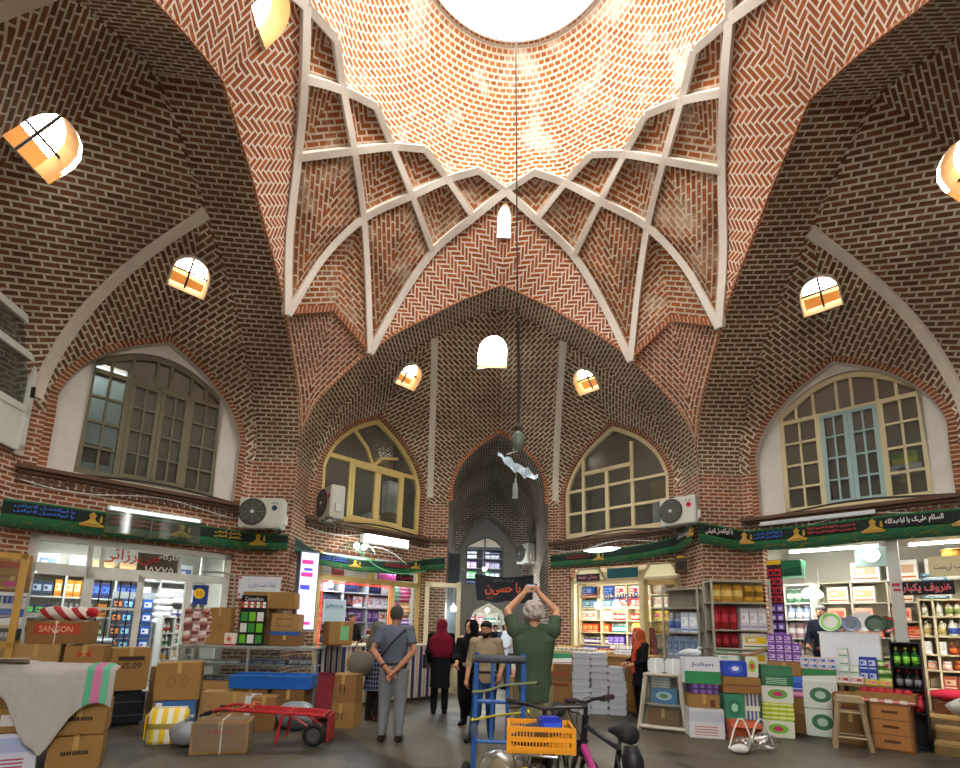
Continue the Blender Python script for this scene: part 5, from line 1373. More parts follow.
b = MB(); b.lathe([(0, -.06), (.06, -.04), (.075, .02), (.04, .07), (0, .075)], n=12, c=(.3, -.06, .02)); b.build('red_knot', C_('#b8242e', .6), t, smooth=True)
# -- cartons before the left shop step
CB('brown carton printed with a black emblem and code N5.09 by the left shop', (-5.62, 2.42, .505), (.5, .36, .62), D_(40), 1, 'N5.09', C_('#2a2018'), tw=.6, th=.14, tz=.58, panel=('#33281c', .2, .86, .7, .8))
t = thing('black_wrapped_bundle', 'bundle wrapped in shiny black plastic under the N5.09 carton', 'bundle', (-5.62, 2.42, 0), D_(40))
o = bev_box('wrapped_body', (.5, .38, .5), C_('#1d2026', .25), .05, 3, t, jitter=.02); b = MB()
for z in (.15, .34): b.box((0, -.192, z), (.46, .006, .012))
b.build('crease', C_('#4a5058', .3), t)
for k, (m, h) in enumerate(((2, .2), (0, .22), (3, .18), (1, .2))):
    CB('flat brown carton %s in the pile on the left shop threshold' % ('lowest', 'second', 'third', 'uppermost')[k], (-5.2, 2.78, .02 + sum((.2, .22, .18, .2)[:k]) + k*.004), (.42, .36, h), D_(45), m, panel=('#e0d8d0', .2, .8, .3, .7) if k == 3 else None)
CB('brown carton on the blue tissue pack beside the left shop door', (-4.52, 1.9, .47), (.55, .44, .5), D_(24), 1, '◇ ◇', C_('#8a6234'), tw=.5, th=.4, flaps=False)
CB('blue and red printed tissue pack on the floor under a brown carton', (-4.52, 1.9, 0), (.46, .42, .465), D_(24), pk('#2f6aa8', '#c83a4a', '#e8e8f0', 'logo'), tape=False, cat='tissue pack', name='tissue_pack', panel=('#dfe4ea', .0, .16, .05, .95))
t = thing('yellow_sack', 'yellow and white printed sack standing on the floor at left', 'sack', (-4.33, 1.42, 0), D_(18))
b = MB(); me_ = []
for k in range(9):
    z = k/8; w = .24*(1 - .25*abs(z-.45)**1.5) + .01*math.sin(k*2.1); d_ = .16*(1.05-.7*z**3)
    me_.append([(w*math.copysign(abs(math.cos(a))**.6, math.cos(a)), d_*math.copysign(abs(math.sin(a))**.6, math.sin(a)), z*.42) for a in [2*PI*i/16 for i in range(16)]])
for k in range(8):
    for i in range(16): b.poly([me_[k][i], me_[k][(i+1) % 16], me_[k+1][(i+1) % 16], me_[k+1][i]])
b.poly(me_[-1]); b.poly(me_[0][::-1]); b.build('sack_body', pk('#d8d4c4', '#d8b81e', '#8a7a30', 'stripe'), t, smooth=True, merge=True)
b = MB(); b.box((0, 0, .425), (.4, .05, .02)); b.build('sack_seam', C_('#cfc8b0'), t); b = MB(); b.box((-.243, 0, .2), (.012, .2, .3)); b.build('yellow_side', C_('#d8b41c'), t)
CB('long brown carton lying behind the red hand truck', (-4.02, 2.62, 0), (.94, .36, .5), D_(16), 3, 'بسته بندی', C_('#4a3620'), tw=.5, th=.4, fa=True)
CB('brown carton end showing right of the long carton', (-3.44, 2.28, 0), (.34, .3, .48), D_(14), 0)
t = thing('grey_bag', 'crumpled grey plastic bag on the floor beside the yellow sack', 'bag', (-3.98, 1.2, 0))
def blob(mb, rx, ry, rz_, seed, n=12, m=0, c=(0, 0, 0), amp=.16):
    rn = random.Random(seed); ph = [rn.uniform(0, 6) for _ in range(6)]
    g = []
    for j in range(n//2+1):
        th = PI*j/(n//2); r_ = []
        for i in range(n):
            a = 2*PI*i/n; k = 1 + amp*math.sin(3*a+ph[0]+th*2)*math.sin(th) + amp*.6*math.sin(5*a+ph[1]-3*th)*math.sin(th)
            z = rz_*(1-math.cos(th)); r_.append((c[0]+rx*k*math.sin(th)*math.cos(a), c[1]+ry*k*math.sin(th)*math.sin(a), c[2]+z*(1+.1*math.sin(a*2+ph[2])*math.sin(th))))
        g.append(r_)
    for j in range(n//2):
        for i in range(n): mb.poly([g[j][i], g[j+1][i], g[j+1][(i+1) % n], g[j][(i+1) % n]][::-1], None, m)
b = MB(); blob(b, .17, .13, .15, 3, 18); b.build('bag_body', C_('#8f9298', .4), t, smooth=True, merge=True); b = MB(); b.tube([(0, 0, .3), (.03, 0, .36), (.07, .02, .35)], [.035, .02, .03], 8); b.build('bag_knot', C_('#8f9298', .4), t, smooth=True)
t = CB('brown carton wrapped in clear plastic in front of the red hand truck', (-3.42, 1.02, 0), (.62, .4, .37), D_(14), 1, '● ■■ ▲', REDINK, tw=.5, th=.16, tz=.7)
WRAP = glass_mat('clear_wrap', (.88, .88, .86), .2, .25)
o = bev_box('plastic_wrap', (.65, .43, .39), WRAP, .04, 3, t, jitter=.012); b = MB(); b.box((.02, -.22, .19), (.012, .006, .38)); b.box((.02, 0, .392), (.012, .44, .006)); b.build('string', C_('#d8d4c8', .9), t)
# -- glass counter case before the left pier, blue tray and cartons below
t = thing('glass_counter', 'long glass fronted counter case before the left pier', 'display case', (-4.1, 3.3, 0), D_(2))
b = MB(); bars2(b, [(-1.1, .55, 1.1, .55), (-1.1, 1.12, 1.1, 1.12), (-1.1, 0, -1.1, 1.12), (1.1, 0, 1.1, 1.12), (0, .55, 0, 1.12)], .035, .035, -.25); bars2(b, [(-1.1, 1.12, 1.1, 1.12), (-1.1, 0, -1.1, 1.12), (1.1, 0, 1.1, 1.12)], .035, .035, .25)
b.build('metal_frame', C_('#b8bab8', .35, .6), t)
b = MB(); b.box((0, 0, 1.15), (2.26, .56, .02)); b.build('top_glass', C_('#9fb0ac', .15), t)
b = MB(); b.poly([(-1.1, -.255, .57), (1.1, -.255, .57), (1.1, -.255, 1.1), (-1.1, -.255, 1.1)]); b.build('front_glass', GL_CLEAR, t)
b = MB(); b.box((0, .02, .84), (2.16, .46, .012)); b.box((0, 0, .55), (2.16, .5, .02)); b.box((0, .24, .28), (2.16, .02, .54)); b.build('shelf', C_('#8a8f8c', .4), t)
cs = [('pack', (.14, .2, .1), PM('#2a3440', '#7a8a98', '#c0c4c8'), 5, 'dark electric part box'), ('jar', (.1, .1, .12), PM('#3a3e46', '#b8bcc0', '#2a2a2e'), 5, 'black adaptor'), ('pack', (.16, .2, .12), PM('#c8ccd0', '#5a7a9a', '#e8e8e8'), 6, 'grey boxed part')]
row(Matrix.Translation((-4.1, 3.3, 0)) @ Matrix.Rotation(D_(2), 4, 'Z'), D_(2), -1.02, 1.02, 0, .562, cs, 'on the lower shelf of the glass counter case', 71)
row(Matrix.Translation((-4.1, 3.3, 0)) @ Matrix.Rotation(D_(2), 4, 'Z'), D_(2), -1.02, 1.02, 0, .848, [('pack', (.2, .22, .06), PM('#9aa4a8', '#d0d4d6', '#707a80'), 4, 'flat grey part pack'), ('pack', (.18, .2, .09), PM('#22344e', '#5a88b0', '#c8d0d8'), 4, 'flat navy part pack'), ('jar', (.09, .09, .14), PM('#5a6a72', '#aab4b8', '#3a4248'), 4, 'grey meter')], 'on the upper shelf of the glass counter case', 72)
t = thing('cardboard_sheet', 'bent brown cardboard sheet leaning on the glass counter front', 'cardboard sheet', (-4.55, 2.93, .53), D_(6))
b = MB(); b.M = Matrix.Rotation(D_(24), 4, 'X'); b.box((0, 0, 0), (.95, .3, .012)); b.box((-.3, -.12, .01), (.3, .08, .01)); b.build('sheet', CARD[0], t)
t = thing('blue_tray', 'bright blue divided plastic tray resting on cartons before the glass counter', 'tray', (-3.5, 2.72, .55), D_(4))
b = MB(); BL = C_('#1f62b8', .35)
b.box((0, 0, .01), (1.2, .42, .02)); b.box((0, -.21, .1), (1.2, .015, .2)); b.box((0, .21, .1), (1.2, .015, .2)); b.box((-.6, 0, .1), (.015, .42, .2)); b.box((.6, 0, .1), (.015, .42, .2)); b.build('tray_body', BL, t)
for x in (-.36, -.1, .16, .4):
    b = MB(); b.box((x, 0, .1), (.012, .4, .17)); b.build('divider', BL, t)
b = MB(); b.box((0, -.222, .19), (1.24, .02, .025)); b.box((0, .222, .19), (1.24, .02, .025)); b.build('tray_rim', C_('#3a7cc8', .35), t)
CB('brown carton under the left half of the blue tray', (-3.78, 2.74, 0), (.52, .44, .54), D_(2), 0)
CB('brown carton under the right half of the blue tray', (-3.2, 2.74, 0), (.5, .42, .54), D_(0), 2)
t = thing('paper_sheet', 'white paper sheet taped to the carton below the blue tray', 'paper', (-3.78, 2.49, .12), D_(2)); b = MB(); b.box((0, 0, .18), (.4, .006, .36)); b.build('paper', C_('#d4d8e0'), t); b = MB(); b.box((0, -.004, .34), (.08, .003, .03)); b.build('tape', TAPE, t)
t = thing('grey_sack', 'grey plastic sack slumped beside the dark red board', 'sack', (-3.0, 2.36, 0)); b = MB(); blob(b, .26, .16, .2, 8, 18); b.build('sack_body', C_('#8b949a', .35), t, smooth=True, merge=True); b = MB(); b.tube([(.12, -.02, .33), (.2, -.05, .28), (.24, -.08, .2)], [.05, .035, .02], 8); b.build('sack_neck', C_('#b4bcc0', .35), t, smooth=True)
t = thing('red_board', 'dark red upright board leaning against the brown cartons', 'board', (-2.62, 2.33, 0), D_(-12)); b = MB(); b.M = Matrix.Rotation(D_(-7), 4, 'X'); b.box((0, 0, .42), (.26, .03, .82)); b.build('board', C_('#7a2832', .6), t); b = MB(); b.M = Matrix.Rotation(D_(-7), 4, 'X'); b.box((0, -.018, .8), (.26, .012, .04)); b.box((0, -.018, .04), (.26, .012, .04)); b.build('batten', C_('#5f1e28', .6), t)
CB('lower brown carton right of the dark red board', (-2.36, 2.72, 0), (.42, .4, .36), D_(-6), 1, '▮ ▮', tw=.2, th=.3)
CB('upper brown carton right of the dark red board', (-2.36, 2.73, .365), (.41, .4, .42), D_(-3), 0, '▮ ▮', tw=.2, th=.26)
# on top of the case
CB('tall narrow brown carton standing on the glass counter', (-4.72, 3.3, 1.162), (.38, .16, .62), D_(4), 1, 'پک', C_('#86602e'), fa=True, tw=.4, th=.3)
CB('small brown carton with blue base stripe standing behind the battery display', (-4.28, 3.46, 1.162), (.34, .2, .62), D_(0), 0, panel=('#2a5aa0', .0, 1, .02, .12))
CB('wide brown carton with blue base stripe on the right of the glass counter', (-3.6, 3.4, 1.162), (.5, .3, .24), D_(2), 2, panel=('#2a5aa0', 0, 1, .75, 1))
CB('square brown carton on the wide carton atop the glass counter', (-3.62, 3.42, 1.405), (.46, .28, .3), D_(-3), 3, '▭', C_('#8a6a40'), tw=.6, th=.5)
CB('long brown carton crowning the pile on the glass counter', (-3.95, 3.45, 1.79), (.9, .28, .28), D_(1), 1)
CB('brown carton supporting the left of the long carton on the pile', (-4.02, 3.62, 1.162), (.3, .26, .62), D_(0), 2)
t = thing('battery_display', 'black battery display card rack on the glass counter', 'display rack', (-4.16, 3.2, 1.162), D_(6))
b = MB(); b.box((0, .06, .42), (.42, .02, .84)); b.box((0, 0, .02), (.42, .2, .03)); b.build('back_card', C_('#14161a', .4), t); writing('Camelion', t, (0, .045, .78), .3, .06, C_('#e0e0e0'))
b = MB(); b.box((0, .046, .68), (.4, .006, .1)); b.build('photo_band', pk('#c83a3a', '#e8e8e0', '#3a8a5a', 'stripe'), t)
for i in range(3):
    for j in range(3):
        b = MB(); b.box((-.13+.13*i, .035, .1+.19*j), (.1, .025, .15)); b.build('battery_card', C_(('#6ab82a', '#d8d8d8', '#3a8a3a')[(i+j) % 3]), t)
t = thing('small_tin_box', 'white and red small box at the front of the glass counter', 'box', (-4.42, 3.08, 1.162), D_(-8)); bev_box('box_body', (.17, .1, .2), pk('#d8d4cc', '#d8b48a', '#c03a2a', 'logo'), .004, 1, t); b = MB(); b.box((0, 0, .01), (.18, .11, .03)); b.build('red_base', C_('#b8302a'), t)
t = thing('sachet_bundle', 'big bundle of mottled red and white sachets hanging at the left counter end', 'sachets', (-4.98, 3.14, 1.165), D_(35))
for i in range(4):
    for j in range(5):
        b = MB(); o_ = good('bag', (.11, .05, .15), PM(('#a87a6a', '#c8b0a8', '#8a5a5a', '#b89898')[(i*2+j) % 4], ('#7a3a3a', '#e0d8d0')[(i+j) % 2], '#c8c0b8'))
        o = bpy.data.objects.new('sachet', o_); COL.objects.link(o); o.parent = t; o.location = (-.18+.115*i, .02*((i+j) % 2), .11*j); o.rotation_euler = (0, .15*((i*j) % 3-1), .2*((i+j) % 3-1))
t = thing('paper_notice', 'white paper notice with blue handwriting on the left pier', 'notice', (-4.36, 3.855, 1.98)); b = MB(); b.box((0, 0, .2), (.78, .008, .4)); b.build('paper', C_('#cfd4dc', .7), t); writing('لطفا دست نزنید', t, (.05, -.008, .24), .5, .12, C_('#5a6a9a'), fa=True); b = MB(); b.box((-.36, -.006, .06), (.04, .004, .04)); b.box((-.36, -.006, .37), (.04, .004, .04)); b.build('red_pins', C_('#b03040'), t)
t = thing('light_box_sign', 'tall backlit sign box with pink and blue stripes on the left pier', 'sign', (-3.56, 4.12, 1.42), D_(38))
b = MB(); b.box((0, .09, .74), (.36, .2, 1.5)); b.build('sign_casing', C_('#6f8494', .45), t)
b = MB(); b.box((0, -.013, .74), (.33, .008, 1.44)); b.build('lit_panel', glow('sign_panel_glow', hx('#d9d8f4'), .85), t)
b = MB()
for z, c in ((1.28, 0), (1.04, 0)): b.box((-.04, -.02, z), (.22, .006, .08))
b.box((-.03, -.02, .13), (.24, .006, .06)); b.build('pink_stripes', glow('sign_pink', hx('#d83a8a'), .9), t)
b = MB(); b.box((-.06, -.02, .8), (.18, .006, .09)); b.box((-.02, -.02, 1.14), (.16, .006, .05)); b.build('blue_stripes', glow('sign_blue', hx('#4a4ad8'), .9), t)
CB('brown carton with green paper on the left end of the striped counter', (-3.0, 4.42, 1.16), (.48, .3, .44), D_(38), 1, panel=('#7ac088', .45, .8, .2, .8))
# -- piles before the far right shop
CB('large brown carton at the foot of the pile left of the white packs', (1.2, 5.05, 0), (.78, .5, .55), D_(-4), 0, panel=('#7a3a22', .25, .9, .82, .92))
CB('brown carton with dark red band amid the pile left of the white packs', (1.2, 5.05, .555), (.72, .48, .32), D_(-2), 2, panel=('#8a4030', .2, .95, .3, .5))
CB('white and green tissue pack on the pile left of the white packs', (1.32, 5.02, .88), (.56, .4, .2), D_(-6), pk('#e4ece8', '#3a9a6a', '#c83a3a', 'half'), tape=False, name='tissue_pack', cat='tissue pack')
CB('small brown carton on the left of the grocery counter', (.66, 5.68, 1.09), (.3, .24, .18), D_(-8), 3)
CB('brown carton beside the green shirted man, behind the bicycle', (.62, 5.1, 0), (.5, .44, .6), D_(6), 1)
CB('salmon and white carton on the brown carton behind the green shirted man', (.64, 5.1, .605), (.42, .4, .3), D_(6), pk('#d8b0a0', '#e8e0d8', '#c85a4a', 'half'), tape=False)
me_o = bev_box('white_tissue_pack', (.33, .4, .125), pk('#b6bac2', '#a4aab6', '#7684a4', 'band'), .02, 2); wm = me_o.data; bpy.data.objects.remove(me_o)
for c_, (x, y, nl) in enumerate(((1.7, 4.5, 9), (2.04, 4.55, 9), (2.37, 4.48, 7))):
    for k in range(nl):
        o = bpy.data.objects.new('white_tissue_pack', wm); COL.objects.link(o); o.location = (x + random.uniform(-.012, .012), y, k*.1265); o.rotation_euler.z = D_(-8) + random.uniform(-.05, .05)
        tag(o, 'white wrapped tissue pack in the %s column beside the orange scarf woman' % ('left', 'middle', 'right')[c_], 'tissue pack', 'white packs in the %s column' % ('left', 'middle', 'right')[c_])
# -- trapezoid display stand
t = thing('tapered_display_stand', 'white framed tapered display stand with glass front holding packs', 'display stand', (2.78, 3.1, 0), D_(-30))
b = MB(); TF = C_('#b9b2a2', .6)
q = [(-.36, -.24), (.36, -.24), (.36, .22), (-.36, .22)]; qt = [(-.25, -.17), (.27, -.17), (.27, .2), (-.25, .2)]
for (x0, y0), (x1, y1) in zip(q, qt):
    b.tube([(x0, y0, 0), (x1, y1, .88)], .034, 4)
for i in range(4):
    b.tube([(*q[i], .05), (*q[(i+1) % 4], .05)], .034, 4); b.tube([(*qt[i], .86), (*qt[(i+1) % 4], .86)], .03, 4)
b.build('frame', TF, t)
b = MB(); b.poly([(*q[0], .05), (*q[1], .05), (*qt[1], .86), (*qt[0], .86)]); b.build('front_glass', GL_CLEAR, t)
b = MB(); b.poly([(*q[1], .05), (*q[2], .05), (*qt[2], .86), (*qt[1], .86)]); b.poly([(*q[3], .05), (*q[0], .05), (*qt[0], .86), (*qt[3], .86)]); b.poly([(*q[2], .05), (*q[3], .05), (*qt[3], .86), (*qt[2], .86)]); b.build('side_panel', C_('#a09a8a', .6), t)
b = MB(); b.box((0, .01, .87), (.58, .42, .02)); b.build('top_board', TF, t); b = MB(); b.box((0, 0, .4), (.58, .36, .015)); b.box((0, 0, .06), (.66, .4, .015)); b.build('shelf', TF, t)
Ms = Matrix.Translation((2.78, 3.1, 0)) @ Matrix.Rotation(D_(-30), 4, 'Z')
CB('blue pack with green emblem inside the tapered stand', Ms @ V((.02, -.02, .41)), (.4, .2, .24), D_(-30), pk('#3a7ab0', '#a8c8e0', '#4a9a3a', 'logo'), tape=False, name='soap_pack', cat='pack')
CB('brown carton inside the bottom of the tapered stand', Ms @ V((0, 0, .07)), (.5, .28, .26), D_(-30), 2)
for k in range(4):
    me = good('pack', (.3, .22, .04), PM('#8f9a98', '#c8d0ce', '#70807c')); put_good(me, 'pack', Ms @ V((-.02, -.02, .655 + .042*k)), D_(-30), 'flat grey tray in the pile inside the tapered stand', 'flat trays inside the tapered stand')
for k, (x, r, ph) in enumerate(((-.1, 0, 'left white foam pack on the tapered stand'), (.16, .1, 'right white foam pack on the tapered stand'))):
    t = thing('foam_pack', ph, 'foam pack', Ms @ V((x, .02, .882)), D_(-30)+r); bev_box('pack_body', (.26, .26, .24), C_('#d4dadc', .5), .03, 2, t); b = MB(); b.box((0, 0, .241), (.03, .26, .004)); b.box((0, -.131, .12), (.03, .004, .24)); b.build('wrap_seam', C_('#eef2f2', .3), t)
# ------------------------------------------------------------------ right hand shelves, piles, steps
def shelf_free(label, loc, rz, w, d, zs, h, mat, ups=True):
    t = thing('metal_rack', label, 'rack', loc, rz)
    for x in (-w/2, w/2):
        for y in (-d/2, d/2):
            b = MB(); b.box((x, y, h/2), (.035, .035, h)); b.build('upright', mat, t)
    for z in zs:
        b = MB(); b.box((0, 0, z), (w, d, .022)); b.build('shelf_board', mat, t)
    b = MB(); b.box((0, d/2, h/2), (w, .01, h)); b.build('back_panel', C_('#8f8a7c', .7), t)
    return Matrix.Translation(loc) @ Matrix.Rotation(rz, 4, 'Z')
MA = shelf_free('grey rack of bottled goods standing at the corner of the right pier', (3.5, 3.95, 0), D_(-38), .62, .36, (.1, .75, 1.1, 1.55, 2.0, 2.35), 2.4, C_('#9a978a', .5))
row(MA, D_(-38), -.27, .28, 0, 1.562, [('spray', (.11, .11, .36), PM('#9fb4cc', '#4a6ab0', '#d8e0e8'), 2, 'pale blue bottle'), ('pack', (.14, .2, .36), PM('#c8d4e4', '#e8ecf2', '#6a8ac0'), 2, 'white and blue box')], 'on the upper shelf of the corner rack', 81)
row(MA, D_(-38), -.27, .28, 0, 1.112, [('pack', (.1, .2, .38), PM('#7f95ae', '#5a728e', '#a8b8c8'), 5, 'blue grey upright pack')], 'on the middle shelf of the corner rack', 82)
row(MA, D_(-38), -.27, .28, 0, .762, [('bottle', (.09, .09, .3), PM('#d8d4c8', '#7a3a6a', '#e8a030'), 6, 'small bottle with plum label')], 'on the low shelf of the corner rack', 83)
row(MA, D_(-38), -.27, .28, 0, .112, [('pack', (.25, .28, .4), PM('#b09a70', '#c8b890', '#8a7448'), 2, 'brown carton')], 'in the bottom of the corner rack', 84)
MBk = shelf_free('wide grey rack of red and yellow packs before the right pier', (4.33, 3.6, 0), D_(-6), .98, .4, (.1, .7, 1.0, 1.3, 1.62, 2.1, 2.48), 2.52, C_('#a8a696', .5))
row(MBk, D_(-6), -.45, .46, -.02, 2.112, [('bag', (.18, .14, .32), PM('#c89a3a', '#e8d080', '#a87a20'), 3, 'golden pasta bag'), ('bag', (.16, .14, .3), PM('#d8a838', '#8a6a1a', '#c8a850'), 2, 'amber pasta bag')], 'on the top shelf of the wide rack', 85)
row(MBk, D_(-6), -.45, .46, -.02, 1.632, [('bag', (.14, .14, .4), PM('#9a1824', '#c8404a', '#7a1018'), 3, 'dark red bag'), ('pack', (.14, .2, .38), PM('#c8ccd4', '#e8e8ee', '#9a9ab8'), 3, 'silver white pack')], 'on the upper shelf of the wide rack', 86)
row(MBk, D_(-6), -.45, .46, -.02, 1.312, [('bag', (.14, .14, .26), PM('#8a1420', '#b83a44', '#6a0c14'), 3, 'wine red bag'), ('pack', (.44, .25, .26), PM('#e8e8e0', '#e8c820', '#5a8a3a'), 1, 'wide yellow and white striped pack')], 'on the middle shelf of the wide rack', 87)
row(MBk, D_(-6), -.45, .46, -.02, 1.012, [('pack', (.4, .25, .25), PM('#a8d0bc', '#e8f0ea', '#c87a8a'), 1, 'mint green tissue box'), ('pack', (.44, .25, .25), PM('#e4e4dc', '#e0c020', '#6a9a4a'), 1, 'yellow banded pack')], 'on the lower shelf of the wide rack', 88)
row(MBk, D_(-6), -.45, .46, -.02, .712, [('pack', (.4, .25, .25), PM('#98c8b0', '#e0ece4', '#b06a7a'), 1, 'green tissue box'), ('pack', (.42, .25, .2), PM('#a87848', '#c89858', '#8a6034'), 1, 'open brown tray carton')], 'on the low shelf of the wide rack', 89)
row(MBk, D_(-6), -.45, .46, -.02, .112, [('pack', (.42, .28, .45), PM('#a88858', '#c0a070', '#8a6c40'), 2, 'brown storage carton')], 'in the bottom of the wide rack', 90)
# piles, named from left to right
CB('white carton with faint grey print at the foot of the leftmost pile', (3.22, 2.62, 0), (.5, .4, .43), D_(-14), pk('#c9ccd0', '#b4bcc8', '#c07a80', 'text'), tape=False)
CB('small brown carton on the white carton of the leftmost pile', (3.2, 2.64, .435), (.44, .34, .2), D_(-12), 1, panel=('#6a3a2a', .7, .85, .1, .6))
CB('purple soap pack in the middle of the leftmost pile', (3.22, 2.66, .64), (.4, .32, .14), D_(-10), pk('#5a3a8a', '#8a6ac0', '#3a2a6a', 'stripe'), tape=False, name='soap_pack', cat='pack')
CB('white and green detergent carton lettered Jolian on the leftmost pile', (3.2, 2.66, .785), (.52, .36, .4), D_(-12), pk('#d4d8e0', '#d4d8e0', '#d4d8e0', 'band'), 'Jolian', C_('#2a3a8a'), tape=False, panel=('#2f8a52', 0, 1, .02, .48), tw=.62, th=.17, tz=.72, name='detergent_carton')
t = thing('white_bag', 'white plastic bag lying on top of the leftmost pile', 'bag', (3.1, 2.72, 1.19)); b = MB(); blob(b, .17, .12, .06, 5, 16); b.build('bag_body', C_('#cfd8dc', .35), t, smooth=True, merge=True); b = MB(); b.tube([(.1, 0, .1), (.15, .02, .14), (.19, 0, .13)], [.03, .018, .02], 8); b.build('bag_knot', C_('#cfd8dc', .35), t, smooth=True)
CB('dark blue carton at the foot of the second pile', (3.78, 2.78, 0), (.52, .42, .2), D_(-10), pk('#2a3a6a', '#4a5a8a', '#c8a050', 'half'), tape=False)
CB('green and white carton with round emblem low in the second pile', (3.72, 2.78, .205), (.3, .38, .44), D_(-10), pk('#3a8a6a', '#2a7a5a', '#a8d8c0', 'logo'), tape=False)
CB('blue and cream tall pack right of the green carton in the second pile', (4.0, 2.76, .205), (.22, .34, .44), D_(-10), pk('#d8d4c0', '#3a5a9a', '#e8e8e0', 'stripe'), tape=False, name='tall_pack', cat='pack')
CB('open brown tray carton in the middle of the second pile', (3.84, 2.76, .65), (.56, .4, .24), D_(-10), 1, tape=False, panel=('#7a4a2a', .05, .95, .45, .55))
CB('bright blue wipes pack on the brown tray of the second pile', (3.76, 2.72, .895), (.34, .22, .24), D_(-8), pk('#2a4ab8', '#4a6ad8', '#e0e4f0', 'logo'), tape=False, name='wipes_pack', cat='pack')
CB('white and lime pack right of the blue wipes pack', (4.05, 2.76, .895), (.18, .28, .32), D_(-14), pk('#d8dcd0', '#9ac83a', '#d84a5a', 'logo'), tape=False, name='wipes_pack', cat='pack')
t = thing('flattened_carton', 'flattened brown cardboard with bent flaps on top of the second pile', 'cardboard', (3.85, 2.82, 1.225), D_(-16)); b = MB(); b.box((0, 0, .006), (.5, .3, .012)); b.build('sheet', CARD[2], t)
for sx, a in ((-1, 20), (1, -26)):
    b = MB(); b.M = Matrix.Translation((sx*.25, 0, .01)) @ Matrix.Rotation(D_(a), 4, 'Y'); b.box((sx*.12, 0, 0), (.24, .28, .01)); b.build('bent_flap', CARD[0], t)
for k, (c, ph, h) in enumerate(((('#d4dcc8', '#78b83a', '#b8305a', 'logo'), 'white and green carton with crimson spot at the foot of the green pile', .25), (('#8ac02a', '#d0d43a', '#e8ecd0', 'grid'), 'lime yellow carton in the lower half of the green pile', .26), (('#d8dcd4', '#6aa84a', '#c03a6a', 'logo'), 'white carton with crimson spot in the upper half of the green pile', .25), (('#2a6a48', '#3a7a58', '#a8d0b0', 'text'), 'dark green carton topmost on the green pile', .3))):
    CB(ph, (4.42 + .01*k, 2.78, (0, .254, .518, .772)[k]), (.44, .36, h), D_(-20), pk(*c), tape=False)
CB('orange red open box standing on the floor before the second pile', (3.62, 2.22, 0), (.42, .26, .3), D_(-16), C_('#a8502c', .7), tape=False, flaps=True)
t = thing('clear_bag', 'clear plastic bag with white rope handles on the floor at right', 'bag', (3.42, 1.62, 0)); b = MB()
blob(b, .17, .13, .1, 11, 18, 0, (-.12, 0, 0)); blob(b, .18, .12, .12, 14, 18, 0, (.2, .06, 0)); b.build('bag_body', WRAP, t, smooth=True, merge=True)
b = MB(); blob(b, .12, .09, .06, 17, 14, 0, (-.22, -.1, 0)); b.build('white_lump', C_('#d0d0cc', .5), t, smooth=True, merge=True)
for x in (-.15, .12):
    b = MB(); b.tube(polyline([(x-.2, -.05, .05), (x-.06, 0, .36), (x+.04, .02, .42), (x+.16, 0, .1)], 12), .012, 6); b.build('rope_handle', C_('#d8d4cc', .8), t)
# counter pile in front of the right shop
zs_ = 0
for k, (c, h, ph) in enumerate(((2, .3, 'dark brown crate at the foot of the purple pile'), (0, .26, 'brown carton in the lower half of the purple pile'), (pk('#c04a8a', '#e0a0c0', '#f0e0e8', 'band'), .1, 'flat pink and white pack in the purple pile'), (pk('#2a58c0', '#4a78d8', '#c8d8f0', 'half'), .22, 'bright blue carton in the purple pile'), (1, .22, 'open brown carton under the purple packs'))):
    CB(ph, (4.92, 3.24, zs_), (.5, .42, h), D_(-38), c, tape=isinstance(c, int)); zs_ += h + .004
for r in range(3):
    for k in range(4 - (r == 2)):
        me = good('pack', (.11, .16, .15), PM('#7a4aa8', '#c8b0e0', '#e8e0f0')); put_good(me, 'pack', Matrix.Translation((4.92, 3.24, zs_ + r*.152)) @ Matrix.Rotation(D_(-38), 4, 'Z') @ V((-.18+.12*k, 0, 0)), D_(-38), 'purple and white packet in the rows on the purple pile', 'purple packets on the pile')
for k, h in enumerate((.42, .4)):
    CB('white carton with dark green leaf print, %s of the two on the floor' % ('lower', 'upper')[k], (5.27, 2.93, k*.425), (.46, .42, h), D_(-35), pk('#cdd6d0', '#3a7050', '#a8c0b0', 'logo'), tape=False)
CB('white carton with green arc on the leaf print cartons', (5.27, 2.93, .83), (.46, .42, .2), D_(-33), pk('#d4dcd6', '#2a7a48', '#e8f0ea', 'half'), tape=False)
for r in range(2):
    for k in range(4):
        me = good('pack', (.11, .3, .09), PM('#d8dce6', '#3a6ac0', '#e09a50')); put_good(me, 'pack', Matrix.Translation((5.27, 2.93, 1.034 + r*.091)) @ Matrix.Rotation(D_(-35), 4, 'Z') @ V((-.18+.12*k, -.03, 0)), D_(-35), 'blue and white toothpaste box laid on the leaf print cartons', 'toothpaste boxes on the leaf print cartons', 'toothpaste_box', 'toothpaste')
t = thing('goods_table', 'low timber table carrying goods before the right shop', 'table', F.M @ V((1.68, -.24, 0)), F.rz)
b = MB(); b.box((0, 0, .83), (.68, .46, .04)); b.build('tabletop', C_('#8a7048', .7), t)
for x in (-.3, .3):
    for y in (-.19, .19):
        b = MB(); b.box((x, y, .405), (.05, .05, .81)); b.build('leg', C_('#6f5836', .7), t)
TM = F.M @ Matrix.Translation((1.68, -.24, .852))
def rowz(M, a0, a1, y, z, spec, where, n, lv=1):
    kind, d, mats, ph = spec; me = good(kind, d, mats)
    for l in range(lv):
        for k in range(n):
            a = lerp(a0, a1, (k+.5)/n)
            if l and k >= n - (l > 1): continue
            put_good(me, kind, M @ V((a, y, z + l*d[2]*1.004)), F.rz + random.uniform(-.04, .04), ph + ' ' + where, ph + ' group ' + where)
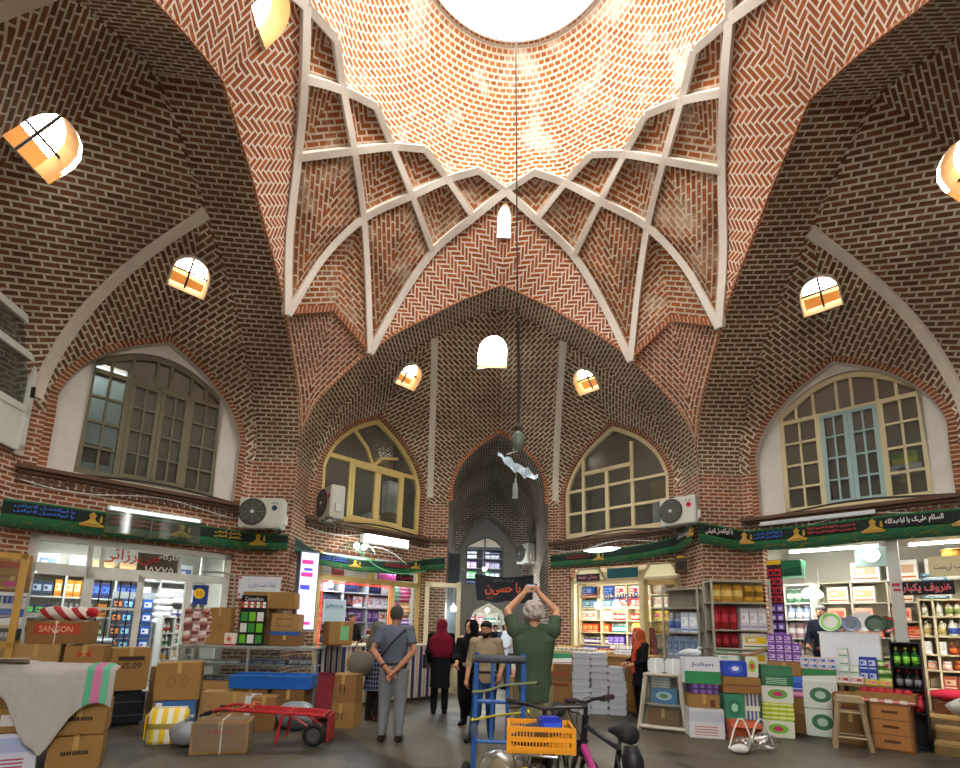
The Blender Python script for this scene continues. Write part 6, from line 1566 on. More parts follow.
rowz(TM, -.34, -.09, .12, 0, ('pack', (.12, .14, .13), PM('#c8d8cc', '#e8eeea', '#4a8a6a'), 'white and pale green soap box'), 'stacked on the goods table', 2, 4)
rowz(TM, -.08, .14, .13, 0, ('pack', (.105, .14, .2), PM('#2a48b0', '#c8d4f0', '#e0e8f8'), 'royal blue and white box'), 'standing on the goods table', 2, 2)
rowz(TM, .14, .34, .12, 0, ('can', (.1, .1, .12), PM('#5a9a3a', '#d8e8b0', '#b8b8b0'), 'lime green can'), 'stacked on the goods table', 2, 3)
rowz(TM, -.34, .0, -.12, 0, ('pack', (.16, .2, .1), PM('#e0e0e4', '#c84a4a', '#f0f0f0'), 'white box with red label'), 'at the front of the goods table', 2, 1)
rowz(TM, .0, .34, -.13, 0, ('pack', (.16, .18, .07), PM('#d8c830', '#e87ab0', '#f0e890'), 'yellow and pink box'), 'at the front of the goods table', 2, 1)
t = thing('bottle_rack', 'black shelf box of green bottles beside the steel post', 'rack', F.M @ V((2.2, -.3, 0)), F.rz)
b = MB(); b.box((-.17, 0, .75), (.02, .3, 1.5)); b.box((.17, 0, .75), (.02, .3, 1.5)); b.box((0, .15, .75), (.34, .01, 1.5)); b.build('rack_body', C_('#15171c', .4), t)
for z in (.02, .5, .82, 1.14, 1.49):
    b = MB(); b.box((0, 0, z), (.34, .3, .02)); b.build('rack_shelf', C_('#1d2026', .4), t)
rowz(F.M @ Matrix.Translation((2.2, -.3, 0)), -.16, .16, -.05, 1.152, ('bottle', (.09, .09, .28), PM('#1f6a2a', '#8ad04a', '#d8c020'), 'green bottle with yellow cap'), 'in the black rack by the steel post', 3)
rowz(F.M @ Matrix.Translation((2.2, -.3, 0)), -.16, .16, -.05, .832, ('bottle', (.09, .09, .27), PM('#1a1a1e', '#8a8a90', '#c03040'), 'black bottle with red cap'), 'in the black rack by the steel post', 3)
rowz(F.M @ Matrix.Translation((2.2, -.3, 0)), -.16, .16, -.05, .512, ('bag', (.1, .1, .26), PM('#a81c2c', '#d84a58', '#801420'), 'crimson sachet'), 'in the black rack by the steel post', 3)
CB('open brown carton of white trays before the goods table', F.M @ V((1.53, -.68, .47)), (.42, .34, .26), F.rz, 0, '■ ●', C_('#8a4a4a'), tape=False, tw=.4, th=.16, tz=.2)
CB('brown carton under the open carton behind the wooden stool', F.M @ V((1.53, -.68, 0)), (.44, .34, .465), F.rz, 2)
t = thing('drawer_crate', 'brown timber crate of three drawers on the floor before the right shop', 'crate', F.M @ V((2.0, -.72, 0)), F.rz)
b = MB(); b.box((0, .01, .32), (.46, .36, .64)); b.build('crate_body', C_('#8a5f38', .7), t)
for k in range(3):
    b = MB(); b.box((0, -.178, .12+.2*k), (.4, .02, .18)); o_ = b.build('drawer', C_('#a8743f', .65), t)
    b = MB(); b.box((0, -.192, .13+.2*k), (.18, .012, .035)); b.build('drawer_handle', C_('#5a3a20', .6), o_)
t = thing('goods_tray', 'long brown tray carton of small goods on the drawer crate', 'tray', F.M @ V((1.96, -.72, .645)), F.rz)
b = MB(); b.box((0, 0, .01), (.66, .34, .02)); b.box((0, -.17, .07), (.66, .012, .14)); b.box((0, .17, .07), (.66, .012, .14)); b.box((-.33, 0, .07), (.012, .34, .14)); b.box((.33, 0, .07), (.012, .34, .14)); b.build('tray_body', CARD[1], t)
b = MB(); b.box((0, -.18, .03), (.66, .006, .05)); b.build('printed_strip', pk('#d8d0c0', '#c85a4a', '#e8e8e0', 'stripe'), t)
rowz(F.M @ Matrix.Translation((1.96, -.72, .667)), -.3, .3, 0, 0, ('bag', (.1, .08, .16), PM('#b82a34', '#d8c090', '#8a1c26'), 'red snack bag'), 'in the tray on the drawer crate', 6)
t = thing('wooden_stool', 'worn pale wooden stool standing before the right shop', 'stool', (5.05, 2.0, 0), D_(-32))
WST = plain('worn_timber', hx('#a89878'), .75, .45, 9)
b = MB(); b.box((0, 0, .66), (.34, .3, .035)); b.box((0, 0, .7), (.3, .27, .04)); b.build('seat', WST, t)
for sx in (-1, 1):
    for sy in (-1, 1):
        b = MB(); b.tube([(sx*.21, sy*.17, 0), (sx*.13, sy*.11, .645)], [.028, .03], 4); b.build('leg', WST, t)
for z, k in ((.16, .19), (.5, .15)):
    for a, c_ in (((-k, -k*.8, z), (k, -k*.8, z)), ((-k, k*.8, z), (k, k*.8, z)), ((-k, -k*.8, z), (-k, k*.8, z)), ((k, -k*.8, z), (k, k*.8, z))):
        b = MB(); b.tube([a, c_], .017, 4); b.build('stretcher', WST, t)
# steps of the right shop
for k, (a0, a1, y0, y1, z, lab) in enumerate(((2.42, 3.06, -.62, -.3, .16, 'lower timber step of the right shop'), (2.42, 3.06, -.29, .08, .32, 'upper timber step of the right shop'))):
    t = thing('timber_step', lab, 'step', F.M @ V(((a0+a1)/2, (y0+y1)/2, 0)), F.rz); w_, d_ = a1-a0, y1-y0
    for i in range(3):
        b = MB(); b.box((0, -d_/2 + d_*(i+.5)/3, z-.02), (w_, d_/3-.01, .04)); b.build('tread_board', C_('#9a7f50', .7), t)
    b = MB(); b.box((0, -d_/2+.03, (z-.04)/2), (w_, .025, z-.04)); b.build('riser', C_('#7a6238', .75), t)
t = thing('plank_ramp', 'pale timber planks laid on the upper step right of the steel post', 'planks', F.M @ V((2.66, .42, .385)), F.rz)
for i in range(4):
    b = MB(); b.box((0, -.22+.14*i, .012), (.74, .13, .024)); b.build('plank', C_('#a88a52', .7), t)
t = thing('red_cloth', 'bright red folded cloth in the lower part right of the steel post', 'cloth', F.M @ V((2.68, .82, .6)), F.rz); b = MB(); blob(b, .34, .16, .09, 4, 18, amp=.06); b.build('cloth', C_('#b8203a', .8), t, smooth=True, merge=True); b = MB(); b.box((0, 0, -.1), (.6, .3, .2)); b.build('support_box', C_('#6a3a24', .8), t)
t = thing('clear_sack', 'grey translucent sack on the planks right of the steel post', 'sack', F.M @ V((2.8, .3, .415)), F.rz); b = MB(); blob(b, .22, .15, .15, 21, 18); b.build('sack_body', C_('#a8aaa4', .35), t, smooth=True, merge=True); b = MB(); b.tube([(0, 0, .28), (.03, 0, .36), (.06, .02, .38)], [.04, .02, .03], 8); b.build('sack_neck', C_('#b8bab4', .35), t, smooth=True)
CB('pale green and cream carton near the right edge of the right shop', F.M @ V((3.12, .72, .385)), (.4, .3, .42), F.rz, pk('#d8d4b0', '#b8d0a0', '#a8b070', 'logo'), tape=False)
t = thing('flip_flop_bundle', 'bundle of yellow and green slippers hanging at the right edge', 'slippers', F.M @ V((2.96, -.16, .45)), F.rz)
for k in range(6):
    b = MB(); b.M = Matrix.Translation((-.2+.08*k, 0, .12)) @ Matrix.Rotation(.2*(k % 3-1), 4, 'Y'); b.box((0, 0, 0), (.06, .03, .24)); o_ = b.build('slipper', C_(('#c8b030', '#4a8a3a', '#d8d040')[k % 3]), t); o_.modifiers.new('b', 'BEVEL').width = .02
b = MB(); b.tube([(-.25, 0, .25), (.25, 0, .25)], .012, 6); b.build('hanging_cord', C_('#8a8a80'), t)
# hanging strip of blister packs at the left jamb of the right shop
t = thing('blister_strip', 'long hanging strip of red and violet blister packs at the right shop jamb', 'display strip', F.M @ V((.46, -.06, 1.45)), F.rz)
b = MB(); b.box((0, .02, .72), (.24, .012, 1.46)); b.build('backing_card', C_('#2a1a2a'), t)
b = MB(); b.box((0, .008, 1.4), (.22, .01, .08)); b.build('yellow_header', C_('#d8b020'), t)
for r in range(8):
    for k in range(2):
        c1 = '#b81c2c' if r > 3 else '#7a5ac0'
        b = MB(); b.box((-.055+.11*k, -.005, .1+.16*r), (.09, .03, .12), 0, 0); b.box((-.055+.11*k, -.022, .09+.16*r), (.06, .01, .06), 0, 1); b.build('blister', [C_(c1), C_('#3a2a34' if r > 3 else '#d8d4e8', .2)], t)
# ------------------------------------------------------------------ banners, air conditioners, wiring, passage
n = Nd('green_banner'); s_ = n.new('ShaderNodeSeparateXYZ'); n.set(s_.inputs[0], n.co('UV')); v = s_.outputs[1]
nz = n.noise(n.co('UV'), 7, 4, .6)
col = n.mix(n.ramp(v, [(.0, (0, 0, 0)), (.45, (1, 1, 1))]), hx('#0f2c1c'), hx('#1c6038'))
col = n.mix(n.m('MULTIPLY', n.m('GREATER_THAN', v, .46), n.m('LESS_THAN', v, .93)), col, hx('#10241c')); col = n.mix(n.m('MULTIPLY', n.m('GREATER_THAN', nz, .58), n.m('LESS_THAN', v, .44)), col, hx('#54521f'))
BANM = n.bsdf(col, .8, nz, bs=.2)
GOLD = C_('#a8842c', .5); BLK = C_('#0f1114', .7)
def banner(label, path, runs, seed=0):
    """cloth strip along path of (x, y, top, bottom); runs: (start m, length m, colour, phrase)"""
    P = [V((p[0], p[1], 0)) for p in path]; L = [0]
    for i in range(1, len(P)): L.append(L[-1] + (P[i]-P[i-1]).length)
    def at(s, v=0, out=0):
        s = min(max(s, 0), L[-1]-1e-6); i = max(k for k in range(len(L)-1) if L[k] <= s)
        t = (s-L[i])/(L[i+1]-L[i]); p = P[i].lerp(P[i+1], t); d = (P[i+1]-P[i]).normalized(); nn = d.cross(V((0, 0, 1)))
        top = lerp(path[i][2], path[i+1][2], t); bot = lerp(path[i][3], path[i+1][3], t)
        w = .018*math.sin(s*5.1+seed)*(1-v*.7)
        return p + nn*(out+w) + V((0, 0, lerp(bot, top, v)+.012*math.sin(s*2.3+seed))), d, nn
    t = thing('green_banner', label, 'banner', P[0] + V((0, 0, path[0][3])))
    off = -(P[0] + V((0, 0, path[0][3])))
    b = MB(); N = int(L[-1]/.07)
    for i in range(N):
        for j in range(3):
            q = [(i, j), (i+1, j), (i+1, j+1), (i, j+1)]
            b.poly([at(a*L[-1]/N, c/3)[0]+off for a, c in q], [(a*L[-1]/N, c/3) for a, c in q])
    b.build('banner_cloth', BANM, t, smooth=True, merge=True)
    for s0, ln_, c, ph in runs:
        if s0+ln_ > L[-1]: continue
        b = MB(); K = 8
        for i in range(K):
            b.poly([at(s0+ln_*i/K, .5, .012)[0]+off, at(s0+ln_*(i+1)/K, .5, .012)[0]+off, at(s0+ln_*(i+1)/K, .9, .012)[0]+off, at(s0+ln_*i/K, .9, .012)[0]+off])
        b.build('script_panel', BLK, t)
        p, d, nn = at(s0+ln_/2, .7, .03)
        hgt = (path[0][2]-path[0][3])*.3
        if c[1] in 'de' and c[3] in 'de' and c[5] in 'de': writing(ph, t, p+off, ln_*.92, hgt, C_(c, .6), rot=(0, 0, math.atan2(d.y, d.x)), fa=True, name='script', bold=.02)
        else:
            for q_ in (-1, 1): writing(ph, t, p+off+V((0, 0, q_*hgt*.3)), ln_*.94, hgt*.5, C_(c, .6), rot=(0, 0, math.atan2(d.y, d.x)), fa=True, name='script', bold=.03)
        p, d, nn = at(s0+ln_+.2, .55, .02)
        b = MB(); b.M = Matrix.Translation(p+off) @ Matrix.Rotation(math.atan2(d.y, d.x), 4, 'Z')
        h = path[0][2]-path[0][3]
        b.lathe([(.0, -.12*h), (.13, -.1*h), (.05, .02*h), (.03, .12*h), (.05, .24*h), (.0, .36*h)], n=10, M=Matrix.Diagonal((1, .12, 1))); b.lathe([(.0, -.02*h), (.02, .0), (.015, .2*h), (0, .26*h)], n=8, c=(.11, 0, 0), M=Matrix.Diagonal((1, .3, 1))); b.box((0, .0, -.15*h), (.3, .01, .1*h))
        b.build('gold_ornament', GOLD, t)
    return t
def fp(F, a, out, top, bot): p = F.p(a, 0, out); return (p.x, p.y, top, bot)
SAL = 'السلام علیک یا اباعبدالله'; HUS = 'یا حسین مظلوم یا شهید کربلا'; ABF = 'یا ابوالفضل العباس'
banner('green and black mourning banner over the left shop', [fp(FL_L, -.12, .16, 3.16, 2.76), fp(FL_L, 1.6, .16, 3.2, 2.82), fp(FL_L, 3.1, .16, 3.18, 2.84), (-4.3, 3.7, 3.14, 2.86), (-3.86, 3.72, 3.16, 2.88)],
    [(.1, .72, '#2a6ad0', ABF), (1.25, .8, '#b8402c', HUS), (2.75, .6, '#c8a83a', ABF), (3.75, .6, '#2a5ac8', ABF)], 1)
banner('green and black mourning banner over the far left shop', [(-3.78, 3.86, 3.14, 2.86), fp(FL_FL, .25, .14, 3.0, 2.75), fp(FL_FL, 1.2, .2, 2.92, 2.66), fp(FL_FL, 2.4, .2, 3.02, 2.72), fp(FL_FL, 3.2, .14, 3.2, 2.9), (-1.15, 6.93, 3.24, 2.94)],
    [(2.55, .7, '#b8402c', HUS), (1.0, .6, '#2a5ac8', ABF)], 3)
banner('green and black mourning banner over the far right bright shop', [(1.46, 6.93, 3.36, 3.05), fp(FL_FR, .05, .14, 3.38, 3.06), fp(FL_FR, 1.4, .2, 3.34, 3.0), fp(FL_FR, 2.6, .2, 3.42, 3.1), fp(FL_FR, 3.15, .16, 3.5, 3.16), (3.72, 3.96, 3.6, 3.22)],
    [(.5, .7, '#b8402c', HUS), (3.3, .6, '#d8d8d4', ABF)], 5)
banner('green and black mourning banner over the right shop', [(3.76, 3.74, 3.6, 3.2), (4.6, 3.72, 3.46, 3.07), fp(FL_R, .2, .16, 3.46, 3.07), fp(FL_R, 1.6, .16, 3.47, 3.07), fp(FL_R, 3.4, .16, 3.47, 3.06)],
    [(.1, .55, '#d8d8d4', ABF), (1.0, .5, '#2a6ad0', ABF), (1.85, .72, '#b8402c', HUS), (2.9, .75, '#e0e0dc', SAL), (4.0, .5, '#c8a83a', HUS)], 7)
def aircon(label, loc, rz, brand, bc, w=.78, h=.56, d=.28):
    t = thing('air_conditioner', label, 'air conditioner', loc, rz)
    o = bev_box('casing', (w, d, h), C_('#c3c4ba', .5), .02, 2, t)
    b = MB(); b.lathe([(.0, 0), (h*.43, 0), (h*.45, .012), (h*.41, .02), (.06, .02)], n=28, M=Matrix.Rotation(PI/2, 3, 'X'), c=(-w*.17, -d/2-.001, h*.52)); b.build('fan_guard', C_('#3a3c3a', .5), t)
    b = MB()
    for k in range(6): b.lathe([(h*.06*(k+1)-.004, .022), (h*.06*(k+1)+.004, .022)], n=24, M=Matrix.Rotation(PI/2, 3, 'X'), c=(-w*.17, -d/2, h*.52), cap=False)
    for k in range(4):
        a = k*PI/4; b.box((-w*.17, -d/2-.024, h*.52), (h*.84, .004, .006), 0, 0, Matrix.Rotation(a, 3, 'Y'))
    b.build('guard_wires', C_('#77786f', .4), t)
    b = MB(); b.lathe([(0, 0), (.03, 0), (.03, .02), (0, .02)], M=Matrix.Rotation(PI/2, 3, 'X'), c=(-w*.17, -d/2-.02, h*.52), n=12); b.build('fan_hub', C_('#d8d8d0'), t)
    b = MB(); b.lathe([(0, 0), (.05, 0), (.05, .006), (0, .006)], M=Matrix.Rotation(PI/2, 3, 'X'), c=(w*.33, -d/2-.001, h*.66), n=16); b.build('brand_disc', C_(bc), t)
    if brand: writing(brand, t, (w*.33, -d/2-.012, h*.82), .12, .04, C_('#3a6a5a'))
    b = MB(); b.box((w*.5+.03, 0, h*.3), (.05, .12, .16)); b.build('valve_cover', C_('#d0d0c8', .4), t)
    b = MB()
    for x in (-w*.32, w*.32): b.box((x, .02, -.02), (.03, d+.08, .03)); b.tube([(x, -d/4, -.03), (x, d/2+.05, -.13)], .01, 6); b.box((x, d/2+.05, -.07), (.03, .02, .14))
    b.box((0, -d*.3, -.02), (w, .03, .025)); b.build('bracket', C_('#6b6a64', .5), t)
    return t
aircon('white air conditioner unit facing the hall on the left pier', (-4.34, 3.66, 3.24), 0, 'GREE', '#2a3a5a')
aircon('white air conditioner turned sideways beside the far left window', FL_FL.p(.32, 3.66, .38), R_(-52), '', '#b8303a', .7, .66, .3)
aircon('white air conditioner with red round badge beside the far right window', FL_FR.p(3.42, 3.64, .52), R_(-50), 'LG', '#b8203a', .74, .55, .28)
# cornice lamps
t = thing('cornice_light', 'bright white fluorescent light box over the far left shop', 'lamp', FL_FL.p(1.85, 3.3, .22), FL_FL.rz)
b = MB(); b.box((0, .04, .12), (1.25, .14, .2)); b.build('light_housing', C_('#d8dad8'), t); b = MB(); b.box((0, -.034, .14), (1.18, .006, .17)); b.build('lit_diffuser', glow('cornice_glow', (.9, .97, 1), 6), t)
area('cornice_area', FL_FL.p(1.85, 3.42, .3), FL_FL.p(1.85, 2.6, 2.5), 1.1, .15, 45, (.88, .96, 1))
t = thing('cornice_light', 'dim white fluorescent fixture above the banner of the left shop', 'lamp', FL_L.p(1.75, 3.22, .1), FL_L.rz)
b = MB(); b.box((0, .03, .05), (1.35, .1, .08)); b.build('light_housing', C_('#c8ccc8'), t); b = MB(); b.tube([(-.64, -.04, .04), (.64, -.04, .04)], .022, 8); b.build('tube', glow('dim_tube', (.85, .95, .95), 1.2), t)
t = thing('cornice_light', 'white lens shaped light behind the banner of the far right shop', 'lamp', FL_FR.p(1.5, 3.36, .3), FL_FR.rz)
b = MB(); b.lathe([(0, -.07), (.3, -.05), (.48, 0), (.3, .03), (0, .04)], n=24, M=Matrix.Diagonal((1, .35, 1))); b.build('light_body', glow('lens_glow', (.85, .95, .92), 1.4), t, smooth=True); b = MB(); b.box((0, .1, .06), (.2, .12, .04)); b.build('bracket', IRON, t)
t = thing('white_trim_strip', 'thin white board above the banner of the right shop', 'board', FL_R.p(1.15, 3.54, .1), FL_R.rz); b = MB(); b.box((0, 0, .03), (1.7, .05, .07)); b.build('board', C_('#c8ccd0'), t); b = MB(); b.box((0, -.03, .0), (1.7, .01, .015)); b.build('edge', C_('#9aa0a4'), t)
t = thing('glass_awning', 'pale green glass shade with two bulbs above the far left shop', 'awning lamp', FL_FL.p(.95, 3.02, .45), FL_FL.rz)
b = MB()
for i in range(10):
    for j in range(4):
        g_ = lambda i, j: (.45*math.cos(PI*i/10)*(1-.0*j), -.28*math.sin(PI*j/8)*1.0*math.sin(PI*i/10), .26*math.sin(PI*i/10)*math.cos(PI*j/8))
        b.poly([g_(i, j), g_(i+1, j), g_(i+1, j+1), g_(i, j+1)])
b.build('glass_shade', glass_mat('green_glass', (.6, .8, .72), .2, .1), t, smooth=True)
b = MB()
for x in (-.08, .1): b.lathe([(0, -.06), (.05, -.03), (.06, .02), (.03, .06), (0, .07)], n=12, c=(x, -.12, .14))
b.build('bulbs', glow('awning_bulb', (1, 1, .97), 25), t, smooth=True)
point('awning_point', FL_FL.p(.95, 3.1, .7), 25, .08)
# wiring along the ledges
CAB = C_('#2a2624', .6); CABL = C_('#c9c8c2', .6)
def cable(label, pts, r, m, name='cable'):
    b = MB(); b.tube(polyline(pts, max(12, 6*len(pts))), r, 6); o = b.build(name, m, smooth=True); return tag(o, label, 'cable')
for F_, nm in ((FL_L, 'left shop'), (FL_FL, 'far left shop'), (FL_FR, 'far right shop'), (FL_R, 'right shop')):
    cable('dark cable running along the brick ledge above the %s' % nm, [F_.p(a, LEDGE + .02 - .05*math.sin(a*2.1+1), .12) for a in (0, .5, 1, 1.5, 2, 2.5, 3, 3.25)], .018, CAB)
    cable('pale cable sagging below the brick ledge above the %s' % nm, [F_.p(a, LEDGE - .22 - .07*math.sin(a*2.6), .05) for a in (0, .4, .9, 1.4, 1.9, 2.4, 2.9, 3.25)], .011, CABL)
cable('grey conduit dropping beside the left shop frame', [FL_L.p(2.55, 2.4, .1), FL_L.p(2.95, 2.4, .1), FL_L.p(3.1, 2.3, .1), FL_L.p(3.12, 1.7, .1)], .018, C_('#8a9088'))
cable('green wire drooping across the far left shop front', [FL_FL.p(1.1, 3.1, .3), FL_FL.p(1.6, 2.8, .34), FL_FL.p(2.2, 2.72, .34), FL_FL.p(3.0, 2.86, .25)], .013, C_('#4a9a6a'))
cable('pale wire arching over the far left light box', [FL_FL.p(1.0, 3.1, .3), FL_FL.p(1.5, 3.24, .34), FL_FL.p(2.0, 3.14, .34), FL_FL.p(2.4, 2.95, .3)], .01, CABL)
# wire and lamp from the oculus
t = thing('hanging_lamp', 'dark glass lamp hanging on a long wire from the dome opening', 'lamp', (.07, .02, 3.56))
b = MB(); b.tube([(-.13, .2, 8.0), (-.09, .05, 5.5), (0, 0, .25)], .009, 6); b.build('wire', CAB, t)
b = MB(); b.tube([(0, 0, .2), (0, 0, 1.0)], .02, 6); b.tube([(0, .0, 1.0), (-.01, 0, 1.6)], .016, 6); b.build('cable_sleeve', CAB, t)
b = MB(); b.lathe([(0, 0), (.05, .02), (.075, .1), (.07, .19), (.04, .25), (0, .26)], n=14); b.build('glass_globe', C_('#5c6a5c', .2), t, smooth=True); b = MB(); b.lathe([(.05, .24), (.05, .3), (.02, .34), (0, .34)], n=12); b.build('cap', CAB, t)
t = thing('torn_plastic_sheet', 'torn bluish plastic sheet hanging slantwise below the hanging lamp', 'plastic sheet', (.06, 0, 3.4))
b = MB(); Q = [(-.2, .14), (-.1, .16), (.02, .04), (.12, .0), (.2, -.06), (.24, -.12), (.1, -.12), (-.02, -.06), (-.12, 0)]
NQ = 12
for i in range(NQ):
    for j in range(3):
        g_ = lambda i, j: (-.22+.46*i/NQ, .03*math.sin(i*1.3+j), .15-.27*i/NQ+.02*math.sin(i*2.2) - (.04+.06*math.sin(PI*i/NQ))*j/3*1.2)
        b.poly([g_(i, j), g_(i+1, j), g_(i+1, j+1), g_(i, j+1)])
b.build('sheet', C_('#b8ccd8', .3), t, smooth=True)
b = MB(); b.tube([(-.12, 0, .12), (0, 0, .16)], .006, 5); b.build('tie', CABL, t)
t = thing('hanging_bottle', 'small clear pendant bottle hanging below the torn plastic sheet', 'pendant', (.05, .03, 3.0)); b = MB(); b.lathe([(0, 0), (.03, .01), (.035, .1), (.03, .17), (.012, .2), (.012, .24)], n=12); b.build('bottle', C_('#8f9896', .2), t, smooth=True); b = MB(); b.tube([(0, 0, .24), (.01, -.01, .4)], .004, 5); b.build('string', CABL, t)
t = thing('torn_strip', 'dark torn strip fluttering on the wire in the dome opening', 'strip', (0, .25, 11.3)); b = MB()
for i in range(6): b.poly([(.08*i, .01*math.sin(i*2), .02*math.sin(i)), (.08*(i+1), .01*math.sin(i*2+2), .02*math.sin(i+1)), (.08*(i+1), .01*math.sin(i*2+2), .02*math.sin(i+1)-.07), (.08*i, .01*math.sin(i*2), .02*math.sin(i)-.08)])
b.build('strip_cloth', C_('#3a3a40', .8), t); b = MB(); b.tube([(0, 0, -.05), (0, 0, .05)], .015, 6); b.build('knot', CAB, t)
# white casement leaf at the left edge
o = bpy.data.objects.new('window_30', None); COL.objects.link(o); o.matrix_world = Matrix.Translation((-6.98, 1.48, 3.88)) @ Matrix.Rotation(R_(99), 4, 'Z'); o['kind'] = 'structure'
b = MB(); bars2(b, [(-.95, 0, -.95, 1.9), (0, 0, 0, 1.9), (-.95, 1.88, 0, 1.88), (-.95, .05, 0, .05), (-.95, .62, 0, .62), (-.95, 1.4, 0, 1.4)], .1, .06); b.box((-.47, 0, .34), (.85, .03, .5)); b.build('casement', FRW, o)
b = MB(); b.poly([(-.9, 0.02, .64), (-.05, .02, .64), (-.05, .02, 1.85), (-.9, .02, 1.85)]); b.build('glass', GL_DUST, o)
b = MB(); b.box((-.02, -.05, .9), (.03, .05, .16)); b.build('handle', IRON, o)
# stored goods behind the upper windows
def inwin(F, a, z, d, lab, mat, y=.7, **k): return CB(lab, F.M @ V((a, y, z)), d, F.rz, mat, **k)
inwin(FL_FL, 2.55, 3.71, (.36, .3, .62), 'brown carton stored behind the far left arched window', 0)
inwin(FL_FL, 2.55, 4.335, (.38, .26, .8), 'white paper stack stored behind the far left arched window', pk('#c8ccd0', '#e0e2e4', '#a8acb0', 'text'), tape=False)
inwin(FL_FL, 2.0, 3.71, (.36, .3, .5), 'short white paper stack stored behind the far left arched window', pk('#d8dcdc', '#c0c4c4', '#e0e0e0', 'stripe'), tape=False)
inwin(FL_FL, 1.15, 4.1, (.4, .3, .5), 'dark purple carton stored behind the far left arched window', pk('#2f2a5a', '#3a3470', '#1f1c3c', 'grid'), tape=False, y=.9)
inwin(FL_FL, 1.15, 3.71, (.5, .4, .385), 'plain carton under the purple carton behind the far left window', 2, y=.9)
inwin(FL_FR, 2.62, 3.71, (.6, .3, .85), 'white carton with black mark stored behind the far right window', pk('#b8c4c4', '#c8d0d0', '#a0acac', 'text'), tape=False, text='NS', ink=INK, tw=.3, th=.2)
inwin(FL_FR, 2.6, 4.565, (.6, .3, .4), 'ochre carton stored high behind the far right window', C_('#7a6030', .8), tape=False)
inwin(FL_R, 2.35, 4.28, (.5, .3, .18), 'white carton with black arc stored behind the right window', pk('#d0d4d8', '#c8ccd0', '#2a2a2e', 'logo'), tape=False)
inwin(FL_R, 2.4, 4.465, (.34, .3, .2), 'lime and yellow carton stored behind the right window', pk('#c8d820', '#7ab030', '#e8e840', 'half'), tape=False)
inwin(FL_R, 2.35, 3.72, (.6, .3, .555), 'brown carton stored behind the lower right window panes', 2)
inwin(FL_R, 1.15, 3.71, (.3, .3, .6), 'dark cloth bundle stored behind the lower left window panes', C_('#3a3038', .9), tape=False)
t = thing('white_partition', 'pale blue white partition lit behind the left window panes', 'partition', FL_L.p(.86, 3.71, -.62), FL_L.rz); b = MB(); b.box((0, 0, .95), (.62, .04, 1.9)); b.build('panel', C_('#a8c4cc', .6), t); b = MB(); b.box((.05, -.025, .55), (.4, .01, .32)); b.build('dark_opening', C_('#101214'), t)
tube_lamp('ceiling_tube', 'added white tube brightening the room behind the left window', FL_L, .5, 1.2, .9, 5.9, 16, es=2)  # added lamp that brightens the room behind the left panes
# ---- passage contents
r = MB()
for q in ([(-2.2, 16.5, 0), (2.4, 16.5, 0), (2.4, 16.5, 6), (-2.2, 16.5, 6)], [(-2.2, 13.3, 0), (-2.2, 16.5, 0), (-2.2, 16.5, 6), (-2.2, 13.3, 6)], [(2.4, 16.5, 0), (2.4, 13.3, 0), (2.4, 13.3, 6), (2.4, 16.5, 6)], [(-2.2, 13.3, 6), (-2.2, 16.5, 6), (2.4, 16.5, 6), (2.4, 13.3, 6)], [(-2.2, 13.3, 2.7), (2.4, 13.3, 2.7), (2.4, 16.5, 2.7), (-2.2, 16.5, 2.7)]): r.poly(q)
struct(r.build('wall_passage_shop', SHOPW))
lamp_glow('shop_bulb', 'bulb glowing in the shop at the end of the passage', (.1, 14.2, 2.2), .07, 120, (1, .95, .85))
lamp_glow('shop_bulb', 'yellow bulb glowing behind the passage end window', (-.05, 13.8, 3.75), .09, 9, (1, .85, .6), 6)
Mp = Matrix.Translation((0, 15.4, 0))
class _P: M = Mp; rz = 0
shelf_unit('shelf unit in the shop at the end of the passage', _P, -1.2, 1.4, .2, .6, .02, [.5, .9, 1.3, 1.7, 2.1], (-1.18, -.3, .55, 1.38), WH)
for k, z in enumerate((.515, .915, 1.315, 1.715)):
    row(Mp, 0, -1.15, 1.36, .4, z, [('pack', (.25, .2, .26), PM(('#c85a3a', '#3a6ac0', '#d8a030', '#c03a6a')[k], '#e8e0d0', '#f0f0e8'), 4, '%s carton' % ('orange red', 'blue', 'amber', 'crimson')[k]), ('bottle', (.12, .12, .28), PM(('#3a8a5a', '#d8c080', '#5a4a9a', '#3a9aa0')[k], '#e8e8e0', '#d0d0d0'), 5, '%s bottle' % ('green', 'cream', 'violet', 'teal')[k])], 'on the %s shelf at the passage end' % ('low', 'second', 'third', 'top')[k], 95+k)
class _Q: M = Matrix.Translation((0, 14.4, 0)); rz = 0
shelf_unit('shelf unit behind the passage end window', _Q, -.9, .75, .2, .6, 2.72, [3.05, 3.45, 3.85, 4.25, 4.65], (-.88, -.1, .73), C_('#56606e', .6))
for k, z in enumerate((3.065, 3.465, 3.865, 4.265)):
    row(_Q.M, 0, -.85, .7, .4, z, [('pack', (.24, .2, .28), PM(('#4a5a8a', '#3aa05a', '#8a6aa8', '#a8b8c8')[k], '#c8d0e0', '#e8e8e8'), 3, '%s box' % ('slate blue', 'bright green', 'mauve', 'pale grey')[k]), ('pack', (.18, .2, .24), PM('#6a7a98', ('#c8b8d8', '#d8e0e8', '#a8a0c0', '#e8e8f0')[k], '#e0e0e0'), 4, 'blue grey packet')], 'on the %s shelf behind the passage window' % ('low', 'second', 'third', 'top')[k], 99+k)
WIN[0] += 1
o = bpy.data.objects.new('window_31', None); COL.objects.link(o); o.location = (0, 13.05, 0); o['kind'] = 'structure'
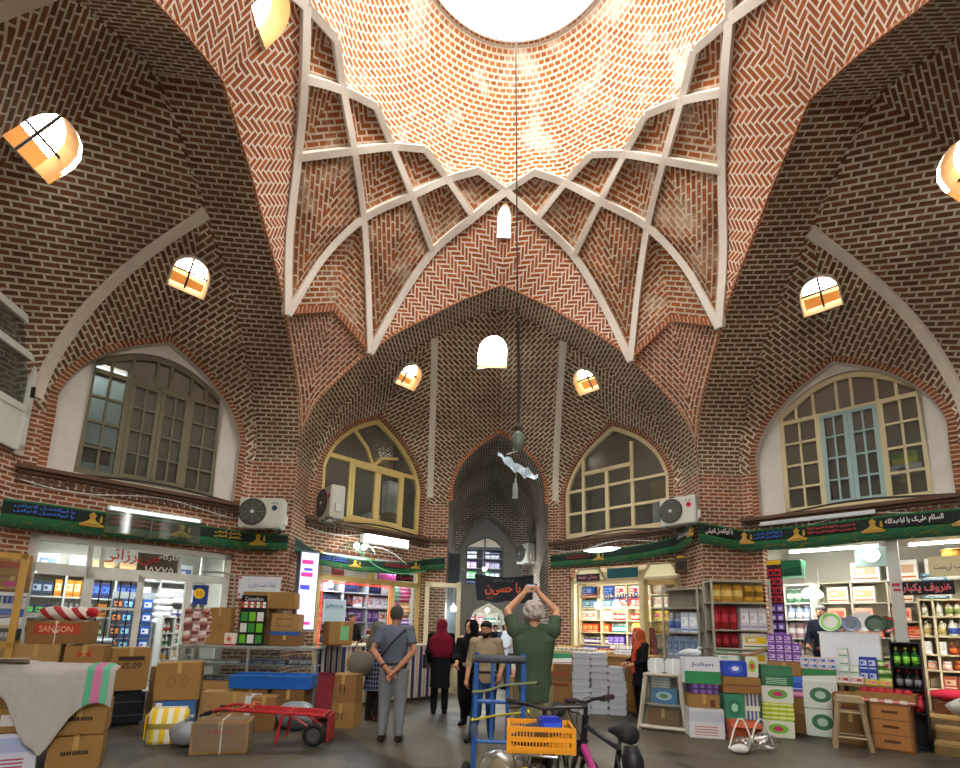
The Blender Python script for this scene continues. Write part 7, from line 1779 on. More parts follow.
b = MB(); bars2(b, [(-.76, 3.12, .62, 3.12), (-.74, 3.1, -.74, 4.5), (.6, 3.1, .6, 4.5), (-.76, 4.2, .62, 4.2), (-.76, 4.45, .62, 4.45), (-.07, 3.1, -.07, 4.85), (-.74, 4.5, -.3, 4.75), (-.3, 4.75, 0, 4.86), (0, 4.86, .3, 4.75), (.3, 4.75, .62, 4.45)], .05, .06); b.build('window_frame', C_('#4a5860', .6), o)
t = thing('black_banner', 'black cloth banner with red calligraphy hung across the passage', 'banner', (.42, 8.9, 2.28), R_(-2))
b = MB(); N = 16
for i in range(N):
    for j in range(4):
        g_ = lambda i, j: (lerp(-.84, .86, i/N) + (.1 if i == 0 else -.04 if i == N else 0)*(1-j/4), .03*math.sin(i*.9), lerp(0, .78, j/4) - .08*math.sin(PI*i/N)*(j/4) + .03*(1-j/4)*math.sin(i*.8))
        b.poly([g_(i, j), g_(i+1, j), g_(i+1, j+1), g_(i, j+1)])
b.build('banner_cloth', C_('#26282e', .85), t, smooth=True, merge=True)
writing('یا حسین', t, (-.02, -.05, .36), 1.0, .36, C_('#c0562a'), fa=True, name='red_script', bold=.02); writing('هیئت عزاداران', t, (0, -.05, .6), .6, .1, C_('#6f7a6a'), fa=True, name='grey_script'); writing('بازار', t, (-.4, -.05, .1), .2, .07, C_('#b8502a'), fa=True, name='small_script')
b = MB(); b.tube([(-.84, 0, .76), (-1.4, .1, 1.0)], .008, 5); b.tube([(.86, 0, .76), (.98, .1, .95)], .008, 5); b.build('cord', CABL, t)
for k, (z, h, c, lab) in enumerate(((2.62, .86, '#2c3236', 'upper dark signboard on the left side of the passage'), (1.4, 1.15, '#3a3f44', 'lower dark glass panel on the left side of the passage'))):
    t = thing('signboard', lab, 'signboard', (-.98, 7.9, z), R_(20)); b = MB(); b.box((0, 0, h/2), (.36, .08, h)); b.build('board', C_(c, .4), t); b = MB(); bars2(b, [(-.18, 0, .18, 0), (-.18, h, .18, h), (-.18, 0, -.18, h), (.18, 0, .18, h)], .03, .1); b.build('board_frame', C_('#5f6a70', .5), t)
aircon('grey air conditioner high on the right side of the passage', (1.15, 10.0, 3.52), R_(-60), '', '#7a8a8a', .6, .6, .28)
t = thing('door_leaf', 'open cream glazed door leaf left of the passage', 'door', (-1.54, 6.78, .02), R_(2))
b = MB(); bars2(b, [(0, 0, 0, 2.55), (.76, 0, .76, 2.55), (0, 2.52, .76, 2.52), (0, .06, .76, .06), (0, .85, .76, .85), (0, 1.05, .76, 1.05)], .1, .06); b.build('door_frame', C_('#c8bf9c', .5), t)
b = MB(); b.box((.38, 0, .45), (.66, .03, .72)); b.build('lower_panel', C_('#bcb28c', .5), t); b = MB(); b.poly([(.05, .01, 1.08), (.71, .01, 1.08), (.71, .01, 2.5), (.05, .01, 2.5)]); b.build('glass', GL_CLEAR, t)
b = MB(); b.tube([(.68, -.04, 1.0), (.68, -.06, 1.12)], .012, 6); b.build('door_handle', C_('#b8b8b0', .3, .7), t); writing('فروش', t, (.36, -.03, .97), .3, .1, C_('#3a4a5a'), fa=True)
lamp_glow('shop_bulb', 'white bulb glowing behind the open cream door', (-1.25, 7.6 - .55, 2.08), .075, 40, (.85, .95, 1)) if 0 else lamp_glow('shop_bulb', 'white bulb glowing beside the passage behind the cream door', (-.92, 7.35, 2.0), .075, 60, (.88, .95, 1))
lamp_glow('shop_bulb', 'added bulb hidden behind the black banner to brighten the passage', (.35, 9.7, 2.7), .07, 170, (.95, .97, 1), 20)  # added lamp, hidden by the banner, brightens the passage vault
CB('small brown carton stood at the mouth of the passage', (-.72, 9.6, 0), (.4, .4, .5), 0, 2)

t = thing('plastic_sheet', 'pale translucent plastic sheet hanging over the banner of the left shop', 'plastic sheet', FL_L.p(1.05, 2.82, .24), FL_L.rz)
b = MB()
for i in range(14):
    g_ = lambda i, v: (1.35*i/14, .02*math.sin(i*1.1), .04 + .36*v - .05*(i/14)*v + .015*math.sin(i*.8))
    b.poly([g_(i, 0), g_(i+1, 0), g_(i+1, 1), g_(i, 1)])
b.build('sheet', glass_mat('milky_plastic', (.62, .78, .74), .1, .2), t, smooth=True, merge=True)
b = MB(); b.box((.62, 0, .2), (.012, .008, .36)); b.build('fold_line', C_('#4a6a66'), t)
t = thing('loudspeaker', 'small brown loudspeaker box on the corner by the far right shop', 'loudspeaker', FL_FR.p(3.3, 2.72, .32), FL_FR.rz+R_(20))
bev_box('speaker_body', (.22, .2, .3), C_('#4a3826', .7), .01, 2, t); b = MB(); b.lathe([(0, 0), (.08, 0), (.085, .008), (0, .01)], n=18, M=Matrix.Rotation(PI/2, 3, 'X'), c=(0, -.102, .15)); b.build('speaker_cone', C_('#1d1b1a'), t); b = MB(); b.box((0, .05, .32), (.14, .1, .04)); b.build('yellow_cap', C_('#c8b020'), t)
# ------------------------------------------------------------------ hand trucks and bicycles
def wheel(mb, c, ax, R, r, n=24, m=0):
    c = V(c); ax = V(ax).normalized(); u = ax.orthogonal().normalized(); w = ax.cross(u)
    mb.tube([c + (u*math.cos(2*PI*k/n) + w*math.sin(2*PI*k/n))*R for k in range(n)], r, 8, m, closed=True)
RED = C_('#a8242a', .4); BLU = C_('#2a5aa0', .4); RUB = C_('#1f1f20', .8)
t = thing('red_hand_truck', 'red tubular hand truck lying flat with black grips', 'hand truck', (-2.42, 1.58, 0), R_(3))
b = MB()
for y in (-.2, .2): b.tube(polyline([(.12, y, .36), (-.1, y, .38), (-1.0, y, .42), (-1.2, y, .44), (-1.34, y, .4)], 16), .02, 8)
for y in (-.07, .07): b.tube([(.1, y, .37), (-1.0, y, .42)], .014, 6)
for x in (.08, -.4, -.95): b.tube([(x, -.2, .37 - x*.04), (x, .2, .37 - x*.04)], .017, 6)
b.build('frame', RED, t)
for y in (-.2, .2):
    b = MB(); b.tube(polyline([(-.42, y*1.05, .38), (-.44, y*1.1, .3), (-.48, y*1.15, .02)], 8), .018, 8); b.tube(polyline([(-.42, y*1.05, .38), (-.3, y, .36), (.0, y, .17)], 8), .015, 8); b.build('leg', RED, t)
    b = MB(); b.tube([(-1.32, y, .405), (-1.46, y, .34)], .028, 8); b.build('grip', RUB, t)
    b = MB(); wheel(b, (0, y*1.25, .145), (0, 1, 0), .11, .036, 22); w_ = b.build('wheel', RUB, t, smooth=True)
    b = MB(); b.M = Matrix.Translation((0, y*1.25, .145)) @ Matrix.Rotation(PI/2, 4, 'X'); b.lathe([(.0, -.02), (.085, -.02), (.085, .02), (0, .02)], n=16); b.build('wheel_hub', C_('#4a4a4c', .5), w_)
b = MB(); b.tube([(0, -.27, .145), (0, .27, .145)], .014, 6); b.build('axle', IRON, t)
b = MB(); b.box((.16, 0, .2), (.02, .4, .34)); b.build('toe_plate', RED, t)
t = thing('orange_tie', 'orange cord tied round the red hand truck rails', 'cord', (-3.35, 1.6, .45)); b = MB(); b.tube(polyline([(-.06, -.2, -.02), (-.02, -.1, .02), (.03, 0, .0), (-.02, .1, .03), (.04, .18, .0)], 16), .016, 6); b.build('cord_loop', C_('#b86a4a', .8), t); b = MB(); b.tube([(.0, -.1, .02), (.1, -.16, -.03)], .012, 5); b.build('cord_end', C_('#b86a4a', .8), t)
# upright blue trolley
t = thing('blue_hand_truck', 'upright blue tubular hand truck with grey wrapped top bar', 'hand truck', (-.12, -.5, 0), R_(-6))
b = MB()
for x in (-.23, .23): b.tube(polyline([(x, -.06, .12), (x, -.02, .6), (x, .06, 1.2), (x, .07, 1.32)], 12), .024, 8)
for x in (-.07, .08): b.tube([(x, .0, .5), (x, .06, 1.22)], .018, 8)
for z, y in ((1.24, .06), (.86, .03), (.5, 0)): b.tube([(-.23, y, z), (.23, y, z)], .02, 8)
b.build('frame', BLU, t)
b = MB(); b.tube([(-.25, .055, 1.26), (.25, .055, 1.26)], .038, 8); b.build('padded_bar', C_('#4f545c', .9), t, smooth=True)
for x in (-.3, .3):
    b = MB(); wheel(b, (x, -.02, .16), (1, 0, 0), .125, .036, 22); w_ = b.build('wheel', RUB, t, smooth=True); b = MB(); b.M = Matrix.Translation((x, -.02, .16)) @ Matrix.Rotation(PI/2, 4, 'Y'); b.lathe([(0, -.025), (.09, -.025), (.09, .025), (0, .025)], n=14); b.build('wheel_hub', C_('#6a6a68', .5), w_)
b = MB(); b.tube([(-.32, -.02, .16), (.32, -.02, .16)], .014, 6); b.build('axle', IRON, t)
b = MB(); b.box((0, -.2, .05), (.46, .3, .015)); b.tube([(-.22, -.05, .14), (-.22, -.32, .06)], .016, 6); b.tube([(.22, -.05, .14), (.22, -.32, .06)], .016, 6); b.build('toe_plate', BLU, t)
for x in (-.23, .23):
    b = MB(); b.tube([(x*1.15, .2, .66), (x, -.0, .58)], .018, 6); b.lathe([(.03, -.04), (.036, 0), (.03, .05)], n=10, c=(x, -.02, .6)); b.build('side_brace', C_('#5a6a7a', .4, .4), t)
t = thing('elastic_cord', 'yellow green elastic cord stretched across the blue hand truck', 'cord', (-.12, -.52, .72)); b = MB(); b.tube(polyline([(-.24, -.02, -.02), (-.05, -.01, .02), (.1, -.01, .04), (.27, 0, .06)], 12), .011, 6); b.build('cord', C_('#a8a03a', .7), t); b = MB(); b.lathe([(.0, -.02), (.018, 0), (0, .03)], n=8, c=(.28, 0, .06)); b.lathe([(.0, -.02), (.018, 0), (0, .03)], n=8, c=(-.25, -.02, -.02)); b.build('hook', C_('#d8c83a', .5), t)
t = thing('elastic_cord', 'grey green elastic cord higher up on the blue hand truck', 'cord', (-.12, -.51, .97)); b = MB(); b.tube(polyline([(-.26, 0, -.02), (-.1, 0, .0), (.05, 0, .05), (.36, .0, .08)], 12), .013, 6); b.build('cord', C_('#6f7a5a', .7), t); b = MB(); b.lathe([(.0, -.02), (.018, 0), (0, .03)], n=8, c=(.37, 0, .08)); b.build('hook', IRON, t)

def bicycle(label, front, rear, cf, accent, name='bicycle', bar_w=.6, bh=1.03, sh=.86, R=.33, steer=0, bag=False):
    f, r = V((*front, 0)), V((*rear, 0)); L = (f-r).length; an = math.atan2((f-r).y, (f-r).x)
    t = thing(name, label, 'bicycle', r, an)
    cfm, acm = C_(cf, .35), C_(accent, .4)
    st = C_('#a8aaac', .3, .8)
    for nm, x in (('rear_wheel', 0), ('front_wheel', L)):
        b = MB(); wheel(b, (x, 0, R), (0, 1, 0), R-.026, .026, 36); w_ = b.build(nm, RUB, t, smooth=True)
        b = MB(); wheel(b, (x, 0, R), (0, 1, 0), R-.056, .009, 36); b.build('rim', st, w_)
        b = MB()
        for k in range(16):
            a = 2*PI*k/16; b.tube([(x+.02*math.cos(a), .02*(-1)**k, R+.02*math.sin(a)), (x+(R-.06)*math.cos(a+.15), 0, R+(R-.06)*math.sin(a+.15))], .0025, 4, cap=False)
        b.tube([(x, -.06, R), (x, .06, R)], .018, 8); b.build('spokes', st, w_)
    bb = V((L*.42, 0, .3)); sc = V((L*.27, 0, sh-.1)); hd = V((L*.84, 0, .83)); hb = V((L*.87, 0, .68))
    b = MB(); b.tube([bb, sc], .019, 8); b.tube([sc, hd], .02, 8); b.tube([hb, hd+V((-.02, 0, .08))], .026, 8)
    for y in (-.05, .05): b.tube([(0, y, R), (bb.x, y*.6, bb.z)], .011, 6); b.tube([(0, y, R), (sc.x, y*.4, sc.z-.04)], .01, 6)
    b.build('frame', cfm, t)
    b = MB(); b.tube([bb, hb], .028, 8); b.build('down_tube', acm, t)
    b = MB()
    for y in (-.055, .055): b.tube([(L, y, R), (L*.93, y, .52), (L*.88, y*.6, .7)], [.012, .02, .02], 8)
    b.tube([(L*.88, -.05, .7), (L*.88, .05, .7)], .02, 6); b.build('fork', cfm, t)
    b = MB(); b.tube([hd, (L*.83, 0, bh-.04)], .017, 8); b.tube(polyline([(L*.78, -bar_w/2, bh), (L*.83, -.1, bh-.01), (L*.84, 0, bh-.03), (L*.83, .1, bh-.01), (L*.78, bar_w/2, bh)], 14), .014, 8); b.build('handlebar', C_('#1d1d20', .4), t)
    for y in (-1, 1):
        b = MB(); b.tube([(L*.785, y*(bar_w/2-.1), bh), (L*.775, y*(bar_w/2+.01), bh+.003)], .02, 8); b.build('grip', C_('#35202a', .6) if accent != '#222224' else RUB, t)
        b = MB(); b.tube([(L*.8, y*.16, bh-.01), (L*.86, y*.2, bh-.03), (L*.86, y*.27, bh-.04)], .007, 5); b.build('brake_lever', IRON, t)
        b = MB(); b.tube(polyline([(L*.82, y*.15, bh-.01), (L*.97, y*.12, bh-.02), (L*.98, y*.03, .86), (L*.9, 0, .72)], 14), .004, 5); b.build('brake_cable', CAB, t)
    b = MB(); b.tube([sc, sc+V((-.02, 0, .09))], .014, 8); b.build('seat_post', st, t)
    b = MB(); q = sc + V((-.04, 0, .1))
    b.tube([q+V((-.12, 0, .015)), q+V((-.05, 0, .02)), q+V((.05, 0, .015)), q+V((.15, 0, 0))], [.06, .07, .04, .018], 10); sd = b.build('saddle', RUB, t, smooth=True)
    b = MB(); b.M = Matrix.Translation(bb) @ Matrix.Rotation(PI/2, 4, 'X'); b.lathe([(.085, -.06), (.095, -.055), (.085, -.05)], n=20); b.lathe([(0, -.07), (.02, -.07), (.02, .07), (0, .07)], n=8); b.build('chainring', IRON, t)
    for y, a in ((-.075, 1), (.075, -1)):
        b = MB(); b.tube([bb+V((0, y, 0)), bb+V((.1*a, y, -.13*a))], .011, 6); b.box(bb+V((.1*a, y*1.6, -.13*a)), (.08, .09, .02)); b.build('crank', IRON, t)
    pv = V((L*.87, 0, 0)); Rz = Matrix.Rotation(steer, 3, 'Z')
    for ch in list(t.children):
        if steer and ch.name.split('.')[0] in ('front_wheel', 'fork', 'handlebar', 'grip', 'brake_lever', 'brake_cable'): ch.location = pv - Rz @ pv; ch.rotation_euler.z = steer
    if bag:
        b = MB(); b.tube([q+V((-.1, 0, -.05)), q+V((-.12, 0, -.14)), q+V((-.14, 0, -.3))], [.05, .075, .06], 10); b.build('saddle_bag', C_('#191a1d', .5), t, smooth=True)
    return t, an, L
bk, an_, L_ = bicycle('black bicycle with pink accents standing right of the orange crate', (.47, -1.26), (.72, -2.06), '#1b1b1f', '#a83476', bar_w=.54, steer=R_(20), bag=True)
b = MB(); b.box((L_*.5, 0, .5), (.03, .075, .05)); b.box((L_*.52, 0, .47), (.05, .065, .03)); b.build('blue_sticker', C_('#2a4ab0'), bk)
bk2, an2, L2 = bicycle('dark bicycle carrying the orange crate over its front wheel', (.12, -1.72), (.42, -.82), '#26282a', '#222224', bh=1.0)
# front carrier of the second bicycle (in its own axes x forward)
b = MB()
for y in (-.16, -.05, .05, .16): b.tube([(L2*.95, y, .735), (L2+.28, y, .735)], .007, 5)
for x in (L2*.95, L2+.28): b.tube([(x, -.17, .735), (x, .17, .735)], .008, 5)
for y in (-.08, .08): b.tube([(L2, y, R_(0)+.33), (L2+.05, y*1.6, .735)], .008, 5); b.tube([(L2, y, .33), (L2+.26, y*1.8, .735)], .006, 5)
b.build('front_carrier', C_('#b4b6b6', .3, .8), bk2)
b = MB()
for k in range(7):
    a0, a1 = R_(30+k*14), R_(44+k*14)
    b.poly([(L2+.36*math.cos(a0), -.04, .33+.36*math.sin(a0)), (L2+.36*math.cos(a1), -.04, .33+.36*math.sin(a1)), (L2+.36*math.cos(a1), .04, .33+.36*math.sin(a1)), (L2+.36*math.cos(a0), .04, .33+.36*math.sin(a0))])
b.build('mudguard', C_('#8f9496', .25, .8), bk2)
b = MB(); b.lathe([(0, 0), (.045, .005), (.04, .03), (0, .035)], n=16, M=Matrix.Rotation(PI/2, 3, 'Y'), c=(L2+.3, -.04, .62)); b.build('yellow_reflector', C_('#c8b020', .3), bk2)
t = thing('orange_crate', 'orange slatted plastic crate on the front carrier of a bicycle', 'crate', (.1, -1.84, .745), R_(-3))
OR = C_('#d08a1e', .4); b = MB(); w_, d_, h_ = .43, .3, .17
b.box((0, 0, .008), (w_, d_, .016))
for z in (.03, .09, .155): 
    b.box((0, -d_/2, z), (w_, .014, .03)); b.box((0, d_/2, z), (w_, .014, .03)); b.box((-w_/2, 0, z), (.014, d_, .03)); b.box((w_/2, 0, z), (.014, d_, .03))
b.build('crate_frame', OR, t)
b = MB()
for i in range(20):
    x = -w_/2 + w_*(i+.5)/20
    for y in (-d_/2, d_/2): b.box((x, y, .09), (.009, .01, .13))
for i in range(12):
    y = -d_/2 + d_*(i+.5)/12
    for x in (-w_/2, w_/2): b.box((x, y, .09), (.01, .009, .13))
for x in (-w_/2, w_/2):
    for y in (-d_/2, d_/2): b.box((x, y, .085), (.03, .03, .17))
b.build('crate_slats', OR, t)
b = MB(); b.box((0, -d_/2-.002, .125), (.09, .016, .03)); b.build('hand_slot', C_('#5a3a10'), t)
t = thing('blue_packet', 'blue packet lying in the orange crate', 'packet', (.16, -1.9, .85), R_(12)); bev_box('packet_body', (.15, .12, .12), C_('#2436a8', .35), .015, 2, t); b = MB(); b.box((0, -.061, .07), (.12, .003, .04)); b.build('packet_label', C_('#3a5ad0', .3), t)
t = thing('black_cloth', 'dark folded cloth inside the orange crate', 'cloth', (.04, -1.86, .765)); b = MB(); blob(b, .17, .11, .05, 33, 16, amp=.08); b.build('cloth_fold', C_('#2a2a2e', .9), t, smooth=True, merge=True); b = MB(); blob(b, .1, .06, .03, 34, 12, 0, (.05, 0, .1), .08); b.build('cloth_end', C_('#3a3a40', .9), t, smooth=True, merge=True)
CB('open brown carton on the floor at the bottom edge by the blue hand truck', (-.12, -1.3, 0), (.42, .34, .36), R_(8), 0, tape=False, flaps=False)
t = thing('clear_bag', 'bulging clear plastic bag on the carton below the orange crate', 'bag', (-.1, -1.32, .365)); b = MB(); blob(b, .19, .15, .13, 41, 20); b.build('bag_body', WRAP, t, smooth=True, merge=True); b = MB(); blob(b, .14, .11, .09, 42, 16, 0, (0, 0, .01)); b.build('bag_contents', C_('#a8987a', .8), t, smooth=True, merge=True)
# ------------------------------------------------------------------ people
def loft(mb, secs, n=16, m=0):
    """closed loft through (centre, rx, ry) horizontal sections"""
    vs = []; fs = []
    for c, rx, ry in secs:
        for k in range(n):
            a = 2*PI*k/n; vs.append((c[0]+rx*math.cos(a), c[1]+ry*math.sin(a), c[2]))
    N = len(secs)
    for i in range(N-1):
        for k in range(n): fs.append((i*n+k, i*n+(k+1) % n, (i+1)*n+(k+1) % n, (i+1)*n+k))
    fs += [tuple(range(n-1, -1, -1)), tuple((N-1)*n+k for k in range(n))]
    mb.mesh_part(vs, fs, m)
def ball(mb, c, r, n=12):
    r = r if isinstance(r, tuple) else (r, r, r)
    loft(mb, [((c[0], c[1], c[2]-r[2]*math.cos(PI*i/8)), max(r[0]*math.sin(PI*i/8), .002), max(r[1]*math.sin(PI*i/8), .002)) for i in range(9)], n)
def remesh(o, vox, sm=2):
    r = o.modifiers.new('union', 'REMESH'); r.mode = 'VOXEL'; r.voxel_size = vox; r.use_smooth_shade = True
    if sm: s = o.modifiers.new('soft', 'SMOOTH'); s.iterations = sm; s.factor = .5
    return o
SKIN = plain('skin', hx('#a9795c'), .55, .12, 14); SKIN2 = plain('skin_pale', hx('#b98a6c'), .55, .12, 14)
HAIRB = plain('hair_black', hx('#15110f'), .6, .3, 60); HAIRG = plain('hair_grey', hx('#a29b92'), .7, .35, 60); HAIRD = plain('hair_dark_grey', hx('#3f3b38'), .65, .35, 60)
def cloth(h, rough=.85): 
    k = 'cloth_'+h
    if k not in MT:
        n = Nd(k); f = n.noise(n.co('Object'), 6, 3, .6); MT[k] = n.bsdf(n.mix(n.m('MULTIPLY', f, .4), hx(h), tuple(x*.6 for x in hx(h))), rough, f, spec=.15, bs=.4, bd=.03)
    return MT[k]
def hand(mb, w, d, nrm, s, curl=.35):
    """palm, four fingers of different length and a thumb from the side of the palm; d runs from the wrist to the fingers"""
    w, d, nrm = V(w), V(d).normalized(), V(nrm); nrm = (nrm - d*nrm.dot(d)).normalized(); sd = d.cross(nrm)
    mb.tube([w, w+d*.03*s, w+d*.09*s], [.024*s, .032*s, .036*s], 10)
    for k, (o, l) in enumerate(((-.03, .068), (-.01, .078), (.01, .072), (.029, .056))):
        b = w + d*.085*s + sd*o*s; p = [b - d*.03*s, b]
        a = 0
        for q in range(3):
            a += curl*(.7+.3*q); p.append(p[-1] + (d*math.cos(a) + nrm*math.sin(a))*l*s/2.6)
        mb.tube(p, [.0105*s, .0105*s, .0098*s, .009*s, .0075*s], 7)
    b = w + d*.03*s - sd*.028*s
    mb.tube([b, b + (d*.5 - sd*.8 + nrm*.3).normalized()*.035*s, b + (d*.85 - sd*.75 + nrm*.55).normalized()*.07*s], [.014*s, .0115*s, .009*s], 7)
def person(label, loc, rz, H, P, top, bot, shoe, hair='short', hairm=None, skin=None, sleeve=.5, face=True, beard=None, extra=None, head_turn=0, head_tilt=0, leg_w=1.0, top_l=.47, belt=None, legs=True, handargs=None, build=1.0):
    t = thing('person', label, 'person', loc, rz); skin = skin or SKIN
    d = dict(hL=(.052, 0, .505), hR=(-.052, 0, .505), kL=(.056, -.008, .275), kR=(-.056, -.008, .275), aL=(.058, .012, .045), aR=(-.058, .012, .045), sL=(.105, .005, .81), sR=(-.105, .005, .81),
             eL=(.135, .015, .635), eR=(-.135, .015, .635), wL=(.14, -.03, .49), wR=(-.14, -.03, .49), neck=(0, .005, .835), head=(0, -.012, .925), pel=(0, 0, .52), toeL=(.065, -.075, .02), toeR=(-.065, -.075, .02))
    d.update(P); J = {k: V(v)*H for k, v in d.items()}; s = H/1.72
    def torso(mb, g, z0=.46):
        pel, nk = J['pel'], J['neck']; B = build
        def at(f): return pel.lerp(nk, f)
        zb = z0*H
        loft(mb, [((pel.x, pel.y, zb), (.088*B+g)*H, (.062*B+g)*H), ((pel.x, pel.y, .52*H), (.093*B+g)*H, (.067*B+g)*H), (at(.28), (.083*B+g)*H, (.06*B+g)*H), (at(.6), (.098*B+g)*H, (.067*B+g)*H), (at(.82), (.104*B+g)*H, (.058*B+g)*H), (at(.93), (.075+g)*H, (.045+g)*H), (at(1.0), (.036+g*.6)*H, (.036+g*.6)*H)], 18)
        for S in 'LR': ball(mb, J['s'+S], (.036+g)*H)
        mb.tube([J['sL'], (J['sL']+J['sR'])/2+V((0, 0, .006*H)), J['sR']], (.032+g)*H, 10)
    def arm(mb, S, g, upto=1.0):
        a, e, w = J['s'+S], J['e'+S], J['w'+S]
        if upto <= .5: mb.tube([a, a.lerp(e, upto*2)], [(.032+g)*H, (.028+g*1.5)*H], 12)
        else: mb.tube([a, a.lerp(e, .5), e, e.lerp(w, (upto-.5)*2)], [(.031+g)*H, (.029+g)*H, (.025+g)*H, (.018+g)*H], 12)
    def leg(mb, S, g):
        h, k, a = J['h'+S], J['k'+S], J['a'+S]
        mb.tube([h+V((0, 0, .02*H)), h.lerp(k, .3), k, k.lerp(a, .35), a], [(.05+g)*H*leg_w, (.047+g)*H*leg_w, (.034+g)*H*leg_w, (.033+g)*H, (.022+g*1.3)*H], 12)
    # body: one continuous mesh
    b = MB(); torso(b, 0); 
    for S in 'LR':
        arm(b, S, 0); leg(b, S, 0)
        dr = (J['w'+S]-J['e'+S]); ha = (handargs or {}).get(S, {})
        hand(b, J['w'+S], V(ha.get('d', dr)), V(ha.get('n', (-1 if S == 'L' else 1, -.2, 0))), s*1.0, ha.get('curl', .4))
        b.tube([J['a'+S], J['toe'+S]], [.02*H, .016*H], 8)
    hc = J['head']; hr = .069*H*1.0
    b.tube([J['neck']-V((0, 0, .02*H)), hc-V((0, -.008*H, .02*H))], [.034*H, .03*H], 12)
    Hm = Matrix.Translation(hc) @ Matrix.Rotation(R_(head_turn), 4, 'Z') @ Matrix.Rotation(R_(head_tilt), 4, 'X')
    b.M = Hm
    loft(b, [((0, -.016*H, -.066*H), .017*H, .02*H), ((0, -.014*H, -.058*H), .03*H, .036*H), ((0, -.006*H, -.035*H), .04*H, .047*H), ((0, 0, 0), .044*H, .054*H), ((0, .004*H, .03*H), .044*H, .055*H), ((0, .006*H, .052*H), .034*H, .043*H), ((0, .006*H, .066*H), .012*H, .016*H)], 18)
    if face:
        b.tube([(0, -.052*H, .008*H), (0, -.064*H, -.012*H), (0, -.058*H, -.02*H)], [.006*H, .0085*H, .009*H], 8)
        b.tube([(-.014*H, -.054*H, -.036*H), (0, -.057*H, -.035*H), (.014*H, -.054*H, -.036*H)], .0048*H, 6)
        b.tube([(-.024*H, -.05*H, .016*H), (0, -.055*H, .014*H), (.024*H, -.05*H, .016*H)], .006*H, 6)
    for sx in (-1, 1): b.tube([(sx*.044*H, .004*H, -.014*H), (sx*.05*H, .008*H, .0), (sx*.045*H, .006*H, .014*H)], .0075*H, 6)
    b.M = Matrix.Identity(4)
    remesh(b.build('body', skin, t), .0072*s, 2)
    if face:
        for sx in (-1, 1):
            e = MB(); e.M = Hm; ball(e, (sx*.017*H, -.0495*H, .003*H), (.0068*H, .0045*H, .0042*H), 10); eo = e.build('eye', C_('#e8e4de', .3), t, smooth=True)
            e = MB(); e.M = Hm; ball(e, (sx*.017*H, -.0532*H, .003*H), .0026*H, 8); e.build('pupil', C_('#1a120e', .2), eo, smooth=True)
            e = MB(); e.M = Hm; e.tube([(sx*.007*H, -.0555*H, .015*H), (sx*.018*H, -.0545*H, .018*H), (sx*.028*H, -.048*H, .0145*H)], .003*H, 6); e.build('eyebrow', HAIRB if hairm is None else hairm, t)
        e = MB(); e.M = Hm; e.tube([(-.013*H, -.0575*H, -.036*H), (0, -.0605*H, -.0345*H), (.013*H, -.0575*H, -.036*H)], .0028*H, 6); e.build('lips', C_('#8a4a44', .5), t)
    hm = hairm or HAIRB
    if hair in ('short', 'fluffy', 'bald'):
        b = MB(); b.M = Hm; g = .008*H if hair == 'short' else .02*H
        loft(b, [((0, .03*H, -.03*H), .034*H+g*.6, .022*H+g), ((0, .016*H, -.005*H), .041*H+g, .04*H+g), ((0, .006*H, .03*H), .043*H+g, .05*H+g), ((0, .004*H, .055*H), .035*H+g, .043*H+g), ((0, .006*H, .069*H+g*.7), .015*H, .02*H)], 16)
        if hair == 'fluffy':
            rn = random.Random(4)
            for k in range(46):
                a, e = rn.uniform(0, 2*PI), rn.uniform(-.35, 1.4); c = V((math.cos(a)*math.cos(e)*.058, math.sin(a)*math.cos(e)*.066+.012, math.sin(e)*.066+.008))*H
                if c.y > -.03*H or c.z > .045*H: ball(b, c, rn.uniform(.011, .017)*H, 8)
        remesh(b.build('hair', hm, t), .007*s if hair == 'short' else .009, 1)
    if beard:
        b = MB(); b.M = Hm; loft(b, [((0, -.02*H, -.073*H), .018*H, .02*H), ((0, -.017*H, -.056*H), .034*H, .041*H), ((0, -.008*H, -.036*H), .0425*H, .0485*H), ((0, .0, -.02*H), .0445*H, .046*H)], 16); b.tube([(-.018*H, -.056*H, -.028*H), (0, -.062*H, -.026*H), (.018*H, -.056*H, -.028*H)], .005*H, 6); remesh(b.build('beard', beard, t), .006, 1)
    if top:
        b = MB(); torso(b, .0095, top_l)
        for S in 'LR':
            if sleeve: arm(b, S, .0085, sleeve)
        remesh(b.build(top[1], cloth(top[0]), t), .011*s, 2)
    if bot and legs:
        b = MB(); pel = J['pel']
        loft(b, [((pel.x, pel.y, .455*H), .092*H*leg_w, .068*H), ((pel.x, pel.y, .5*H), .1*H, .074*H), ((pel.x, pel.y, .565*H), .093*H, .07*H)], 18)
        for S in 'LR': leg(b, S, .009)
        remesh(b.build(bot[1], cloth(bot[0]), t), .011*s, 2)
    if shoe:
        for S in 'LR':
            b = MB(); a, q = J['a'+S], J['toe'+S]; dd = V((q.x-a.x, q.y-a.y, 0)).normalized(); zl = min(a.z-.045*H, q.z-.02*H)
            h = a - dd*.03*H
            b.tube([V((h.x, h.y, zl+.026*H)), V((a.x, a.y, zl+.028*H)), a.lerp(q, .6)*1 + V((0, 0, -.004*H)), q + dd*.012*H + V((0, 0, .0))], [.024*H, .03*H, .026*H, .018*H], 12)
            b.tube([a+V((0, 0, .012*H)), V((a.x, a.y, zl+.03*H))], .027*H, 10)
            remesh(b.build('shoe', cloth(shoe, .5), t), .008, 1)
    if belt:
        b = MB(); pts = [(J['pel'].x + .1*H*math.cos(a), J['pel'].y + .0735*H*math.sin(a), .562*H) for a in [2*PI*k/24 for k in range(24)]]; b.tube(pts, .011*H, 6, closed=True); b.build('belt', C_(belt, .5), t)
    if extra: extra(t, J, H, Hm)
    return t
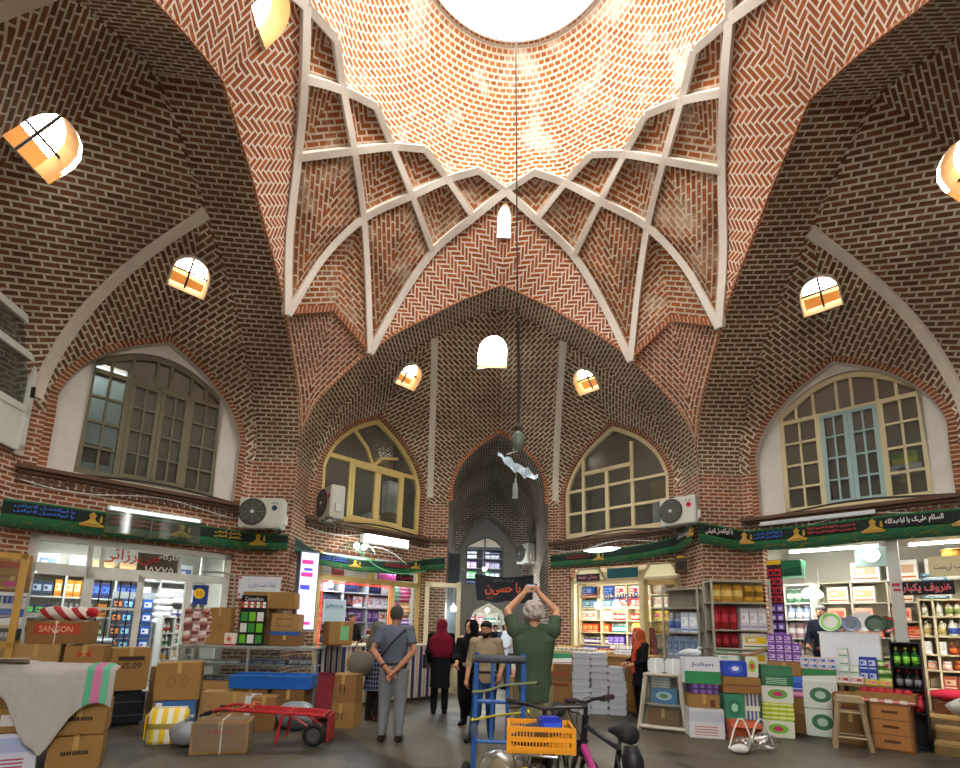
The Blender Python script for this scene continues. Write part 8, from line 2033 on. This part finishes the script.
def scarf(col, t, J, H, Hm, drape=.2, wide=.125, face=True):
    """head cloth over crown, nape and shoulders, open at the face"""
    b = MB(); b.M = Hm; n = 20
    rows_ = ((.071, .012, .02, 0), (.06, .036, .046, .0), (.03, .052, .062, .005), (0, .055, .064, .008), (-.035, .052, .06, .012), (-.06, .05, .055, .016))
    g = []
    for z, rx, ry, oy in rows_:
        r = []
        for k in range(n+1):
            a = R_(-62) + R_(304)*k/n if face else 2*PI*k/n   # opening at the face (-y)
            r.append((rx*H*math.sin(a+PI*1) if 0 else rx*H*math.cos(a), ry*H*math.sin(a) + oy*H, z*H))
        g.append(r)
    for i in range(len(g)-1):
        for k in range(n): b.poly([g[i][k], g[i][k+1], g[i+1][k+1], g[i+1][k]])
    b.M = Matrix.Identity(4)
    nk = J['neck']
    loft(b, [((nk.x, nk.y+.005*H, nk.z+.035*H), .05*H, .055*H), ((nk.x, nk.y, nk.z), .075*H, .065*H), ((nk.x, nk.y, nk.z-.05*H), wide*H, .085*H), ((nk.x, nk.y, nk.z-drape*H*.7), (wide+.002)*H, .088*H), ((nk.x, nk.y+.01*H, nk.z-drape*H), wide*.75*H, .07*H)], 20)
    o = b.build('head_scarf', cloth(col), t); sm = o.modifiers.new('thick', 'SOLIDIFY'); sm.thickness = .012; remesh(o, .012, 2)
    return o
def skirt(name, col, t, J, H, z0, z1, g=.02, flare=.02, n=18):
    b = MB(); pel = J['pel']; nk = J['neck']
    loft(b, [((pel.x, pel.y, z0*H), (.105+flare)*H, (.085+flare)*H), ((pel.x, pel.y, lerp(z0, .5, .5)*H), (.102+flare*.5)*H, (.08+flare*.5)*H), ((pel.x, pel.y, .52*H), (.095+g)*H, (.07+g)*H), (pel.lerp(nk, .4), (.085+g)*H, (.062+g)*H), (pel.lerp(nk, z1), (.1+g)*H, (.064+g)*H)], n)
    return remesh(b.build(name, cloth(col), t), .012, 2)

# 1 grey man, hands clasped behind his back
def ex1(t, J, H, Hm):
    b = MB(); b.tube(polyline([(-.1*H, -.02*H, .835*H), (-.07*H, .07*H, .8*H), (.02*H, .085*H, .7*H), (.09*H, .06*H, .6*H), (.105*H, 0, .56*H)], 20), .012, 6); b.build('shoulder_strap', C_('#121214', .6), t)
    b = MB(); w = J['wL'].lerp(J['eL'], .15); dr = (J['wL']-J['eL']).normalized(); b.tube([w-dr*.012, w+dr*.012], .036, 12); b.build('wrist_watch', C_('#1a1a1e', .3), t)
person('man with back turned in blue grey T-shirt, hands clasped behind him', (-1.48, 1.72, 0), R_(176), 1.84, dict(eL=(.155, .05, .66), eR=(-.155, .05, .66), wL=(.04, .105, .535), wR=(-.035, .11, .515), kL=(.06, -.01, .275), aL=(.066, .012, .045), kR=(-.055, -.01, .275), aR=(-.06, .012, .045)), ('#5b6472', 'tshirt'), ('#7b8084', 'trousers'), '#2c2622', hairm=HAIRD, sleeve=.34, belt='#25252a', extra=ex1, face=True, leg_w=1.08, handargs=dict(L=dict(d=(-.8, .15, -.6), n=(.2, .9, .1), curl=.5), R=dict(d=(.7, .1, -.75), n=(-.2, .8, 0), curl=.5)))
# 2 woman in checked coat with a large bag
CHK = None
def ex2(t, J, H, Hm):
    n = Nd('checked_cloth'); s_ = n.new('ShaderNodeSeparateXYZ'); n.set(s_.inputs[0], n.co('Object'))
    lx = n.m('LESS_THAN', n.m('FRACT', n.m('MULTIPLY', n.m('ADD', s_.outputs[0], s_.outputs[1]), 17)), .14); lz = n.m('LESS_THAN', n.m('FRACT', n.m('MULTIPLY', s_.outputs[2], 14)), .14)
    m = n.bsdf(n.mix(n.m('MAXIMUM', lx, lz), hx('#1b2340'), hx('#8a92a8')), .85)
    o = skirt('coat', '#1b2340', t, J, H, .3, .9, .012); o.data.materials[0] = m
    b = MB()
    for S in 'LR': b.tube([J['s'+S], J['e'+S], J['e'+S].lerp(J['w'+S], .8)], [.042*H, .036*H, .028*H], 12)
    o = remesh(b.build('coat_sleeves', m, t), .012, 2)
    scarf('#5f635a', t, J, H, Hm, .1, .1)
    b = MB(); b.box(J['wR'] + V((.02*H, -.02*H, .04*H)), (.075, .012, .14), 0, 0, Matrix.Rotation(R_(25), 3, 'X')); b.build('phone', C_('#2a2e36', .3), t)
person('woman in navy checked coat and grey scarf facing the striped counter', (-2.02, 3.2, 0), R_(140), 1.62, dict(eR=(-.13, -.08, .67), wR=(-.07, -.15, .8), eL=(.14, -.03, .66), wL=(.1, -.11, .6)), None, ('#2a211c', 'trousers'), '#4a2e22', hair=None, extra=ex2, sleeve=0, handargs=dict(R=dict(d=(.1, -.3, 1), n=(.3, -.9, -.2))))
t = thing('woven_bag', 'round woven grey bag with tan trim carried by the checked coat woman', 'bag', (-2.26, 3.0, .74), R_(25))
b = MB(); b.M = Matrix.Rotation(R_(14), 4, 'Y') @ Matrix.Diagonal((1, .45, 1, 1)); loft(b, [((0, 0, 0), .1, .1), ((0, 0, .05), .19, .19), ((0, 0, .2), .23, .23), ((0, 0, .34), .19, .19), ((0, 0, .38), .12, .12)], 24); b.build('bag_body', C_('#6a665e', .9), t, smooth=True)
b = MB(); b.M = Matrix.Rotation(R_(14), 4, 'Y'); b.tube([(.235*math.cos(2*PI*k/28), -.0, .19+.19*math.sin(2*PI*k/28)) for k in range(28)], .014, 6, closed=True); b.build('tan_trim', C_('#a8803c', .6), t); b = MB(); b.tube(polyline([(-.1, 0, .36), (-.02, .02, .52), (.1, .02, .58), (.17, 0, .34)], 14), .012, 6); b.build('handle', C_('#7a5a38', .6), t)
# 3 woman with dark red scarf, back turned
def ex3(t, J, H, Hm):
    skirt('coat', '#111116', t, J, H, .27, .9, .012, .006); scarf('#6e1428', t, J, H, Hm, .24, .135)
    b = MB(); b.box(J['pel'] + V((.17*H, -.02*H, .02*H)), (.07, .22, .24)); b.tube(polyline([J['pel']+V((.17*H, -.07*H, .1*H)), J['sL']+V((.02*H, 0, .02*H)), J['pel']+V((.17*H, .05*H, .1*H))], 14), .01, 5); b.build('shoulder_bag', C_('#16161a', .5), t)
person('woman in dark red scarf and black coat seen from behind', (-.98, 4.02, 0), R_(182), 1.7, dict(wL=(.12, -.08, .52), wR=(-.12, -.08, .52)), ('#111116', 'coat_sleeves'), ('#121216', 'trousers'), '#0f0f12', hair=None, extra=ex3, sleeve=.97)
# 4 woman in black chador walking
def ex4(t, J, H, Hm):
    b = MB(); pel, nk = J['pel'], J['neck']
    loft(b, [((pel.x+.01*H, pel.y+.02*H, .09*H), .1*H, .085*H), ((pel.x, pel.y+.005*H, .25*H), .125*H, .115*H), ((pel.x, pel.y, .45*H), .135*H, .105*H), (pel.lerp(nk, .4), .145*H, .09*H), (pel.lerp(nk, .75), .135*H, .085*H), (pel.lerp(nk, .95), .09*H, .07*H), ((nk.x, nk.y+.004*H, nk.z+.04*H), .058*H, .06*H)], 22)
    for S in 'LR': b.tube([J['s'+S], J['e'+S], J['e'+S].lerp(J['w'+S], .75)], [.05*H, .05*H, .045*H], 12)
    b.M = Hm; n = 20; g = []
    for z, rx, ry, oy in ((.076, .012, .02, 0), (.064, .04, .05, .0), (.03, .056, .066, .006), (0, .058, .068, .01), (-.04, .056, .062, .014), (-.065, .055, .06, .016)):
        g.append([(rx*H*math.cos(R_(-58)+R_(296)*k/n), ry*H*math.sin(R_(-58)+R_(296)*k/n)+oy*H, z*H) for k in range(n+1)])
    for i in range(len(g)-1):
        for k in range(n): b.poly([g[i][k], g[i][k+1], g[i+1][k+1], g[i+1][k]])
    o = b.build('chador', cloth('#0d0d11'), t); sm = o.modifiers.new('thick', 'SOLIDIFY'); sm.thickness = .012; remesh(o, .012, 3)
person('woman wrapped in a black chador walking, face turned left', (-.42, 3.05, 0), R_(-22), 1.68, dict(eR=(-.12, -.05, .65), wR=(-.09, -.14, .58), eL=(.12, -.04, .65), wL=(.06, -.14, .6), kL=(.05, -.07, .29), aL=(.05, .04, .07), toeL=(.055, -.04, .03), aR=(-.045, -.03, .045), toeR=(-.05, -.115, .02)), None, ('#121216', 'trousers'), '#141416', hair=None, skin=SKIN2, extra=ex4, sleeve=0, head_turn=-28)
# 5 man in beige shirt and jeans walking towards the hall
person('dark bearded man in beige shirt and blue jeans walking forward', (-.2, 1.98, 0), R_(-8), 1.66, dict(eL=(.15, .03, .64), wL=(.13, -.08, .53), eR=(-.145, .02, .64), wR=(-.15, -.07, .5), kR=(-.06, -.09, .29), aR=(-.09, -.1, .045), toeR=(-.13, -.175, .02), kL=(.05, .0, .275), aL=(.05, .07, .05), toeL=(.06, -.01, .02)), ('#978a6f', 'shirt'), ('#26406a', 'jeans'), '#1d1d20', beard=HAIRB, sleeve=.68, head_turn=-14, head_tilt=8, belt='#2a2018')
# 6 man in green T-shirt taking a photograph
def ex6(t, J, H, Hm):
    b = MB(); c = (J['wL']+J['wR'])/2 + V((0, -.03, .075)); b.box(c, (.13, .03, .07)); b.build('camera_body', C_('#2a2e34', .4), t); b = MB(); b.box(c + V((0, .018, 0)), (.09, .006, .05)); b.build('camera_screen', glow('camera_screen', hx('#5a88b8'), .8), t)
person('white haired man in green T-shirt raising a camera, seen from behind', (.27, .05, 0), R_(180), 1.86, dict(sL=(.115, .0, .83), sR=(-.115, .0, .83), eL=(.148, -.08, .945), eR=(-.148, -.08, .945), wL=(.045, -.12, 1.055), wR=(-.045, -.12, 1.055), head=(0, -.0, .925)), ('#41523f', 'tshirt'), ('#8a8266', 'trousers'), '#5a5048', hair='fluffy', hairm=HAIRG, sleeve=.32, extra=ex6, skin=SKIN2, top_l=.43, build=1.12, leg_w=1.1, handargs=dict(L=dict(d=(-.55, -.1, .8), n=(-.5, -.6, -.3), curl=.6), R=dict(d=(.55, -.1, .8), n=(.5, -.6, -.3), curl=.6)))
# 7 man in the passage
person('distant man in white shirt standing in the passage', (.52, 7.9, 0), R_(-60), 1.74, dict(eL=(.13, -.06, .64), wL=(.1, -.13, .6), eR=(-.13, -.06, .64), wR=(-.1, -.13, .58)), ('#c8ced4', 'shirt'), ('#3a3a3e', 'trousers'), '#1c1c1e', sleeve=.95)
# 8 woman in orange scarf
def ex8(t, J, H, Hm):
    skirt('coat', '#131318', t, J, H, .36, .9, .012, .012); scarf('#b0502c', t, J, H, Hm, .08, .085)
    b = MB(); b.tube(polyline([(.02*H, -.05*H, .83*H), (.03*H, -.088*H, .74*H), (.02*H, -.1*H, .6*H), (.03*H, -.105*H, .5*H)], 14), [.035]*5 + [.04]*5 + [.03]*5, 8); o = b.build('scarf_end', cloth('#b8452e'), t, smooth=True)
person('woman in orange scarf and black coat standing before the bright shop', (2.74, 4.14, 0), R_(-78), 1.6, dict(eR=(-.13, -.02, .65), wR=(-.1, -.14, .6), eL=(.13, -.02, .65), wL=(.09, -.15, .6)), ('#131318', 'coat_sleeves'), ('#101014', 'trousers'), '#1a1414', hair=None, extra=ex8, sleeve=.95, skin=SKIN2)
# 9-11 shopkeepers behind their counters
q = FL_R.p(1.02, .39, -.56); person('shopkeeper in navy jacket behind the counter of the right shop', q, FL_R.rz + R_(-15), 1.72, dict(eR=(-.14, -.03, .64), wR=(-.1, -.13, .58), eL=(.14, -.03, .64), wL=(.08, -.14, .58)), ('#1a2030', 'jacket'), ('#23262c', 'trousers'), '#1a1a1a', hairm=HAIRD, beard=HAIRD, sleeve=.97, head_tilt=14)
q = FL_FL.p(1.52, .11, -.5); person('shopkeeper in black jacket gesturing inside the far left shop', q, FL_FL.rz + R_(20), 1.7, dict(eR=(-.15, -.04, .64), wR=(-.12, -.14, .62), eL=(.15, -.04, .64), wL=(.1, -.15, .6)), ('#17181c', 'jacket'), ('#23262c', 'trousers'), '#1a1a1a', hairm=HAIRD, sleeve=.95)
q = FL_FR.p(1.92, .16, -.75); person('dark haired shopkeeper in red jumper inside the bright far right shop', q, FL_FR.rz + R_(10), 1.74, {}, ('#7a2a24', 'jumper'), ('#23262c', 'trousers'), '#1a1a1a', sleeve=.95)
for k, (x, y, c, lab, rz) in enumerate(((.0, 12.2, '#2a2e3a', 'far figure in dark jacket left at the end of the passage', 170), (.35, 12.5, '#17171c', 'far figure in black at the end of the passage', 10), (.62, 11.6, '#3a3f58', 'far figure in slate blue right at the passage end', 200))):
    person(lab, (x, y, 0), R_(rz), 1.66, {}, (c, 'jacket'), ('#1c1c20', 'trousers'), '#141414', sleeve=.95, face=False)
# ------------------------------------------------------------------ camera, world
cam = bpy.data.cameras.new('camera'); co = bpy.data.objects.new('camera', cam); COL.objects.link(co)
cam.sensor_fit = 'HORIZONTAL'; cam.sensor_width = 36; cam.lens = 507.4735/960*36; cam.shift_y = 155.5714/960
cam.clip_start = .05; cam.clip_end = 200
ti, ya, ro = 0.169849162, 0.00608797213, 0.0256108537
F = V((math.sin(ya)*math.cos(ti), math.cos(ya)*math.cos(ti), math.sin(ti))); Rt = V((math.cos(ya), -math.sin(ya), 0)); U = Rt.cross(F)
c, s = math.cos(ro), math.sin(ro)
R2, U2 = Rt*c + U*s, -Rt*s + U*c
mm = Matrix((R2, U2, -F)).transposed().to_4x4(); mm.translation = V((-.373, -5.554, 1.57))
co.matrix_world = mm
SC.camera = co
w = bpy.data.worlds.new('sky'); SC.world = w; w.use_nodes = True
bg = w.node_tree.nodes['Background']; bg.inputs[0].default_value = (1, .97, .91, 1); bg.inputs[1].default_value = 20.0
SC.view_settings.view_transform = 'Standard'; SC.view_settings.look = 'None'; SC.view_settings.gamma = 1; SC.view_settings.use_curve_mapping = False
SC.view_settings.exposure = 0.4

l = bpy.data.lights.new('oculus_portal', 'AREA'); l.shape = 'DISK'; l.size = 3.3; l.cycles.is_portal = True
o = bpy.data.objects.new('oculus_portal', l); COL.objects.link(o); o.location = (0, 0, 11.56)
